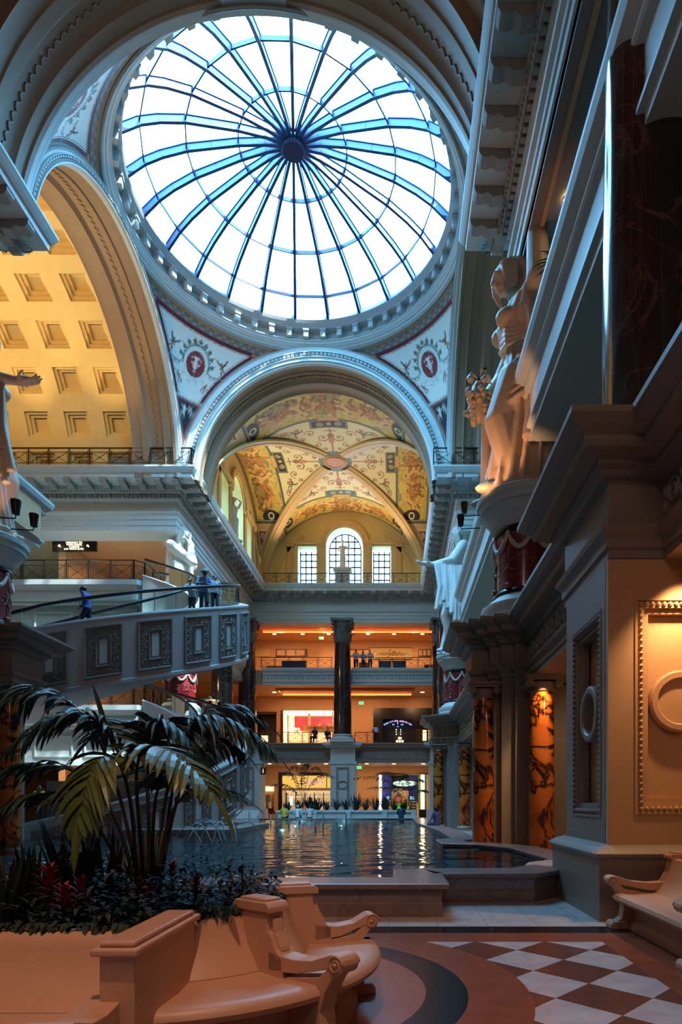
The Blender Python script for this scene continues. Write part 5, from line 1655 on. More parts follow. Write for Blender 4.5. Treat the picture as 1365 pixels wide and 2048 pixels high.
# on the upper escalator
def on_stair(s, r, low=False):
    p = ramp_pt(r, s, low, -.3); return p
p = on_stair(-.2, 4.3); person('person in a blue shirt walking down the upper curved escalator, head bowed', (-11.75, 23.75, 7.92), PI, 'walk', cloth('blue_shirt', srgb(76, 96, 170)), cloth('navy_trousers', srgb(20, 22, 40)), SKIND, vox=.012, sc_=1.08)
person('person in blue shirt, dark mask and pale hat on the upper escalator', (-8.2, 26.7, 9.6), -1.2, 'lean', cloth('denim_shirt', srgb(96, 136, 186)), cloth('dark_jeans', srgb(16, 28, 50)), SKIN, hat=cloth('pale_hat', srgb(130, 160, 156)), mask=True, vox=.012, sc_=1.1)
person('person with bare arms in a light patterned top standing behind the hatted person', (-7.95, 27.4, 9.8), -1.0, 'stand', cloth('pale_print', srgb(190, 180, 186)), cloth('dark_jeans', srgb(16, 28, 50)), SKIN, short=True, vox=.012, sc_=.97)
person('person in a white top with dark hair beside the hatted person on the left', (-8.75, 26.6, 9.5), -1.5, 'lean', cloth('white_top', srgb(206, 206, 214)), cloth('dark_jeans', srgb(16, 28, 50)), SKIN, vox=.012, sc_=.93)
# on the lower escalator
person('person in black seen from behind at the top of the lower escalator', (-8.75, 30.9, 4.75), 1.8, 'stand', cloth('black_top', srgb(14, 14, 20)), cloth('dark_jeans', srgb(16, 28, 50)), SKIND, vox=.014)
person('person in a blue top close beside the person in black on the lower escalator', (-8.3, 30.6, 4.65), 2.1, 'stand', cloth('blue_top', srgb(60, 90, 170)), cloth('navy_trousers', srgb(20, 22, 40)), SKIN, vox=.014, sc_=.96)
person('person in a light grey top left of the pair on the lower escalator', (-9.3, 31.2, 4.95), 1.6, 'stand', cloth('grey_top', srgb(130, 130, 140)), cloth('navy_trousers', srgb(20, 22, 40)), SKIN, vox=.014, sc_=.95)
# galleries
person('person in a white top, left of three at the top gallery railing', (-3.45, 53.75, 12.9), -PI / 2, 'lean', cloth('white_top', srgb(206, 206, 214)), cloth('dark_jeans', srgb(16, 28, 50)), SKIND)
person('person in a light blue top, middle of three at the top gallery railing', (-2.85, 53.8, 12.9), -PI / 2, 'lean', cloth('sky_top', srgb(140, 170, 206)), cloth('navy_trousers', srgb(20, 22, 40)), SKIND, sc_=.93)
person('person in a white shirt, right of three at the top gallery railing', (-2.25, 53.75, 12.9), -PI / 2, 'lean', cloth('white_top', srgb(206, 206, 214)), cloth('dark_jeans', srgb(16, 28, 50)), SKIN, longh=True)
person('person in white shirt and black trousers at the middle gallery railing', (-1.75, 53.6, 6.5), PI / 2 + .3, 'lean', cloth('lilac_shirt', srgb(186, 186, 216)), cloth('black_trousers', srgb(10, 10, 12)), SKIND)
person('person in a dark jacket seated behind the middle railing by the red shop', (-7.0, 53.9, 6.5), -PI / 2 - .4, 'sit', cloth('charcoal_jacket', srgb(40, 40, 52)), cloth('black_trousers', srgb(10, 10, 12)), SKIN, longh=True, sc_=1.1)
person('person in black with long hair seated right of the dark-jacketed person', (-5.95, 53.9, 6.5), -PI / 2 + .5, 'sit', cloth('black_top', srgb(14, 14, 20)), cloth('blue_skirt', srgb(60, 70, 120)), SKIN, longh=True)
# ground floor by the pool
person('person in a yellow jacket seated on the far pool edge facing away', (at(568, 1637, 41.35).x, 41.35, 0), PI / 2 - .3, 'sit', cloth('yellow_jacket', srgb(206, 176, 60)), cloth('navy_trousers', srgb(20, 22, 40)), SKIN)
person('person in a white shirt and cap seated on the far pool edge, left of two', (at(596, 1637, 41.35).x, 41.35, 0), PI / 2, 'sit', cloth('white_top', srgb(206, 206, 214)), cloth('dark_jeans', srgb(16, 28, 50)), SKIND, hair=HAIRG)
person('person in a pale patterned top seated on the far pool edge, right of two', (at(620, 1637, 41.35).x, 41.35, 0), PI / 2 + .2, 'sit', cloth('pale_print', srgb(190, 180, 186)), cloth('dark_jeans', srgb(16, 28, 50)), SKIN)
person('person in dark blue seated on the pool edge before the bright shop', (at(803, 1637, 41.35).x, 41.35, 0), PI / 2, 'sit', cloth('navy_jacket', srgb(24, 62, 98)), cloth('black_trousers', srgb(10, 10, 12)), SKIND)
person('person in a purple dress seated on the right edge of the pool', (1.9, 29.0, .0), PI * .75, 'sit', cloth('purple_dress', srgb(76, 70, 126)), cloth('violet_skirt', srgb(90, 84, 140)), SKIN, longh=True, short=True)
person('person in a light blue shirt beside the pool, partly hidden behind the orange column', (3.0, 23.5, 0), PI, 'stand', cloth('sky_top', srgb(140, 170, 206)), cloth('white_trousers', srgb(200, 200, 206)), SKIN)
person('person in black standing at the orange counter inside the bright shop', (.9, 61.0, 0), PI, 'stand', cloth('black_top', srgb(14, 14, 20)), cloth('black_trousers', srgb(10, 10, 12)), SKIN)
person('person behind the orange counter inside the bright shop, dark top', (-.6, 62.0, 0), 0, 'stand', cloth('black_top', srgb(14, 14, 20)), cloth('black_trousers', srgb(10, 10, 12)), SKIN, sc_=.95)
person('person in a yellow shirt and dark trousers standing beyond the palm at left', (-16.0, 28.0, .55), -.5, 'stand', cloth('yellow_shirt', srgb(214, 160, 60)), cloth('navy_trousers', srgb(20, 22, 40)), SKIND)
# ============================================================ SHOPS, SIGNS
def text_mesh(s, size, m, parent, loc, rx=PI / 2, rz=0, name='lettering', shear=0, align='CENTER', extr=.01, space=1.0, sx=1.0):
    cu = bpy.data.curves.new('t', 'FONT'); cu.body = s; cu.size = size; cu.align_x = align; cu.align_y = 'CENTER'; cu.extrude = extr; cu.shear = shear; cu.space_character = space; cu.space_line = .95
    o = bpy.data.objects.new('t', cu); col.objects.link(o)
    dg = bpy.context.evaluated_depsgraph_get(); dg.update()
    me = bpy.data.meshes.new_from_object(o.evaluated_get(dg)); bpy.data.objects.remove(o)
    me.name = name; me.materials.clear()
    n = link_mesh(name, me, m, parent); n.location = loc; n.rotation_euler = (rx, 0, rz); n.scale = (sx, 1, 1)
    return n
E_WARM = emit('warm_light_panel', srgb(255, 206, 130), 3.0)
E_WHITE = emit('white_light_panel', srgb(255, 244, 220), 4.0)
E_LAMP = emit('downlight', srgb(255, 226, 170), 14.0)
E_GREEN = emit('green_sign_light', (.05, 1, .25), 2.2)
E_SIGNW = emit('sign_letter_light', srgb(255, 250, 215), 1.6)
E_BLUE = emit('sign_blue_light', srgb(150, 170, 255), 2.6)
E_LILAC = emit('sign_lilac_light', srgb(150, 120, 235), .8)
SHOPW = mat('shop_white', srgb(230, 214, 180), .6); REDW = mat('red_wall', srgb(150, 14, 16), .5); BLUEW = mat('blue_wall', srgb(30, 44, 150), .5)
GREENW = mat('green_wall', srgb(90, 176, 30), .5); LIME = mat('lime_strip', srgb(150, 214, 20), .5); ORANGE = mat('orange_counter', srgb(230, 92, 24), .5); WOODD = mat('dark_wood', srgb(60, 32, 22), .4, noise=.2)
DARKBOX = mat('navy_hoarding', srgb(16, 34, 56), .5); MINT = mat('mint_oval', srgb(206, 232, 222), .4); PINK = mat('pink_print', srgb(226, 60, 90), .5); YEL = mat('yellow_print', srgb(236, 200, 50), .5)
SGLASS = glass('shop_glass', (.97, .98, .97, 1), .12)
def B(name, m, parent, *b):
    q = MB(); q.box(*b); return q.build(name, m, parent)
# party walls between shopfronts
WY = 60.0
mb = MB()
# level 1 front wall with openings
def wall_with_openings(nm, z0, z1, holes, m=WALLW):
    o = plate([(-30, z0), (9, z0), (9, z1), (-30, z1)], [rect(*h) for h in holes], WY, WY + .3, nm, m); tag(o, kind='structure')
wall_with_openings('wall_shops_ground', 0, 4.95, [(-13.5, -11.75, .55, 3.1), (-11.2, -6.2, .02, 4.25), (-1.75, 3.05, .02, 4.25)])
wall_with_openings('wall_shops_middle', 6.5, 11.6, [(-13.4, -11.5, 6.6, 10.0), (-11.0, -5.0, 6.55, 10.3), (-2.2, 3.4, 6.55, 10.4)])
wall_with_openings('wall_shops_top', 12.9, 16.95, [(-12.5, -11.0, 13.0, 14.6), (2.7, 4.5, 13.0, 14.7), (-3.6, -2.6, 13, 14.9)])
q = MB()
for x in (-11.4, -6.1, -1.95, 3.25, -13.8): q.box(x - .1, x + .1, WY + .3, 64, 0, 16.9)
tag(q.build('wall_party', SHOPW), kind='structure')
for nm, z in (('ground', 4.3), ('middle', 10.4), ('top', 15)):
    q = MB(); q.box(-30, 9, WY + .3, 64, z, z + .05); tag(q.build('ceiling_shop_' + nm, SHOPW), kind='structure')
# --- ground floor left shop (script sign)
s = empty('shopfront', (-8.7, WY, 0), 0, 'ground floor shop with yellow lit transom and lilac script sign', 'shopfront')
def LB(name, m, x0, x1, y0, y1, z0, z1, par=None):
    par = par or s; q = MB(); q.box(x0, x1, y0, y1, z0, z1)
    return q.build(name, m, par)
LB('frame_header', BLACK, -2.6, 2.6, -.15, .1, 4.05, 4.35); LB('frame_side', BLACK, -2.6, -2.25, -.15, .1, 0, 4.05)
for i, (x0, x1) in enumerate(((-2.2, -.42), (-.34, 1.98), (2.06, 2.5))):
    LB('transom_panel', emit('transom_light', srgb(226, 178, 84), .9) if i == 0 else MATS['transom_light'], x0, x1, -.02, .03, 2.85, 4.02)
for x in (-.42, 1.98): LB('mullion', BLACK, x, x + .08, -.06, .06, 2.85, 4.05)
LB('transom_bar', TAUPE, -2.25, 2.6, -.08, .08, 2.6, 2.85)
text_mesh("Kiehl's", .62, E_LILAC, s, (.75, -.06, 3.42), shear=.5, name='script_sign', sx=1.1)
LB('back_wall', SHOPW, -2.5, 2.5, 3.6, 3.7, 0, 4.2)
for k in range(5):
    x0 = -2.0 + k * .9
    sh = LB('shelf_unit', WOODD, x0, x0 + .05, .6, 1.0, 0, 2.4)
    for j in range(6):
        q = MB(); q.box(x0, x0 + .75, .6, 1.0, .3 + j * .38, .33 + j * .38); q.build('shelf_board', WOODD, sh)
rnd = random.Random(4)
for i, (c, nm) in enumerate((((240, 226, 190), 'cream_pack'), ((200, 150, 90), 'amber_pack'), ((230, 230, 226), 'white_pack'))):
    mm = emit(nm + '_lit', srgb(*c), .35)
    for k in range(22):
        x = -1.9 + rnd.randrange(5) * .9 + rnd.random() * .6; z = .33 + rnd.randrange(6) * .38
        q = MB(); q.box(-.05, .05, -.05, .05, 0, rnd.uniform(.14, .26))
        o = q.build('shop_bottle', mm, None); o.location = (-8.7 + x, WY + .75, z); tag(o, 'small product pack on the shelves behind the script-signed shop window', 'bottle', 'packs on the shelves of the script-signed shop')
LB('light_box', E_WHITE, -1.55, -1.3, .2, .25, 1.2, 2.0)
# --- ground floor far left window shop
s = empty('shopfront', (-12.6, WY, 0), 0, 'small ground floor display window with chairs left of the script-signed shop', 'shopfront')
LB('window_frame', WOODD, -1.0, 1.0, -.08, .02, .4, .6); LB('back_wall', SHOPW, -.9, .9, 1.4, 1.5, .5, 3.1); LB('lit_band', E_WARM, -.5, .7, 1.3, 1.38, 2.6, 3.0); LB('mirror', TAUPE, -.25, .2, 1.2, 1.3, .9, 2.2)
LB('counter', WOODD, -.6, .7, .3, .8, .5, 1.0); 
for x in (-.25, .3): LB('stool_back', SHOPW, x, x + .3, .1, .2, .9, 1.5)
# --- bright watch shop
s = empty('shopfront', (.65, WY, 0), 0, 'bright ground floor watch shop with mint oval sign and blue walls', 'shopfront')
LB('frame_header', BLACK, -2.4, 2.4, -.1, .1, 4.15, 4.28); LB('side_post', E_WHITE, -2.3, -2.05, -.02, .1, .0, 4.1); LB('blue_panel', BLUEW, -2.0, -1.1, .9, 1.0, 1.4, 4.1); LB('blue_panel', BLUEW, .55, 1.5, .9, 1.0, 1.4, 4.1)
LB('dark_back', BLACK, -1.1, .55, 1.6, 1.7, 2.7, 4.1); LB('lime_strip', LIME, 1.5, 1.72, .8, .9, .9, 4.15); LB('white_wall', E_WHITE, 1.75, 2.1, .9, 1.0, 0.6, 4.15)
LB('botanical_print', mat('botanical_print', srgb(170, 190, 130), .5, noise=.5, nscale=6), 2.1, 2.38, .85, .95, .2, 4.1)
q = MB(); q.lathe([(.01, .03), (1.12, .03), (1.14, 0), (1.12, -.03), (.01, -.03)], (0, 0, 0), 40, sy=.24)
ov = q.build('oval_sign', emit('mint_sign_light', srgb(206, 240, 226), .9), s); ov.rotation_euler = (PI / 2, 0, 0); ov.location = (.15, -.1, 3.28)
text_mesh("swatch", .42, BLACK, s, (-.02, -.16, 3.28), name='lettering', space=1.15, sx=1.15)
q = MB(); 
for b_ in ((.82, 1.0, 3.2, 3.22), (.82, 1.0, 3.34, 3.36), (.82, .84, 3.22, 3.34), (.98, 1.0, 3.22, 3.34)): q.box(b_[0], b_[1], -.17, -.15, b_[2], b_[3])
q.build('square_mark', BLACK, s)
LB('poster_cards', SHOPW, -1.0, -.1, 1.2, 1.25, 2.2, 2.8)
c1 = LB('poster_card', SHOPW, -.1, .5, 1.15, 1.2, 2.2, 2.95); c1.rotation_euler = (0, .25, 0)
text_mesh("7", .4, mat('red_ink', srgb(170, 20, 30), .5), s, (-.0, 1.1, 2.75), name='number_mark')
LB('poster_field', SHOPW, -.95, .55, 1.5, 1.55, 1.35, 2.25)
for (cx, r1, mm, nm) in ((-.45, .42, PINK, 'pink_ring'), (.35, .4, YEL, 'yellow_ring')):
    q = MB(); q.lathe([(r1, 0), (r1 * .62, 0), (r1 * .62, .04), (r1, .04), (r1, 0)], (0, 0, 0), 32); o = q.build(nm, mm, s); o.rotation_euler = (PI / 2, 0, 0); o.location = (cx, 1.48, 1.78)
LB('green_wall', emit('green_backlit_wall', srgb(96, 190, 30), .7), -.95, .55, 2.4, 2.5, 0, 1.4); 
for (x0, x1) in ((-.75, -.1), (.35, .95)): LB('orange_counter', ORANGE, x0, x1, .9, 1.5, 0, .85)
LB('white_display', SHOPW, -1.95, -1.15, .3, .6, 0.2, 1.7)
for k in range(4):
    LB('display_shelf', TAUPE, -1.9, -1.2, .26, .3, .4 + k * .32, .44 + k * .32); LB('watch_row', PINK if k == 0 else WOODD, -1.8, -1.3, .24, .28, .48 + k * .32, .58 + k * .32)
LB('right_display', SHOPW, .65, 1.35, .4, .7, 0.3, 1.6)
for k in range(4): LB('watch_row', WOODD, .7, 1.3, .34, .4, .5 + k * .28, .62 + k * .28)
LB('dark_cabinet', BLACK, 1.55, 2.25, .2, .7, 0, .8); LB('small_screen', emit('screen_blue', srgb(120, 190, 230), 1.2), .7, 1.1, .34, .38, 1.75, 2.05); LB('small_screen', MATS['screen_blue'], -1.7, -1.3, .34, .38, 1.75, 2.05)
LB('door_glass', SGLASS, -1.1, 1.25, -.06, -.04, 0, 2.6); LB('door_frame', CHROME, -2.3, 2.3, -.08, -.02, 2.6, 2.66)
for x in (-1.15, 1.22): LB('door_frame', CHROME, x, x + .06, -.08, -.02, 0, 2.6)
# --- middle level : red and white shoe shop
s = empty('shopfront', (-8.0, WY, 6.5), 0, 'middle gallery shop with red upper wall and dark sign board', 'shopfront')
LB('frame', WOODD, -3.1, -2.85, -.15, .05, 0, 3.8); LB('back_wall', SHOPW, -2.85, 3, 2.8, 2.9, 0, 3.8); LB('red_wall', REDW, -2.2, 3, 2.6, 2.75, 2.2, 3.6)
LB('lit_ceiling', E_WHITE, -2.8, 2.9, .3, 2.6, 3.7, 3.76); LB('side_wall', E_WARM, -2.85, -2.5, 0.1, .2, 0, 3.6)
LB('post', SHOPW, -.45, -.25, -.1, .1, 0, 3.5); LB('post', SHOPW, 2.35, 2.6, -.1, .1, 0, 3.5)
LB('sign_board', WALLW, -.9, 2.6, -.2, 0, 1.9, 2.3); text_mesh("DONALD J PLINER", .33, WOODD, s, (.95, -.23, 2.1), space=1.05, extr=.03, name='sign_letters')
LB('door_head', WOODD, -.3, 2.3, -.05, .05, 1.78, 1.84); LB('door_post', WOODD, -.3, -.22, -.05, .05, 0, 1.8); LB('door_post', WOODD, 2.2, 2.28, -.05, .05, 0, 1.8)
for k in range(5): LB('shoe_box_display', SHOPW if k % 2 else PINK, -.0 + k * .5, .22 + k * .5, -.12, 0.05, 2.32, 2.5)
def chandelier(label, loc, tiers=2):
    t = empty('chandelier', loc, 0, label, 'chandelier')
    r = MB(); r.tube([(0, 0, 1.4), (0, 0, 0)], .02, 6); r.build('rod', BRONZE, t)
    for k in range(tiers):
        for q in range(8):
            a = 2 * PI * q / 8; rr_ = .5 - .2 * k
            m = MB(); m.ellipsoid((rr_ * math.cos(a), rr_ * math.sin(a), -.1 + .3 * k), (.07, .07, .11), 8, 6); m.build('lit_glass', MATS['chand'] if 'chand' in MATS else emit('chand', srgb(255, 200, 140), 4), t, smooth=True)
            m = MB(); m.tube([(0, 0, .3 * k), (rr_ * .6 * math.cos(a), rr_ * .6 * math.sin(a), -.25 + .3 * k), (rr_ * math.cos(a), rr_ * math.sin(a), -.18 + .3 * k)], .015, 5); m.build('arm', BRONZE, t)
    return t
chandelier('small glass chandelier hanging in the red and white middle gallery shop', (-9.75, WY + .8, 8.4))
# --- middle level : black shop with arched blue lettering
s = empty('shopfront', (.6, WY, 6.5), 0, 'black middle gallery shop with arched blue lettering', 'shopfront')
LB('black_front', BLACK, -2.8, 2.8, -.2, -.1, 2.95, 4.0); LB('black_back', BLACK, -2.7, 2.7, 1.6, 1.7, 0, 3.9); LB('side_pier', BLACK, -2.8, -1.9, -.2, -.05, 0, 3.0)
tx = "CHRISTIAN AUDIGIER"; n = len(tx)
for k, chh in enumerate(tx):
    if chh == ' ': continue
    u = (k - (n - 1) / 2) / n; x = u * 2.7; z = 2.75 - 1.0 * u * u * 1.6
    text_mesh(chh, .22, E_BLUE, s, (x - .45, -.24, z), name='letter')
text_mesh("EST.", .14, E_BLUE, s, (-.85, -.24, 2.4)); text_mesh("1958", .14, E_BLUE, s, (-.05, -.24, 2.4)); text_mesh("I", .4, E_BLUE, s, (-.45, -.24, 2.55), name='emblem'); text_mesh("LV", .15, E_BLUE, s, (-.45, -.24, 2.22))
LB('red_glow', REDW, -.9, .5, 1.4, 1.55, 2.9, 3.1)
for k in range(3):
    for x in (-.62, -.2): LB('small_lamp', E_LAMP, x, x + .06, 0.2, .25, 1.5 + k * .22, 1.56 + k * .22)
LB('display_box', WOODD, 1.3, 2.3, 0, .3, 0, 2.0); LB('lit_poster', E_WARM, 1.95, 2.3, -.06, 0, .9, 1.9); LB('orange_soffit', COPPER, 1.1, 2.6, .0, .6, 2.9, 3.0)
chandelier('glowing crystal chandelier low in the black middle gallery shop', (.35, WY + .7, 7.2), 3)
s = empty('shopfront', (-12.4, WY, 6.5), 0, 'dark middle gallery shop window left of the red and white shop', 'shopfront')
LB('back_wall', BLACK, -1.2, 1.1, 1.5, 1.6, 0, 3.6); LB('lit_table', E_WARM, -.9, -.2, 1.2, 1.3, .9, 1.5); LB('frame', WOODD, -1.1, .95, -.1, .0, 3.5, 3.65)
# --- top level boards
s = empty('shop_sign', (-.6, WY, 13.5), 0, 'cream lit shop sign board with dark script on the top gallery', 'sign')
LB('board', YELLOW, -1.9, 2.1, -.15, -.02, 1.75, 2.75); LB('board_frame', WOODD, -1.98, 2.18, -.12, 0, 2.75, 2.82); LB('board_frame', WOODD, -1.98, 2.18, -.12, 0, 1.68, 1.75)
text_mesh("Tommy", .62, BLACK, s, (-.85, -.2, 2.2), shear=.45); text_mesh("Bahama", .62, BLACK, s, (1.05, -.2, 2.2), shear=.45)
q = MB(); q.box(-.02, .02, -.2, -.18, 2.0, 2.5); 
for k in range(5): q.tube([(0, -.19, 2.5), (.14 * math.cos(k * .75), -.19, 2.5 + .1 * math.sin(k * .75))], .012, 4)
q.build('palm_emblem', BLACK, s)
for k, (px, w_) in enumerate(((720, 42), (850, 26), (583, 62), (520, 40))):
    x = (px - PX) / F * 59.8
    t = empty('wall_panel', (x, 59.9, 15.8), 0, ('dark framed panel left of the cream script sign', 'dark framed panel right of the cream script sign', 'long dark framed panel on the top gallery wall left of the middle column', 'cream lit sign board at the left end of the top gallery')[k], 'wall panel')
    ww = w_ / F * 59.8 / 2
    q = MB(); q.box(-ww, ww, -.05, .08, -.35, .35); q.build('frame', WOODD if k != 3 else YELLOW, t)
    for j in range(3):
        q = MB(); q.box(-ww + .08 + j * ww * .64, -ww + ww * .58 + j * ww * .64, -.07, -.04, -.25, .25); q.build('inset', WALLW if k != 3 else YELLOW, t)
for k, (px0, px1, lab) in enumerate(((564, 612, 'dark blue box kiosk behind the top gallery railing left of the middle column'), (758, 783, 'dark blue box kiosk behind the top railing, left one of the right pair'), (786, 812, 'dark blue box kiosk behind the top railing, right one of the right pair'))):
    x0, x1 = ((px0 - PX) / F * 54.6, (px1 - PX) / F * 54.6); t = empty('kiosk', ((x0 + x1) / 2, 54.8, 12.8), 0, lab, 'kiosk'); hw = (x1 - x0) / 2
    q = MB(); q.box(-hw, hw, -.2, .4, 0, 1.0); q.build('cabinet', DARKBOX, t); q = MB(); q.box(-hw - .03, hw + .03, -.25, .45, 1.0, 1.05); q.build('top', WOODD, t)
t = empty('display_table', (-2.2, 54.7, 12.8), 0, 'pale blue lit display behind the top railing below the three people', 'display table')
q = MB(); q.box(-1.2, 1.2, -.2, .3, .0, .35); q.build('table_top', emit('pale_blue_light', srgb(170, 230, 240), 1.0), t); q = MB(); q.box(-1.0, 1.0, -.1, .2, -.05, .02); q.build('base', BLACK, t)
# --- signs
def exit_sign(px, py, Y, lab):
    p = at(px, py, Y); t = empty('exit_sign', p, 0, lab, 'sign'); q = MB(); q.box(-.2, .2, -.03, .03, -.12, .12); q.build('housing', E_GREEN, t)
    text_mesh("EXIT", .17, mat('exit_ink', srgb(0, 60, 20), .5) if 'exit_ink' not in MATS else MATS['exit_ink'], t, (0, -.045, 0)); q = MB(); q.box(-.01, .01, -.01, .01, .12, .6); q.build('stem', BLACK, t)
exit_sign(643, 1276, 57, 'green lit exit sign on the top gallery ceiling'); exit_sign(723, 1406, 57, 'green lit exit sign under the middle gallery ceiling right of the column'); exit_sign(719, 1535, 57, 'green lit exit sign on the ground floor right of the middle pier')
t = empty('direction_sign', at(150, 1093, 37.0), 0, 'black hanging sign with lit white lines of text and two arrows', 'sign')
q = MB(); q.box(-1.3, 1.3, -.08, .08, -.3, .3); q.build('board', BLACK, t)
for x in (-.8, .85):
    q = MB(); q.box(x - .03, x + .03, -.03, .03, .3, .75); q.build('hanger', BLACK, t)
for k, line in enumerate(("HIGHWAY TO", "MORE SHOPS", "CAESARS", "LAS VEGAS BLVD.")): text_mesh(line, .145, E_SIGNW, t, (0, -.1, .19 - .125 * k), name='lettering', sx=1.05)
for x in (-.88, .8):
    q = MB(); q.add([(x - .1, -.09, .0), (x + .0, -.09, .1), (x + .1, -.09, -.04), (x + .06, -.09, -.08)], [(0, 1, 2, 3)]); q.build('arrow', E_SIGNW, t)
t = empty('information_sign', at(527, 1542, 50), 0, 'small black hanging sign with a white i at the left of the ground floor', 'sign')
q = MB(); q.box(-.22, .22, -.06, .06, -.28, .28); q.build('board', BLACK, t); text_mesh("i", .5, E_SIGNW, t, (0, -.08, 0)); q = MB(); q.box(-.02, .02, -.02, .02, .28, .6); q.build('hanger', BLACK, t)
# --- coffers / cove ceilings
def cove(nm, x0, x1, y0, y1, z):
    q = MB(); q.box(x0, x1, y0, y1, z - .02, z + .0); o = tag(q.build(nm, COPPER), kind='structure')
    q = MB()
    for b_ in ((x0, x1, y0 + .02, y0 + .08), (x0, x1, y1 - .08, y1 - .02)): q.box(b_[0], b_[1], b_[2], b_[3], z - .12, z - .06)
    q.build('cove_light', MATS['cove_glow'] if 'cove_glow' in MATS else emit('cove_glow', srgb(255, 130, 60), 5), o)
    q = MB()
    for b_ in ((x0 - .2, x1 + .2, y0 - .2, y0), (x0 - .2, x1 + .2, y1, y1 + .2), (x0 - .2, x0, y0, y1), (x1, x1 + .2, y0, y1)): q.box(b_[0], b_[1], b_[2], b_[3], z - .16, z)
    q.build('cove_moulding', WALLW, o)
cove('ceiling_cove_middle', -10.5, 1.4, 55.6, 58.0, 11.55); cove('ceiling_cove_top', -12.0, 3.2, 54.6, 56.4, 16.93)
# downlights
DLM = None
def downlight(x, y, z, lab, grp):
    global DLM
    if DLM is None:
        t = empty('downlight', (x, y, z), 0, lab, 'ceiling light', grp)
        q = MB(); q.lathe([(.17, 0), (.2, -.02), (.22, 0)], n=16); q.build('ring', CREAM, t); q = MB(); q.lathe([(.001, -.01), (.17, -.01)], n=16); q.build('lens', E_LAMP, t); DLM = t; return t
    return dup(DLM, (x, y, z), label=lab, group=grp)
for (z, lv) in ((16.94, 'top gallery'), (11.58, 'middle gallery'), (4.88, 'ground floor')):
    for x in (-11.2, -8.6, -6.2, -2.6, -.2, 2.4): downlight(x, 57.4 if z > 5 else 55.2, z, 'round recessed light in the %s ceiling at the back' % lv, 'recessed lights of the %s at the back' % lv)
downlight(3.95, 15.7, 4.88, 'round recessed light in front of the lit orange column at right', None)
downlight(4.35, 15.6, 16.6, 'bright recessed light in the high ceiling panel above the large statue', None)
for (x, y) in ((-19, 36.5), (-17, 36.6), (-15, 36.5)): downlight(x, y, 16.93, 'round recessed light above the hanging direction sign', 'recessed lights above the hanging sign')
q = MB(); 
for b_ in ((3.75, 3.85, 9, 17.2), (4.85, 4.95, 9, 17.2), (3.85, 4.85, 17.1, 17.2)): q.box(b_[0], b_[1], b_[2], b_[3], 16.55, 16.75)
tag(q.build('trim_40', WALLW), kind='structure')
q = MB(); q.box(3.5, 9, -8, 18.4, 16.65, 16.95); tag(q.build('ceiling_right_gallery', TAUPE), kind='structure')
# ============================================================ POOL
def water_mat():
    m, nt, b = new_mat('pool_water')
    nt.nodes.remove(b); out = nt.nodes['Material Output']; L = nt.links
    tc = nt.nodes.new('ShaderNodeNewGeometry')
    mp = nt.nodes.new('ShaderNodeMapping'); mp.inputs['Scale'].default_value = (1.0, 2.2, 1); L.new(tc.outputs['Position'], mp.inputs['Vector'])
    n = nt.nodes.new('ShaderNodeTexNoise'); n.inputs['Scale'].default_value = 2.6; n.inputs['Detail'].default_value = 3; L.new(mp.outputs[0], n.inputs['Vector'])
    n2 = nt.nodes.new('ShaderNodeTexNoise'); n2.inputs['Scale'].default_value = 8; n2.inputs['Detail'].default_value = 2; L.new(mp.outputs[0], n2.inputs['Vector'])
    ad = nt.nodes.new('ShaderNodeMath'); ad.operation = 'MULTIPLY_ADD'; ad.inputs[1].default_value = .35; L.new(n2.outputs['Fac'], ad.inputs[0]); L.new(n.outputs['Fac'], ad.inputs[2])
    bp = nt.nodes.new('ShaderNodeBump'); bp.inputs['Strength'].default_value = .12; bp.inputs['Distance'].default_value = .02; L.new(ad.outputs[0], bp.inputs['Height'])
    g = nt.nodes.new('ShaderNodeBsdfGlossy'); g.inputs['Roughness'].default_value = .03; L.new(bp.outputs[0], g.inputs['Normal'])
    t = nt.nodes.new('ShaderNodeBsdfTransparent'); t.inputs['Color'].default_value = (.32, .55, .6, 1)
    f = nt.nodes.new('ShaderNodeFresnel'); f.inputs['IOR'].default_value = 1.4; L.new(bp.outputs[0], f.inputs['Normal'])
    mx = nt.nodes.new('ShaderNodeMixShader'); L.new(f.outputs[0], mx.inputs['Fac']); L.new(t.outputs[0], mx.inputs[1]); L.new(g.outputs[0], mx.inputs[2]); L.new(mx.outputs[0], out.inputs['Surface'])
    return m
def pooltile():
    m, nt, b = new_mat('pool_tile'); L = nt.links
    tc = nt.nodes.new('ShaderNodeNewGeometry')
    br = nt.nodes.new('ShaderNodeTexBrick'); br.inputs['Scale'].default_value = 1.0; br.inputs['Color1'].default_value = srgb(60, 84, 90); br.inputs['Color2'].default_value = srgb(96, 110, 108); br.inputs['Mortar'].default_value = srgb(60, 70, 74)
    br.inputs['Brick Width'].default_value = 1.2; br.inputs['Row Height'].default_value = .8; br.inputs['Mortar Size'].default_value = .02
    L.new(tc.outputs['Position'], br.inputs['Vector']); L.new(br.outputs['Color'], b.inputs['Base Color'])
    return m
INNER = [(-9, 9.27), (-.02, 9.27), (-.02, 10.3), (.42, 10.5), (1.9, 10.55), (2.5, 11.2), (3.05, 12.4), (2.8, 15.3), (2.1, 16.5), (1.25, 16.8), (1.19, 18.5), (1.75, 19.2), (1.7, 24.4), (1.07, 32.7), (1.07, 41.0), (-9, 41.0)]
pl = empty('pool', (0, 20, 0), 0, 'large reflecting pool with rippled water filling the middle of the hall', 'pool')
_wr = random.Random(12); _W = []
for k in range(16):
    lam = _wr.uniform(.35, 1.5); a = _wr.gauss(PI / 2, .9); _W.append((2 * PI / lam * math.cos(a), 2 * PI / lam * math.sin(a), _wr.uniform(0, 6.28), .011 * lam / (2 * PI)))
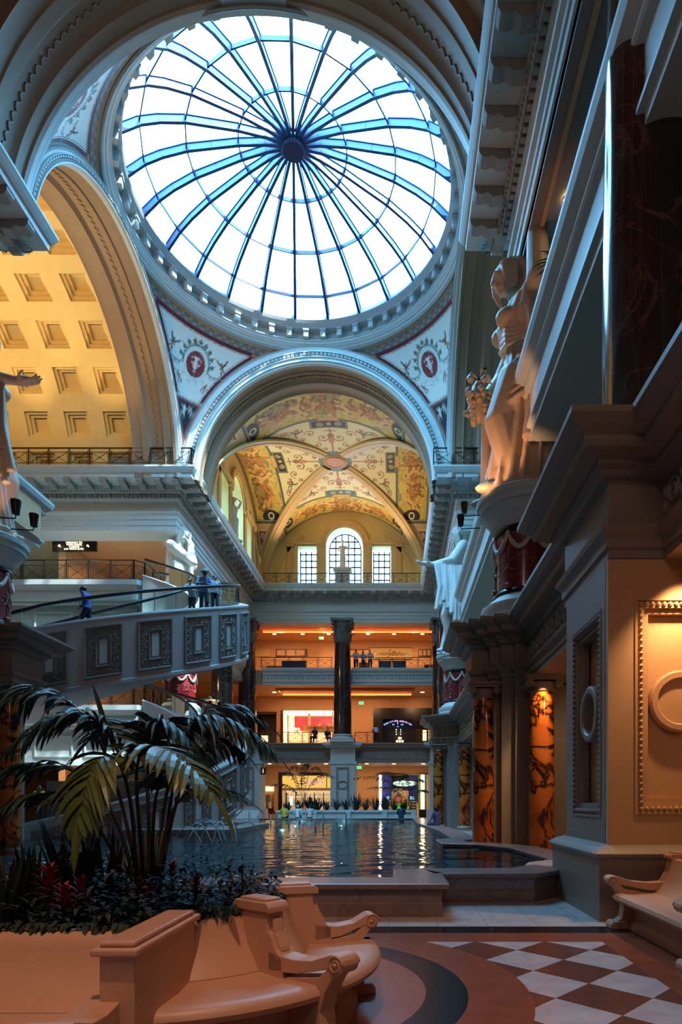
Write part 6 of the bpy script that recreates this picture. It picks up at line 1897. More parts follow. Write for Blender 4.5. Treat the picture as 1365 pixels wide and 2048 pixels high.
def water_fn(U, V):
    x = -12 + U * 15.4; y = 8.9 + V * 32.3; z = np.full(U.shape, .38)
    for kx, ky, ph, am in _W: z = z + am * np.sin(kx * x + ky * y + ph)
    return x, y - 20, z
w_ = paint_grid('water', water_fn, 190, 430, None, water_mat(), pl)
def _inside(x, y):
    P = INNER + [(-12, 41.0), (-12, 9.27)]; c = False
    for i in range(len(P)):
        (x1, y1), (x2, y2) = P[i], P[i - 1]
        if (y1 > y) != (y2 > y) and x < (x2 - x1) * (y - y1) / (y2 - y1) + x1: c = not c
    return c
_bm = bmesh.new(); _bm.from_mesh(w_.data)
_kill = []
for f in _bm.faces:
    c = f.calc_center_median(); x, y = c.x, c.y + 20
    if -8 < x < 0 and 9.6 < y < 40: continue
    if not any(_inside(x + a, y + b) for a, b in ((0, 0), (.22, 0), (-.22, 0), (0, .22), (0, -.22))): _kill.append(f)
bmesh.ops.delete(_bm, geom=_kill, context='FACES'); _bm.to_mesh(w_.data); _bm.free()
q = MB(); vs = [(x, y - 20, .06) for x, y in INNER + [(-12, 41.0), (-12, 9.27)]]; q.add(vs, [tuple(range(len(vs)))]); q.build('tiled_bottom', pooltile(), pl)
q = MB(); q.sweep([(x, y - 20) for x, y in INNER], [(0, .05), (0, .40), (-.03, .42), (-.03, .46), (0, .47), (.72, .47), (.75, .46), (.75, .40), (.66, .385), (.64, .2), (.66, .19), (.66, .0)], side=-1)
q.build('rim', RIMM, pl, bevel=.008)
# fountain jets
WATERJ = mat('jet_water', srgb(190, 214, 226), .15, noise=.02)
def jet(x, y, dx, dy, h, r, lab, grp):
    t = MB(); pts = []
    for k in range(17):
        u = k / 16; pts.append((dx * u, dy * u, 4 * h * u * (1 - u)))
    t.tube(pts, [r * (.7 + 1.0 * k / 16) for k in range(17)], 5)
    o = t.build('water_jet', WATERJ, None, smooth=True); o.location = (x, y, .38); return tag(o, lab, 'water jet', grp)
c = at(430, 1692, 17.0)
for k in range(7):
    a = PI * (.15 + .25 * k); r_ = (1.15, .75, 1.3, .9, 1.2, .8, 1.0)[k]
    jet(c.x, 18.2, r_ * math.cos(a), r_ * .7 * math.sin(a), .62, .012, 'thin arching water jet of the cluster in front of the stair foot', 'arching jets by the stair foot')
for k, px in enumerate((345, 365, 385)):
    p = at(px, 1690, 17.4); jet(p.x, 17.4, .9, -.2, .5 + .1 * k, .012, 'thin arching water jet near the palm leaves left of the jet cluster', 'arching jets left of the cluster')
for k, px in enumerate((460, 500, 541, 555, 577, 600, 630, 648, 672, 694)):
    p = at(px, 1655, 27 + (k % 3) * 3); jet(p.x, p.y, .04 * (-1) ** k, 0, .75 if k % 2 else .45, .02, 'short upright water jet in the far half of the pool', 'upright jets in the far pool')

# ============================================================ ROUND PLANTER BENCH
PCX, PCY = -1.6, 4.85
pb = empty('planter_bench', (PCX, PCY, 0), 0, 'rounded peach stone planter bench with scrolled arms under the palm', 'bench')
def PA(r, a, z): a = math.radians(a); return (r * math.cos(a), r * math.sin(a), z)
prof_back = [(.62, .80), (.64, .82), (.70, .825), (.735, .80), (.75, .74), (.79, .62), (.86, .52), (.91, .45)]
prof_seat = [(.86, .45), (1.1, .435), (1.38, .45), (1.44, .445), (1.475, .42), (1.485, .39), (1.47, .355), (1.42, .335), (1.34, .33), (1.22, .33)]
prof_base = [(1.24, .34), (1.2, .32), (1.2, .12), (1.22, .11), (1.26, .06), (1.3, .05), (1.3, 0)]
for a0, a1 in ((-89, -40), (-36, 15), (19, 70), (74, 125)):
    for prof, nm in ((prof_back, 'backrest'), (prof_seat, 'seat'), (prof_base, 'base')):
        q = MB(); n = 28; vs = []; fs = []; p = len(prof)
        for k in range(n + 1):
            a = a0 + (a1 - a0) * k / n
            for r, z in prof: vs.append(PA(r, a, z))
        for k in range(n):
            for t in range(p - 1): fs.append((k * p + t, (k + 1) * p + t, (k + 1) * p + t + 1, k * p + t + 1))
        q.add(vs, fs); q.build(nm, STONE, pb, smooth=True, auto=40)
def slab_profile(mb, pts, a, w, origin=(0, 0)):
    """side profile (r,z) closed polygon extruded tangentially at angle a"""
    d = Vector((math.cos(math.radians(a)), math.sin(math.radians(a)), 0)); t = Vector((-d.y, d.x, 0)); o = Vector((origin[0], origin[1], 0))
    n = len(pts); vs = [o + d * r + t * s * w / 2 + Vector((0, 0, z)) for s in (-1, 1) for r, z in pts]
    mb.add(vs, [tuple(range(n)), tuple(range(2 * n - 1, n - 1, -1))] + [(i, (i + 1) % n, n + (i + 1) % n, n + i) for i in range(n)])
def spiral(mb, r, z, a, w, R, origin=(0, 0), side=1):
    d = Vector((math.cos(math.radians(a)), math.sin(math.radians(a)), 0)); t = Vector((-d.y, d.x, 0)); o = Vector((origin[0], origin[1], 0))
    c = o + d * r + Vector((0, 0, z))
    for s in (-1, 1):
        pts = [c + t * s * (w / 2 + .002) + d * math.cos(u) * R * (1 - u / 14) + Vector((0, 0, math.sin(u) * R * (1 - u / 14))) for u in [k * 12.5 / 40 for k in range(41)]]
        mb.tube(pts, .007, 5)
        mb.ellipsoid(c + t * s * w / 2, (.018, .018, .018), 8, 6)
def arm_parts(parent, a, r0, r1, w=.17, origin=(0, 0), scroll=True, pil=True, zt=.9):
    if pil:
        q = MB(); slab_profile(q, [(r0 - .32, .3), (r0 - .32, zt - .05), (r0 - .02, zt - .05), (r0 - .0, zt - .18), (r0 + .02, .72), (r0 + .07, .62), (r0 + .14, .56), (r0 + .14, .3)], a, w, origin)
        slab_profile(q, [(r0 - .03, .6), (r0 - .03, zt - .09), (r0 + .015, zt - .09), (r0 + .02, .8), (r0 + .04, .72), (r0 + .09, .63), (r0 + .1, .6)], a, w * .55, origin)
        q.build('pilaster', STONE, parent, bevel=.008)
        q = MB(); slab_profile(q, [(r0 - .36, zt - .05), (r0 - .36, zt - .01), (r0 - .33, zt + .02), (r0 + .0, zt + .02), (r0 + .03, zt - .01), (r0 + .03, zt - .05)], a, w * 1.22, origin)
        slab_profile(q, [(r0 - .3, zt + .0), (r0 - .3, zt + .04), (r0 - .03, zt + .04), (r0 - .03, zt + .0)], a, w * .95, origin)
        q.build('pilaster_cap', STONE, parent, bevel=.01)
    q = MB(); R = .062; zc = .6; ra = r1 - R
    top = [(r0, .60), (r0 + .1, .585), (r0 + (r1 - r0) * .35, .575), (r0 + (r1 - r0) * .6, .595), (ra - .03, zc + R + .0)]
    rnd_ = [(ra + R * math.cos(u), zc + R * math.sin(u)) for u in [PI / 2 - k * PI / 8 * 1.35 for k in range(9)]]
    bot = [(ra - R * 1.1, zc - R * .6), (ra - R * 1.8, zc - R * .8), (r0 + (r1 - r0) * .4, .49), (r0 + .05, .47), (r0, .47)]
    slab_profile(q, top + rnd_ + bot, a, w, origin)
    q.build('arm', STONE, parent, bevel=.006)
    q = MB(); spiral(q, ra, zc, a, w, R, origin); q.build('scroll', STONE, parent, smooth=True)
    q = MB(); slab_profile(q, [(ra - R * .9, .58), (ra + R * .2, .56), (ra - R * .6, .5), (ra - .1, .4), (ra - .14, .28), (ra - .12, .14), (ra - .04, .08), (ra - .04, 0), (ra - .45, 0), (ra - .45, .45), (ra - .15, .5)], a, w * .92, origin)
    slab_profile(q, [(ra - .5, 0), (ra - .5, .09), (ra + .0, .09), (ra + .03, .05), (ra + .03, 0)], a, w * 1.25, origin)
    q.build('arm_support', STONE, parent, bevel=.006)
arm_parts(pb, -38, 1.0, 1.68, w=.15); arm_parts(pb, 17, .96, 1.5, w=.15); arm_parts(pb, 72, .98, 1.5, w=.15); arm_parts(pb, -86.5, 1.62, 2.3, w=.2, pil=False)
# long pilaster block at the corner of straight and rounded parts
q = MB(); q.box(.1, .28, -1.7, -.75, 0, .82); q.build('pilaster', STONE, pb, bevel=.01)
q = MB(); q.box(.07, .31, -1.74, -.72, .82, .86); q.box(.1, .28, -1.7, -.76, .86, .89); q.build('pilaster_cap', STONE, pb, bevel=.012)
# straight back to the left
def strip(nm, prof, x0, x1):
    q = MB(); q.add([(x, y, z) for x in (x0, x1) for y, z in prof], [(t, t + 1, len(prof) + t + 1, len(prof) + t) for t in range(len(prof) - 1)]); q.build(nm, STONE, pb, smooth=True, auto=40)
strip('backrest', [(-1.0, .8), (-1.03, .82), (-1.14, .825), (-1.18, .80), (-1.2, .74), (-1.25, .62), (-1.36, .5), (-1.46, .45)], -4.4, .12)
strip('seat', [(-1.42, .45), (-1.7, .435), (-1.95, .445), (-2.03, .42), (-2.05, .38), (-2.0, .34), (-1.8, .33)], -4.4, .12)
strip('base', [(-1.8, .34), (-1.78, .1), (-1.85, .05), (-1.85, 0)], -4.4, .12)
q = MB(); pl_ = [(-4.4, -1.05), (.1, -1.05)] + [PA(.68, a, 0)[:2] for a in range(-88, 130, 12)] + [(-4.4, 1.2)]
q.prism(pl_, .0, .76); q.build('soil_bed', SOIL, pb)
# ---- long bench against the right wall
rb = empty('stone_bench', (2.95, 4, 0), 0, 'long peach stone bench along the right wall with a scrolled arm at its far end', 'bench')
q = MB(); y0, y1 = -3.5, 3.85
prof = [(.62, .86), (.58, .88), (.5, .87), (.48, .8), (.42, .62), (.34, .5), (.28, .45), (.0, .435), (-.16, .45), (-.22, .43), (-.235, .39), (-.2, .35), (-.1, .33), (.02, .33), (.02, .14), (-.01, .1), (-.04, .05), (-.04, 0)]
q.add([(x, y, z) for y in (y0, y1) for x, z in prof], [(t, t + 1, len(prof) + t + 1, len(prof) + t) for t in range(len(prof) - 1)] + [tuple(range(len(prof))), tuple(range(2 * len(prof) - 1, len(prof) - 1, -1))])
q.build('seat_and_back', STONE, rb, smooth=True, auto=35)
arm_parts(rb, 180, -.5, .3, w=.17, origin=(0, 3.9), zt=.92)
arm_parts(rb, 180, -.5, .3, w=.17, origin=(0, 1.9), zt=.92)
# ---- round stone seat beyond the pier
rs = empty('round_bench', (2.98, 10.95 + .35, 0), 0, 'rounded pale stone seat half hidden behind the right pier at the pool edge', 'bench')
q = MB(); q.lathe([(.01, .48), (.5, .48), (.6, .46), (.64, .42), (.6, .38), (.55, .3), (.52, .2), (.5, .12), (.56, .06), (.58, 0)], n=40); q.build('body', STONE, rs, smooth=True, auto=40)

# ============================================================ PLANTS
PALM = mat('palm_green', srgb(24, 50, 32), .5, noise=.2, nscale=3); PALM.node_tree.nodes['Principled BSDF'].inputs['Subsurface Weight'].default_value = 0
PALMY = mat('young_palm_green', srgb(78, 94, 42), .42, noise=.2, nscale=3); PALMS = mat('palm_stalk', srgb(34, 32, 22), .6, noise=.2)
STRAP = mat('strap_leaf', srgb(16, 40, 28), .6, noise=.2); REDL = mat('red_bract', srgb(140, 40, 44), .5, noise=.25, nscale=8); GCOV = mat('ground_cover', srgb(24, 44, 26), .7, noise=.35, nscale=9)
def leafblade(mb, p, d, n, L, w, droop=.4, seg_=5, fold=.25):
    """tapered folded leaf blade from p along d, n = up-ish normal"""
    d = d.normalized(); s = d.cross(n).normalized(); 
    vs = []; fs = []; q = Vector(p)
    st = L / seg_
    for k in range(seg_ + 1):
        u = k / seg_; ww = w * (math.sin(PI * min(1, .12 + u * .88)) ** .7) * (1 - u * .25) if k < seg_ else .0006
        up = s.cross(d).normalized()
        vs += [q - s * ww + up * ww * fold, q, q + s * ww + up * ww * fold]
        d = (d + Vector((0, 0, -droop / seg_ * (1 + u)))).normalized(); q = q + d * st
    for k in range(seg_):
        b = k * 3; fs += [(b, b + 1, b + 4, b + 3), (b + 1, b + 2, b + 5, b + 4)]
    mb.add(vs, fs)
def bez(P, t):
    P = [Vector(p) for p in P]
    while len(P) > 1: P = [a.lerp(b, t) for a, b in zip(P[:-1], P[1:])]
    return P[0]
def frond(parent, base, pts, m, leaf=.36, w=.016, n=20, start=.35, droop=.9, seed=0, twist=0.0):
    rnd = random.Random(seed)
    P = [Vector((0, 0, 0))] + [Vector(p) - Vector(base) for p in pts]
    o = Vector(base) - parent.location
    st = MB(); C = [bez(P, k / 20) + o for k in range(21)]
    st.tube(C, [.014 * (1 - .85 * k / 20) + .002 for k in range(21)], 6)
    fo = st.build('frond', PALMS, parent, smooth=True)
    lf = MB(); leaf *= 1.22; w *= 1.55; n = int(n * 1.15)
    for k in range(n):
        u = start + (1 - start) * (k + .5) / n; c = bez(P, u) + o; dr = (bez(P, min(1, u + .02)) - bez(P, u - .02)).normalized()
        side = dr.cross(Vector((0, 0, 1))).normalized(); up = side.cross(dr)
        fl_ = math.sin(PI * (.15 + .8 * (u - start) / (1 - start))) ** .6
        for s in (-1, 1):
            d = (dr * rnd.uniform(.5, .8) + side * s * rnd.uniform(.8, 1.0) + up * rnd.uniform(-.05, .35)).normalized()
            leafblade(lf, c, d, up, leaf * fl_ * rnd.uniform(.85, 1.1), w * rnd.uniform(.8, 1.15), droop * rnd.uniform(.7, 1.2))
    leafblade(lf, bez(P, 1) + o, (bez(P, 1) - bez(P, .95)), Vector((0, 0, 1)), leaf * .8, w, droop * .5)
    lf.build('leaflets', m, fo)
    return fo
palm = empty('palm', (-1.95, 4.9, .76), 0, 'large dark green palm with arching fronds in the round planter at left', 'palm')
def bp(dx, dy): return Vector((-1.95 + dx, 4.9 + dy, .76))
FR = [  # base offset, [pixels, depth] control points, material, leaflet length, n, start, droop
 ((-.05, 0), [(262, 1500, 4.8), (235, 1380, 4.7), (120, 1400, 4.5), (20, 1500, 4.4)], PALM, .36, 22, .4, .9),
 ((-.08, .1), [(240, 1560, 4.9), (200, 1330, 4.9), (60, 1360, 4.8), (-60, 1400, 4.7)], PALM, .4, 20, .4, 1.0),
 ((.0, .05), [(300, 1520, 4.9), (270, 1400, 4.9), (340, 1400, 4.8), (420, 1540, 4.8)], PALM, .36, 22, .4, .8),
 ((.05, 0), [(330, 1540, 5.0), (350, 1400, 5.0), (430, 1390, 5.0), (545, 1500, 5.0)], PALM, .38, 22, .42, 1.2),
 ((.05, .1), [(340, 1560, 5.2), (360, 1420, 5.3), (430, 1380, 5.4), (520, 1440, 5.5)], PALM, .34, 18, .45, .8),
 ((.0, -.08), [(290, 1560, 4.6), (215, 1460, 4.3), (330, 1440, 4.1), (425, 1590, 4.0)], PALMY, .34, 16, .5, .7),
 ((-.05, -.08), [(270, 1560, 4.6), (250, 1450, 4.3), (180, 1480, 4.1), (160, 1640, 4.0)], PALMY, .36, 14, .5, 1.1),
 ((-.08, 0), [(250, 1600, 4.8), (180, 1520, 4.7), (90, 1500, 4.6), (-20, 1560, 4.5)], PALM, .32, 20, .35, .7),
 ((.08, 0), [(320, 1640, 4.9), (345, 1570, 4.9), (400, 1550, 4.9), (490, 1600, 4.9)], PALM, .22, 16, .45, .6),
 ((.0, .12), [(290, 1560, 5.3), (300, 1400, 5.5), (250, 1420, 5.6), (180, 1480, 5.7)], PALM, .36, 18, .4, .9),
 ((-.1, -.02), [(220, 1640, 4.6), (150, 1580, 4.4), (80, 1560, 4.3), (0, 1620, 4.2)], PALM, .28, 16, .4, .8),
 ((.06, .05), [(340, 1600, 5.1), (380, 1480, 5.1), (430, 1460, 5.2), (480, 1500, 5.2)], PALM, .3, 16, .4, 1.1),
 ((.03, -.02), [(310, 1620, 4.7), (300, 1560, 4.6), (330, 1520, 4.4), (380, 1560, 4.3)], PALM, .28, 14, .5, .8),
]
for k, (bo, pts, m_, lf_, n_, st_, dr_) in enumerate(FR):
    frond(palm, bp(*bo), [at(*p) for p in pts], m_, lf_, .017 if m_ is PALM else .024, n_, st_, dr_, seed=k)
q = MB(); a_ = at(213, 1455, 4.75) - palm.location; b_ = at(185, 1368, 4.75) - palm.location; leafblade(q, a_, b_ - a_, Vector((0, -1, .2)), (b_ - a_).length, .022, 0.0, 6, .1); q.build('spear_leaf', PALM, palm)
q = MB()
for k in range(9):
    a = 2 * PI * k / 9; q.tube([(math.cos(a) * .03, math.sin(a) * .03, 0), (math.cos(a) * .06, math.sin(a) * .06, .25), (math.cos(a) * .12, math.sin(a) * .1, .6)], [.022, .018, .01], 6)
q.build('stem_bases', PALMS, palm, smooth=True)
# strappy clumps
def strap_clump(label, loc, n, L, w, m, seed, spread=.45, name='strap_plant', cat='plant', group=None):
    t = empty(name, loc, 0, label, cat, group); rnd = random.Random(seed); q = MB()
    for k in range(n):
        a = rnd.uniform(0, 2 * PI); r = rnd.uniform(0, .09); tilt = rnd.uniform(.08, spread)
        d = Vector((math.cos(a) * tilt, math.sin(a) * tilt, 1)); s = Vector((-math.sin(a), math.cos(a), 0))
        leafblade(q, Vector((r * math.cos(a), r * math.sin(a), 0)), d, s.cross(d), L * rnd.uniform(.65, 1.1), w * rnd.uniform(.8, 1.2), rnd.uniform(.15, .5), 7, .2)
    q.build('leaves', m, t); return t
for (px, py, Y, n, L, lab, sd) in ((60, 1770, 4.3, 22, .62, 'dark strap-leaved plant at the far left of the planter', 1), (150, 1760, 4.5, 24, .72, 'dark strap-leaved plant behind the red bromeliad', 2), (215, 1750, 4.6, 22, .66, 'dark strap-leaved plant just left of the palm stalks', 3), (10, 1790, 4.0, 18, .55, 'dark strap-leaved plant cut by the left picture edge', 4), (250, 1755, 5.0, 16, .55, 'dark strap-leaved plant behind the palm stalks', 5)):
    p = at(px, py, Y); strap_clump(lab, (p.x, Y, .76), n, L, .03, STRAP, sd)
def bromeliad(label, loc, s, seed):
    t = empty('bromeliad', loc, 0, label, 'flower'); rnd = random.Random(seed)
    q = MB(); q.tube([(0, 0, 0), (0, 0, s * .8)], .012, 6); q.build('stem', STRAP, t)
    q = MB()
    for k in range(34):
        a = k * 2.4; z = s * (.45 + .6 * k / 34); d = Vector((math.cos(a), math.sin(a), .5 + k / 34.)).normalized()
        leafblade(q, Vector((0, 0, z)), d, Vector((0, 0, 1)), s * .38 * rnd.uniform(.7, 1.1) * (1.15 - .4 * k / 34), .017, .3, 4, .3)
    q.build('red_bracts', REDL, t)
    q = MB()
    for k in range(8):
        a = k * PI / 4; leafblade(q, Vector((0, 0, .02)), Vector((math.cos(a), math.sin(a), .8)), Vector((0, 0, 1)), s * .8, .022, .5, 5, .3)
    q.build('leaves', STRAP, t)
for (px, py, Y, s, lab, sd) in ((98, 1720, 4.05, .36, 'tallest red bromeliad at the left of the planter', 1), (128, 1765, 3.95, .26, 'red bromeliad low in front of the tallest one', 2), (160, 1745, 4.1, .28, 'red bromeliad right of the tallest one', 3), (275, 1745, 4.4, .24, 'red bromeliad at the foot of the palm stalks', 4), (300, 1765, 4.3, .2, 'smaller red bromeliad in front of the palm stalks', 5), (392, 1745, 4.6, .24, 'dark red bromeliad right of the palm near the pool', 6), (35, 1700, 4.2, .34, 'dark red bromeliad near the left picture edge', 7), (345, 1690, 4.9, .3, 'small red-leaved plant right of the palm against the water', 8)):
    p = at(px, py, Y); bromeliad(lab, (p.x, Y, .78), s, sd)
# ground cover
gc = MB(); rnd = random.Random(5)
def inbed(x, y):
    lx, ly = x - PCX, y - PCY
    return (lx * lx + ly * ly < .70 ** 2) or (-4.0 < lx < .05 and -1.12 < ly < 1.1)
cnt = 0
def gh(x, y): return .93 + .13 * math.sin(x * 5 + 1) * math.sin(y * 4) + .1 * math.sin(x * 11 + y * 7)
while cnt < 5200:
    x = rnd.uniform(-4.3, -.75); y = rnd.uniform(3.6, 5.9)
    if not inbed(x, y): continue
    cnt += 1
    z = .78 + rnd.random() * max(.05, gh(x, y) - .70)
    a = rnd.uniform(0, 2 * PI); el = rnd.uniform(-.1, .9)
    d = Vector((math.cos(a), math.sin(a), el)); leafblade(gc, Vector((x, y, z)), d, Vector((0, 0, 1)), rnd.uniform(.05, .1), rnd.uniform(.014, .024), .9, 3, .2)
for k in range(420):   # spill over the rims
    if k % 2: a = math.radians(rnd.uniform(-85, 60)); x, y = PCX + .68 * math.cos(a), PCY + .68 * math.sin(a); d = Vector((math.cos(a), math.sin(a), rnd.uniform(-.1, .5)))
    else: x, y = rnd.uniform(-4.3, -1.6), PCY - 1.1; d = Vector((rnd.uniform(-.4, .4), -1, rnd.uniform(0, .5)))
    leafblade(gc, Vector((x, y, .82 + rnd.random() * .06)), d, Vector((0, 0, 1)), rnd.uniform(.05, .1), .02, 1.3, 3, .2)
tag(gc.build('ground_cover_leaves', GCOV), 'dense low dark green leaves filling the planter and spilling over its rim', 'ground cover', kind='stuff')
# upright sprig at the right end
sp = empty('leafy_sprig', (PCX + .42, PCY - .1, .8), 0, 'thin leafy sprig standing above the right end of the planter', 'plant')
for k in range(4):
    q = MB(); tx, ty = (.1 * math.cos(k * 1.7), .1 * math.sin(k * 1.7)); q.tube([(0, 0, 0), (tx * .5, ty * .5, .16), (tx, ty, .32)], .004, 5)
    for j in range(7):
        a = j * 2.2; u = .3 + j * .1; leafblade(q, Vector((tx * u, ty * u, .32 * u)), Vector((math.cos(a), math.sin(a), .6)), Vector((0, 0, 1)), .06, .012, .3, 3)
    q.build('shoot', GCOV, sp)

# far planter at the end of the pool
fp = empty('stone_planter', (-3.2, 43.4, 0), 0, 'long low white marble planter with curved ends across the far end of the pool', 'planter')
q = MB(); q.box(-5.0, 4.5, -.5, 2.4, 0, .82); q.box(-5.1, 4.6, -.6, 2.5, .82, .95); q.build('body', CREAM, fp, bevel=.03)
for x in (-2.4, -.1, 2.4, 4.4):
    q = MB(); q.box(x - .16, x + .16, -1.0, -.5, 0, .5); q.box(x - .18, x + .18, -.75, -.45, .4, 1.0); q.build('arm', CREAM, fp, bevel=.03)
q = MB(); q.box(-5.0, 4.5, -1.0, -.5, .3, .45); q.build('seat', CREAM, fp)
FG = 'spiky plants in the far planter'
c0 = strap_clump('spiky dark green plant in the far marble planter', (-5.8, 44.2, .9), 34, 1.15, .05, STRAP, 9, .9, 'spiky_plant', 'plant', FG)
rnd = random.Random(8)
for k in range(13):
    x = -7.6 + k * .68
    dup(c0, (x, 44 + rnd.uniform(-.2, .8), .9), rz=rnd.uniform(0, 6), scale=(rnd.uniform(.7, 1.1),) * 3)
def far_palm(label, loc, tips):
    t = empty('palm', loc, 0, label, 'palm')
    for k, (dx, dz) in enumerate(tips):
        b = Vector(loc); frond(t, b, [b + Vector((dx * .1, 0, dz * .7)), b + Vector((dx * .4, .1, dz * 1.25)), b + Vector((dx, .2 * (-1) ** k, dz))], PALM, .6, .03, 16, .3, 1.0, seed=30 + k)
far_palm('palm leaning right in the far planter in front of the bright shop', (1.0, 44.0, .9), [(-4.0, 2.3), (-2.4, 2.6), (-.6, 2.4), (.9, 2.1), (1.2, 1.4), (-3.0, 1.6)])
far_palm('palm in the far planter in front of the yellow script-signed shop', (-6.6, 44.2, .9), [(-1.6, 2.6), (-.8, 3.0), (1.2, 2.9), (2.2, 2.4), (.3, 3.1), (-2.2, 1.8)])
wb_ = empty('bench', (-10.4, 43.0, 0), 0, 'small white marble bench at the far left end of the pool', 'bench')
q = MB(); q.box(-.9, .9, -.25, .3, .38, .48); q.build('seat', CREAM, wb_, bevel=.02); q = MB(); q.box(-.9, .9, .25, .35, .45, .95); q.build('backrest', CREAM, wb_, bevel=.02)
for x in (-.85, .75): q = MB(); q.box(x, x + .12, -.22, .28, 0, .6); q.build('arm', CREAM, wb_, bevel=.02)
# potted plants on the galleries
pt = empty('potted_plant', (3.95, 14.4, 12.9), 0, 'potted plant on the high right gallery beside the large statue head', 'plant')
q = MB(); q.lathe([(.01, 0), (.3, 0), (.38, .9), (.42, .95), (.42, 1.05), (.36, 1.05), (.34, 1.0)], n=20); q.build('pot', WALLW, pt, smooth=True, auto=40)
q = MB(); rnd = random.Random(2)
for k in range(40):
    a = rnd.uniform(0, 2 * PI); leafblade(q, Vector((0, 0, 1.0)), Vector((math.cos(a), math.sin(a), rnd.uniform(.2, 1.5))), Vector((0, 0, 1)), rnd.uniform(.6, .95), .035, .9, 6)
q.build('leaves', PALM, pt)
p2 = dup(pt, (-10.9, 36.9, 6.5), label='potted plant on the cornice beside the marble column at left')
# ============================================================ LIGHT, CAMERA
sc = bpy.context.scene
w = bpy.data.worlds.new('sky'); sc.world = w; w.use_nodes = True
bg = w.node_tree.nodes['Background']
bg.inputs['Color'].default_value = (.19, .58, 1.0, 1); bg.inputs['Strength'].default_value = 26.0
def lamp(kind, name, loc, e, c=(1, 1, 1), size=.2, target=None, angle=60, blend=.5, sx=None, sy=None):
    l = bpy.data.lights.new(name, kind); l.energy = e; l.color = c
    if kind == 'AREA':
        l.shape = 'RECTANGLE'; l.size = sx or size; l.size_y = sy or size
    elif kind == 'SUN': l.angle = math.radians(size)
    else: l.shadow_soft_size = size
    if kind == 'SPOT': l.spot_size = math.radians(angle); l.spot_blend = blend
    o = bpy.data.objects.new(name, l); col.objects.link(o); o.location = loc
    if target is not None:
        o.rotation_euler = (Vector(target) - Vector(loc)).to_track_quat('-Z', 'Y').to_euler()
    return o
# portal on the skylight
p = lamp('AREA', 'skylight_portal', (X0, YC, 27.5), 0, sx=13.4, sy=13.4, target=(X0, YC, 0)); p.data.shape = 'DISK'
try: p.data.cycles.is_portal = True
except Exception as e: print(e)
WARM = (1, .58, .28); WARM2 = (1, .68, .38); NEUT = (1, .85, .68)
lamp('SUN', 'sun', (0, 0, 60), 17, (.78, .96, 1), 1.0, target=(-9.6, 5.3, 60 - 17))
# vault uplights (on top of the cornices)
for y in (38, 44.4, 51):
    lamp('SPOT', 'vault_uplight', (XL + .7, y, 19.9), 1500, WARM2, .15, (X0 + 2, y, 26), 120)
    lamp('SPOT', 'vault_uplight', (XR - .7, y, 19.9), 1500, WARM2, .15, (X0 - 2, y, 26), 120)
lamp('SPOT', 'vault_uplight', (X0 - 3, 51.4, 19.9), 700, WARM2, .15, (X0 - 2, 46, 26), 130)
lamp('SPOT', 'vault_uplight', (X0 + 3, 51.4, 19.9), 700, WARM2, .15, (X0 + 2, 46, 26), 130)
for x in (-15, -19, -23):
    lamp('SPOT', 'transept_uplight', (x, 20.0, 20.0), 1250, (1, .72, .38), .15, (x, YC + 1, 27), 95)
    lamp('SPOT', 'transept_uplight', (x, 33.4, 20.0), 900, (1, .72, .36), .15, (x, YC - 1, 27), 95)
# gallery lights : recessed, aimed down and back at the shopfronts
for x in (-10.4, -6.4, -2.4, 1.6):
    for z, e in ((16.8, 520), (11.45, 460), (4.8, 280)):
        lamp('SPOT', 'gallery_lamp', (x, 56.0, z), e, WARM, .2, (x, 58.2, z - 4), 150, .8)
for x in (-11, -7, -2, 2): lamp('SPOT', 'shop_lamp', (x, 61.5, 10.2), 200, NEUT, .2, (x, 62, 6.5), 140); lamp('SPOT', 'shop_lamp', (x, 61.2, 4.2), 260, NEUT, .2, (x, 62.2, 0), 150)
for x, y, e in ((-6.4, 39.5, 90), (-3.5, 40, 50), (-6.2, 34, 60)): lamp('POINT', 'pool_lamp', (x, y, .22), e, (.55, .95, 1), .05)
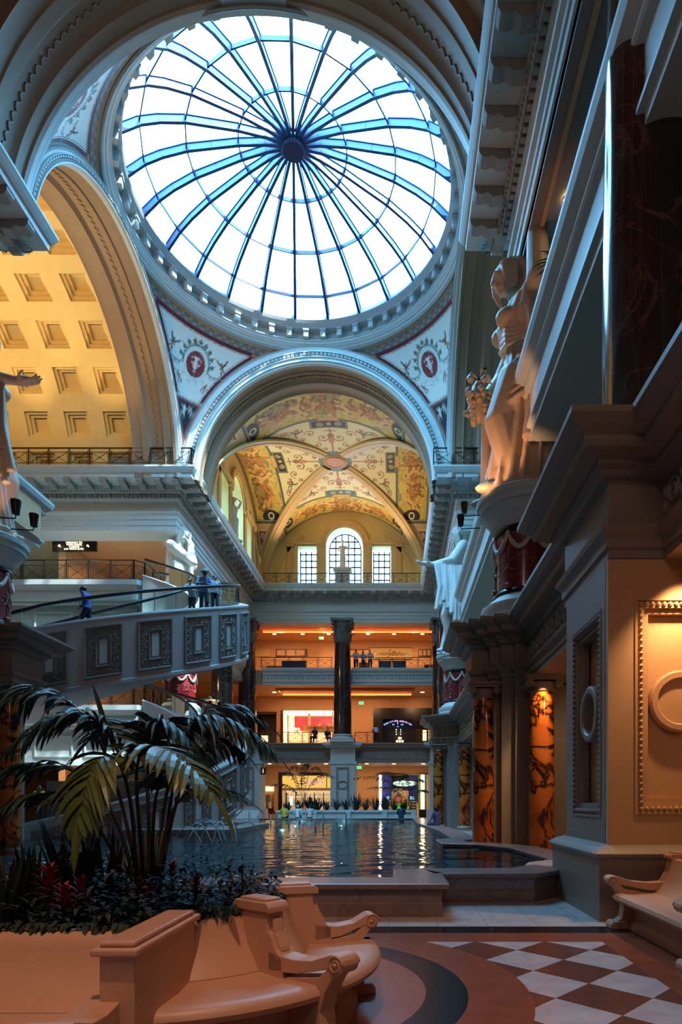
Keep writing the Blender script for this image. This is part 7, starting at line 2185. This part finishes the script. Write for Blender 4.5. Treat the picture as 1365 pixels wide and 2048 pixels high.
# unseen warm fill lights added behind the camera for the near bay
for x, y, z, e in ((X0, -3, 14, 350), (1.5, -4, 9, 220)):
    lamp('POINT', 'near_bay_fill', (x, y, z), e, (1, .66, .5), .6)
for y in (2, 7, 12): lamp('SPOT', 'near_vault_fill', (XR - .6, y, 19.9), 90, (1, .72, .5), .15, (X0, y, 27), 140)  # added fill along the cornice, lifts the near vault with warm bounce
lamp('SPOT', 'statue_uplight', (1.6, 16.3, 9.4), 260, (1, .5, .24), .1, (3.6, 17.5, 13.2), 70)
lamp('SPOT', 'statue_uplight', (-11.6, 18.8, 9.6), 160, (1, .55, .4), .1, (-12.6, 19.5, 14), 70)
lamp('SPOT', 'low_gallery_lamp', (4.6, 13, 4.7), 160, WARM2, .1, (5.4, 14, 2), 150)
lamp('SPOT', 'low_gallery_lamp', (4.6, 18.5 + 6, 4.7), 300, WARM2, .1, (5.4, 25, 2), 150)
for x in (-16, -20): lamp('SPOT', 'landing_lamp', (x, 37, 16.8), 500, WARM, .2, (x, 39, 12), 150); lamp('SPOT', 'landing_lamp', (x, 37, 11.2), 500, WARM, .2, (x, 39, 6), 150); lamp('SPOT', 'landing_lamp', (x, 34, 4.7), 300, WARM, .2, (x, 36, 0), 150)
# foreground key
lamp('SPOT', 'foreground_spot', (-.6, 1.0, 8.6), 900, (1, .54, .34), .06, (-1.6, 4.0, .7), 60, .6)
lamp('SPOT', 'pier_panel_light', (3.85, 8.0, 4.75), 260, (1, .6, .3), .06, (3.85, 8.45, 2.6), 90, .8)
lamp('SPOT', 'column_niche_light', (3.75, 15.75, 4.75), 260, (1, .55, .2), .05, (3.8, 16.4, 3.2), 60, .8)
cam = bpy.data.cameras.new('camera'); co = bpy.data.objects.new('camera', cam); col.objects.link(co)
co.location = (0, 0, CH); co.rotation_euler = (PI / 2, 0, 0)
cam.sensor_fit = 'VERTICAL'; cam.sensor_height = 36; cam.sensor_width = 24; cam.lens = F / 2048 * 36
cam.shift_x = (682.5 - PX) / 2048; cam.shift_y = (PY - 1024) / 2048
cam.clip_start = .05; cam.clip_end = 300
sc.camera = co
sc.view_settings.view_transform = 'Standard'
sc.view_settings.look = 'None'
sc.view_settings.gamma = 1
sc.view_settings.use_curve_mapping = False
sc.view_settings.exposure = .28
try:
    sc.cycles.use_denoising = True
    sc.cycles.max_bounces = 6; sc.cycles.diffuse_bounces = 4; sc.cycles.glossy_bounces = 3; sc.cycles.transparent_max_bounces = 12; sc.cycles.transmission_bounces = 4
    sc.cycles.sample_clamp_indirect = 6; sc.cycles.caustics_reflective = False; sc.cycles.caustics_refractive = False
    sc.cycles.use_light_tree = True
except Exception as e: print(e)
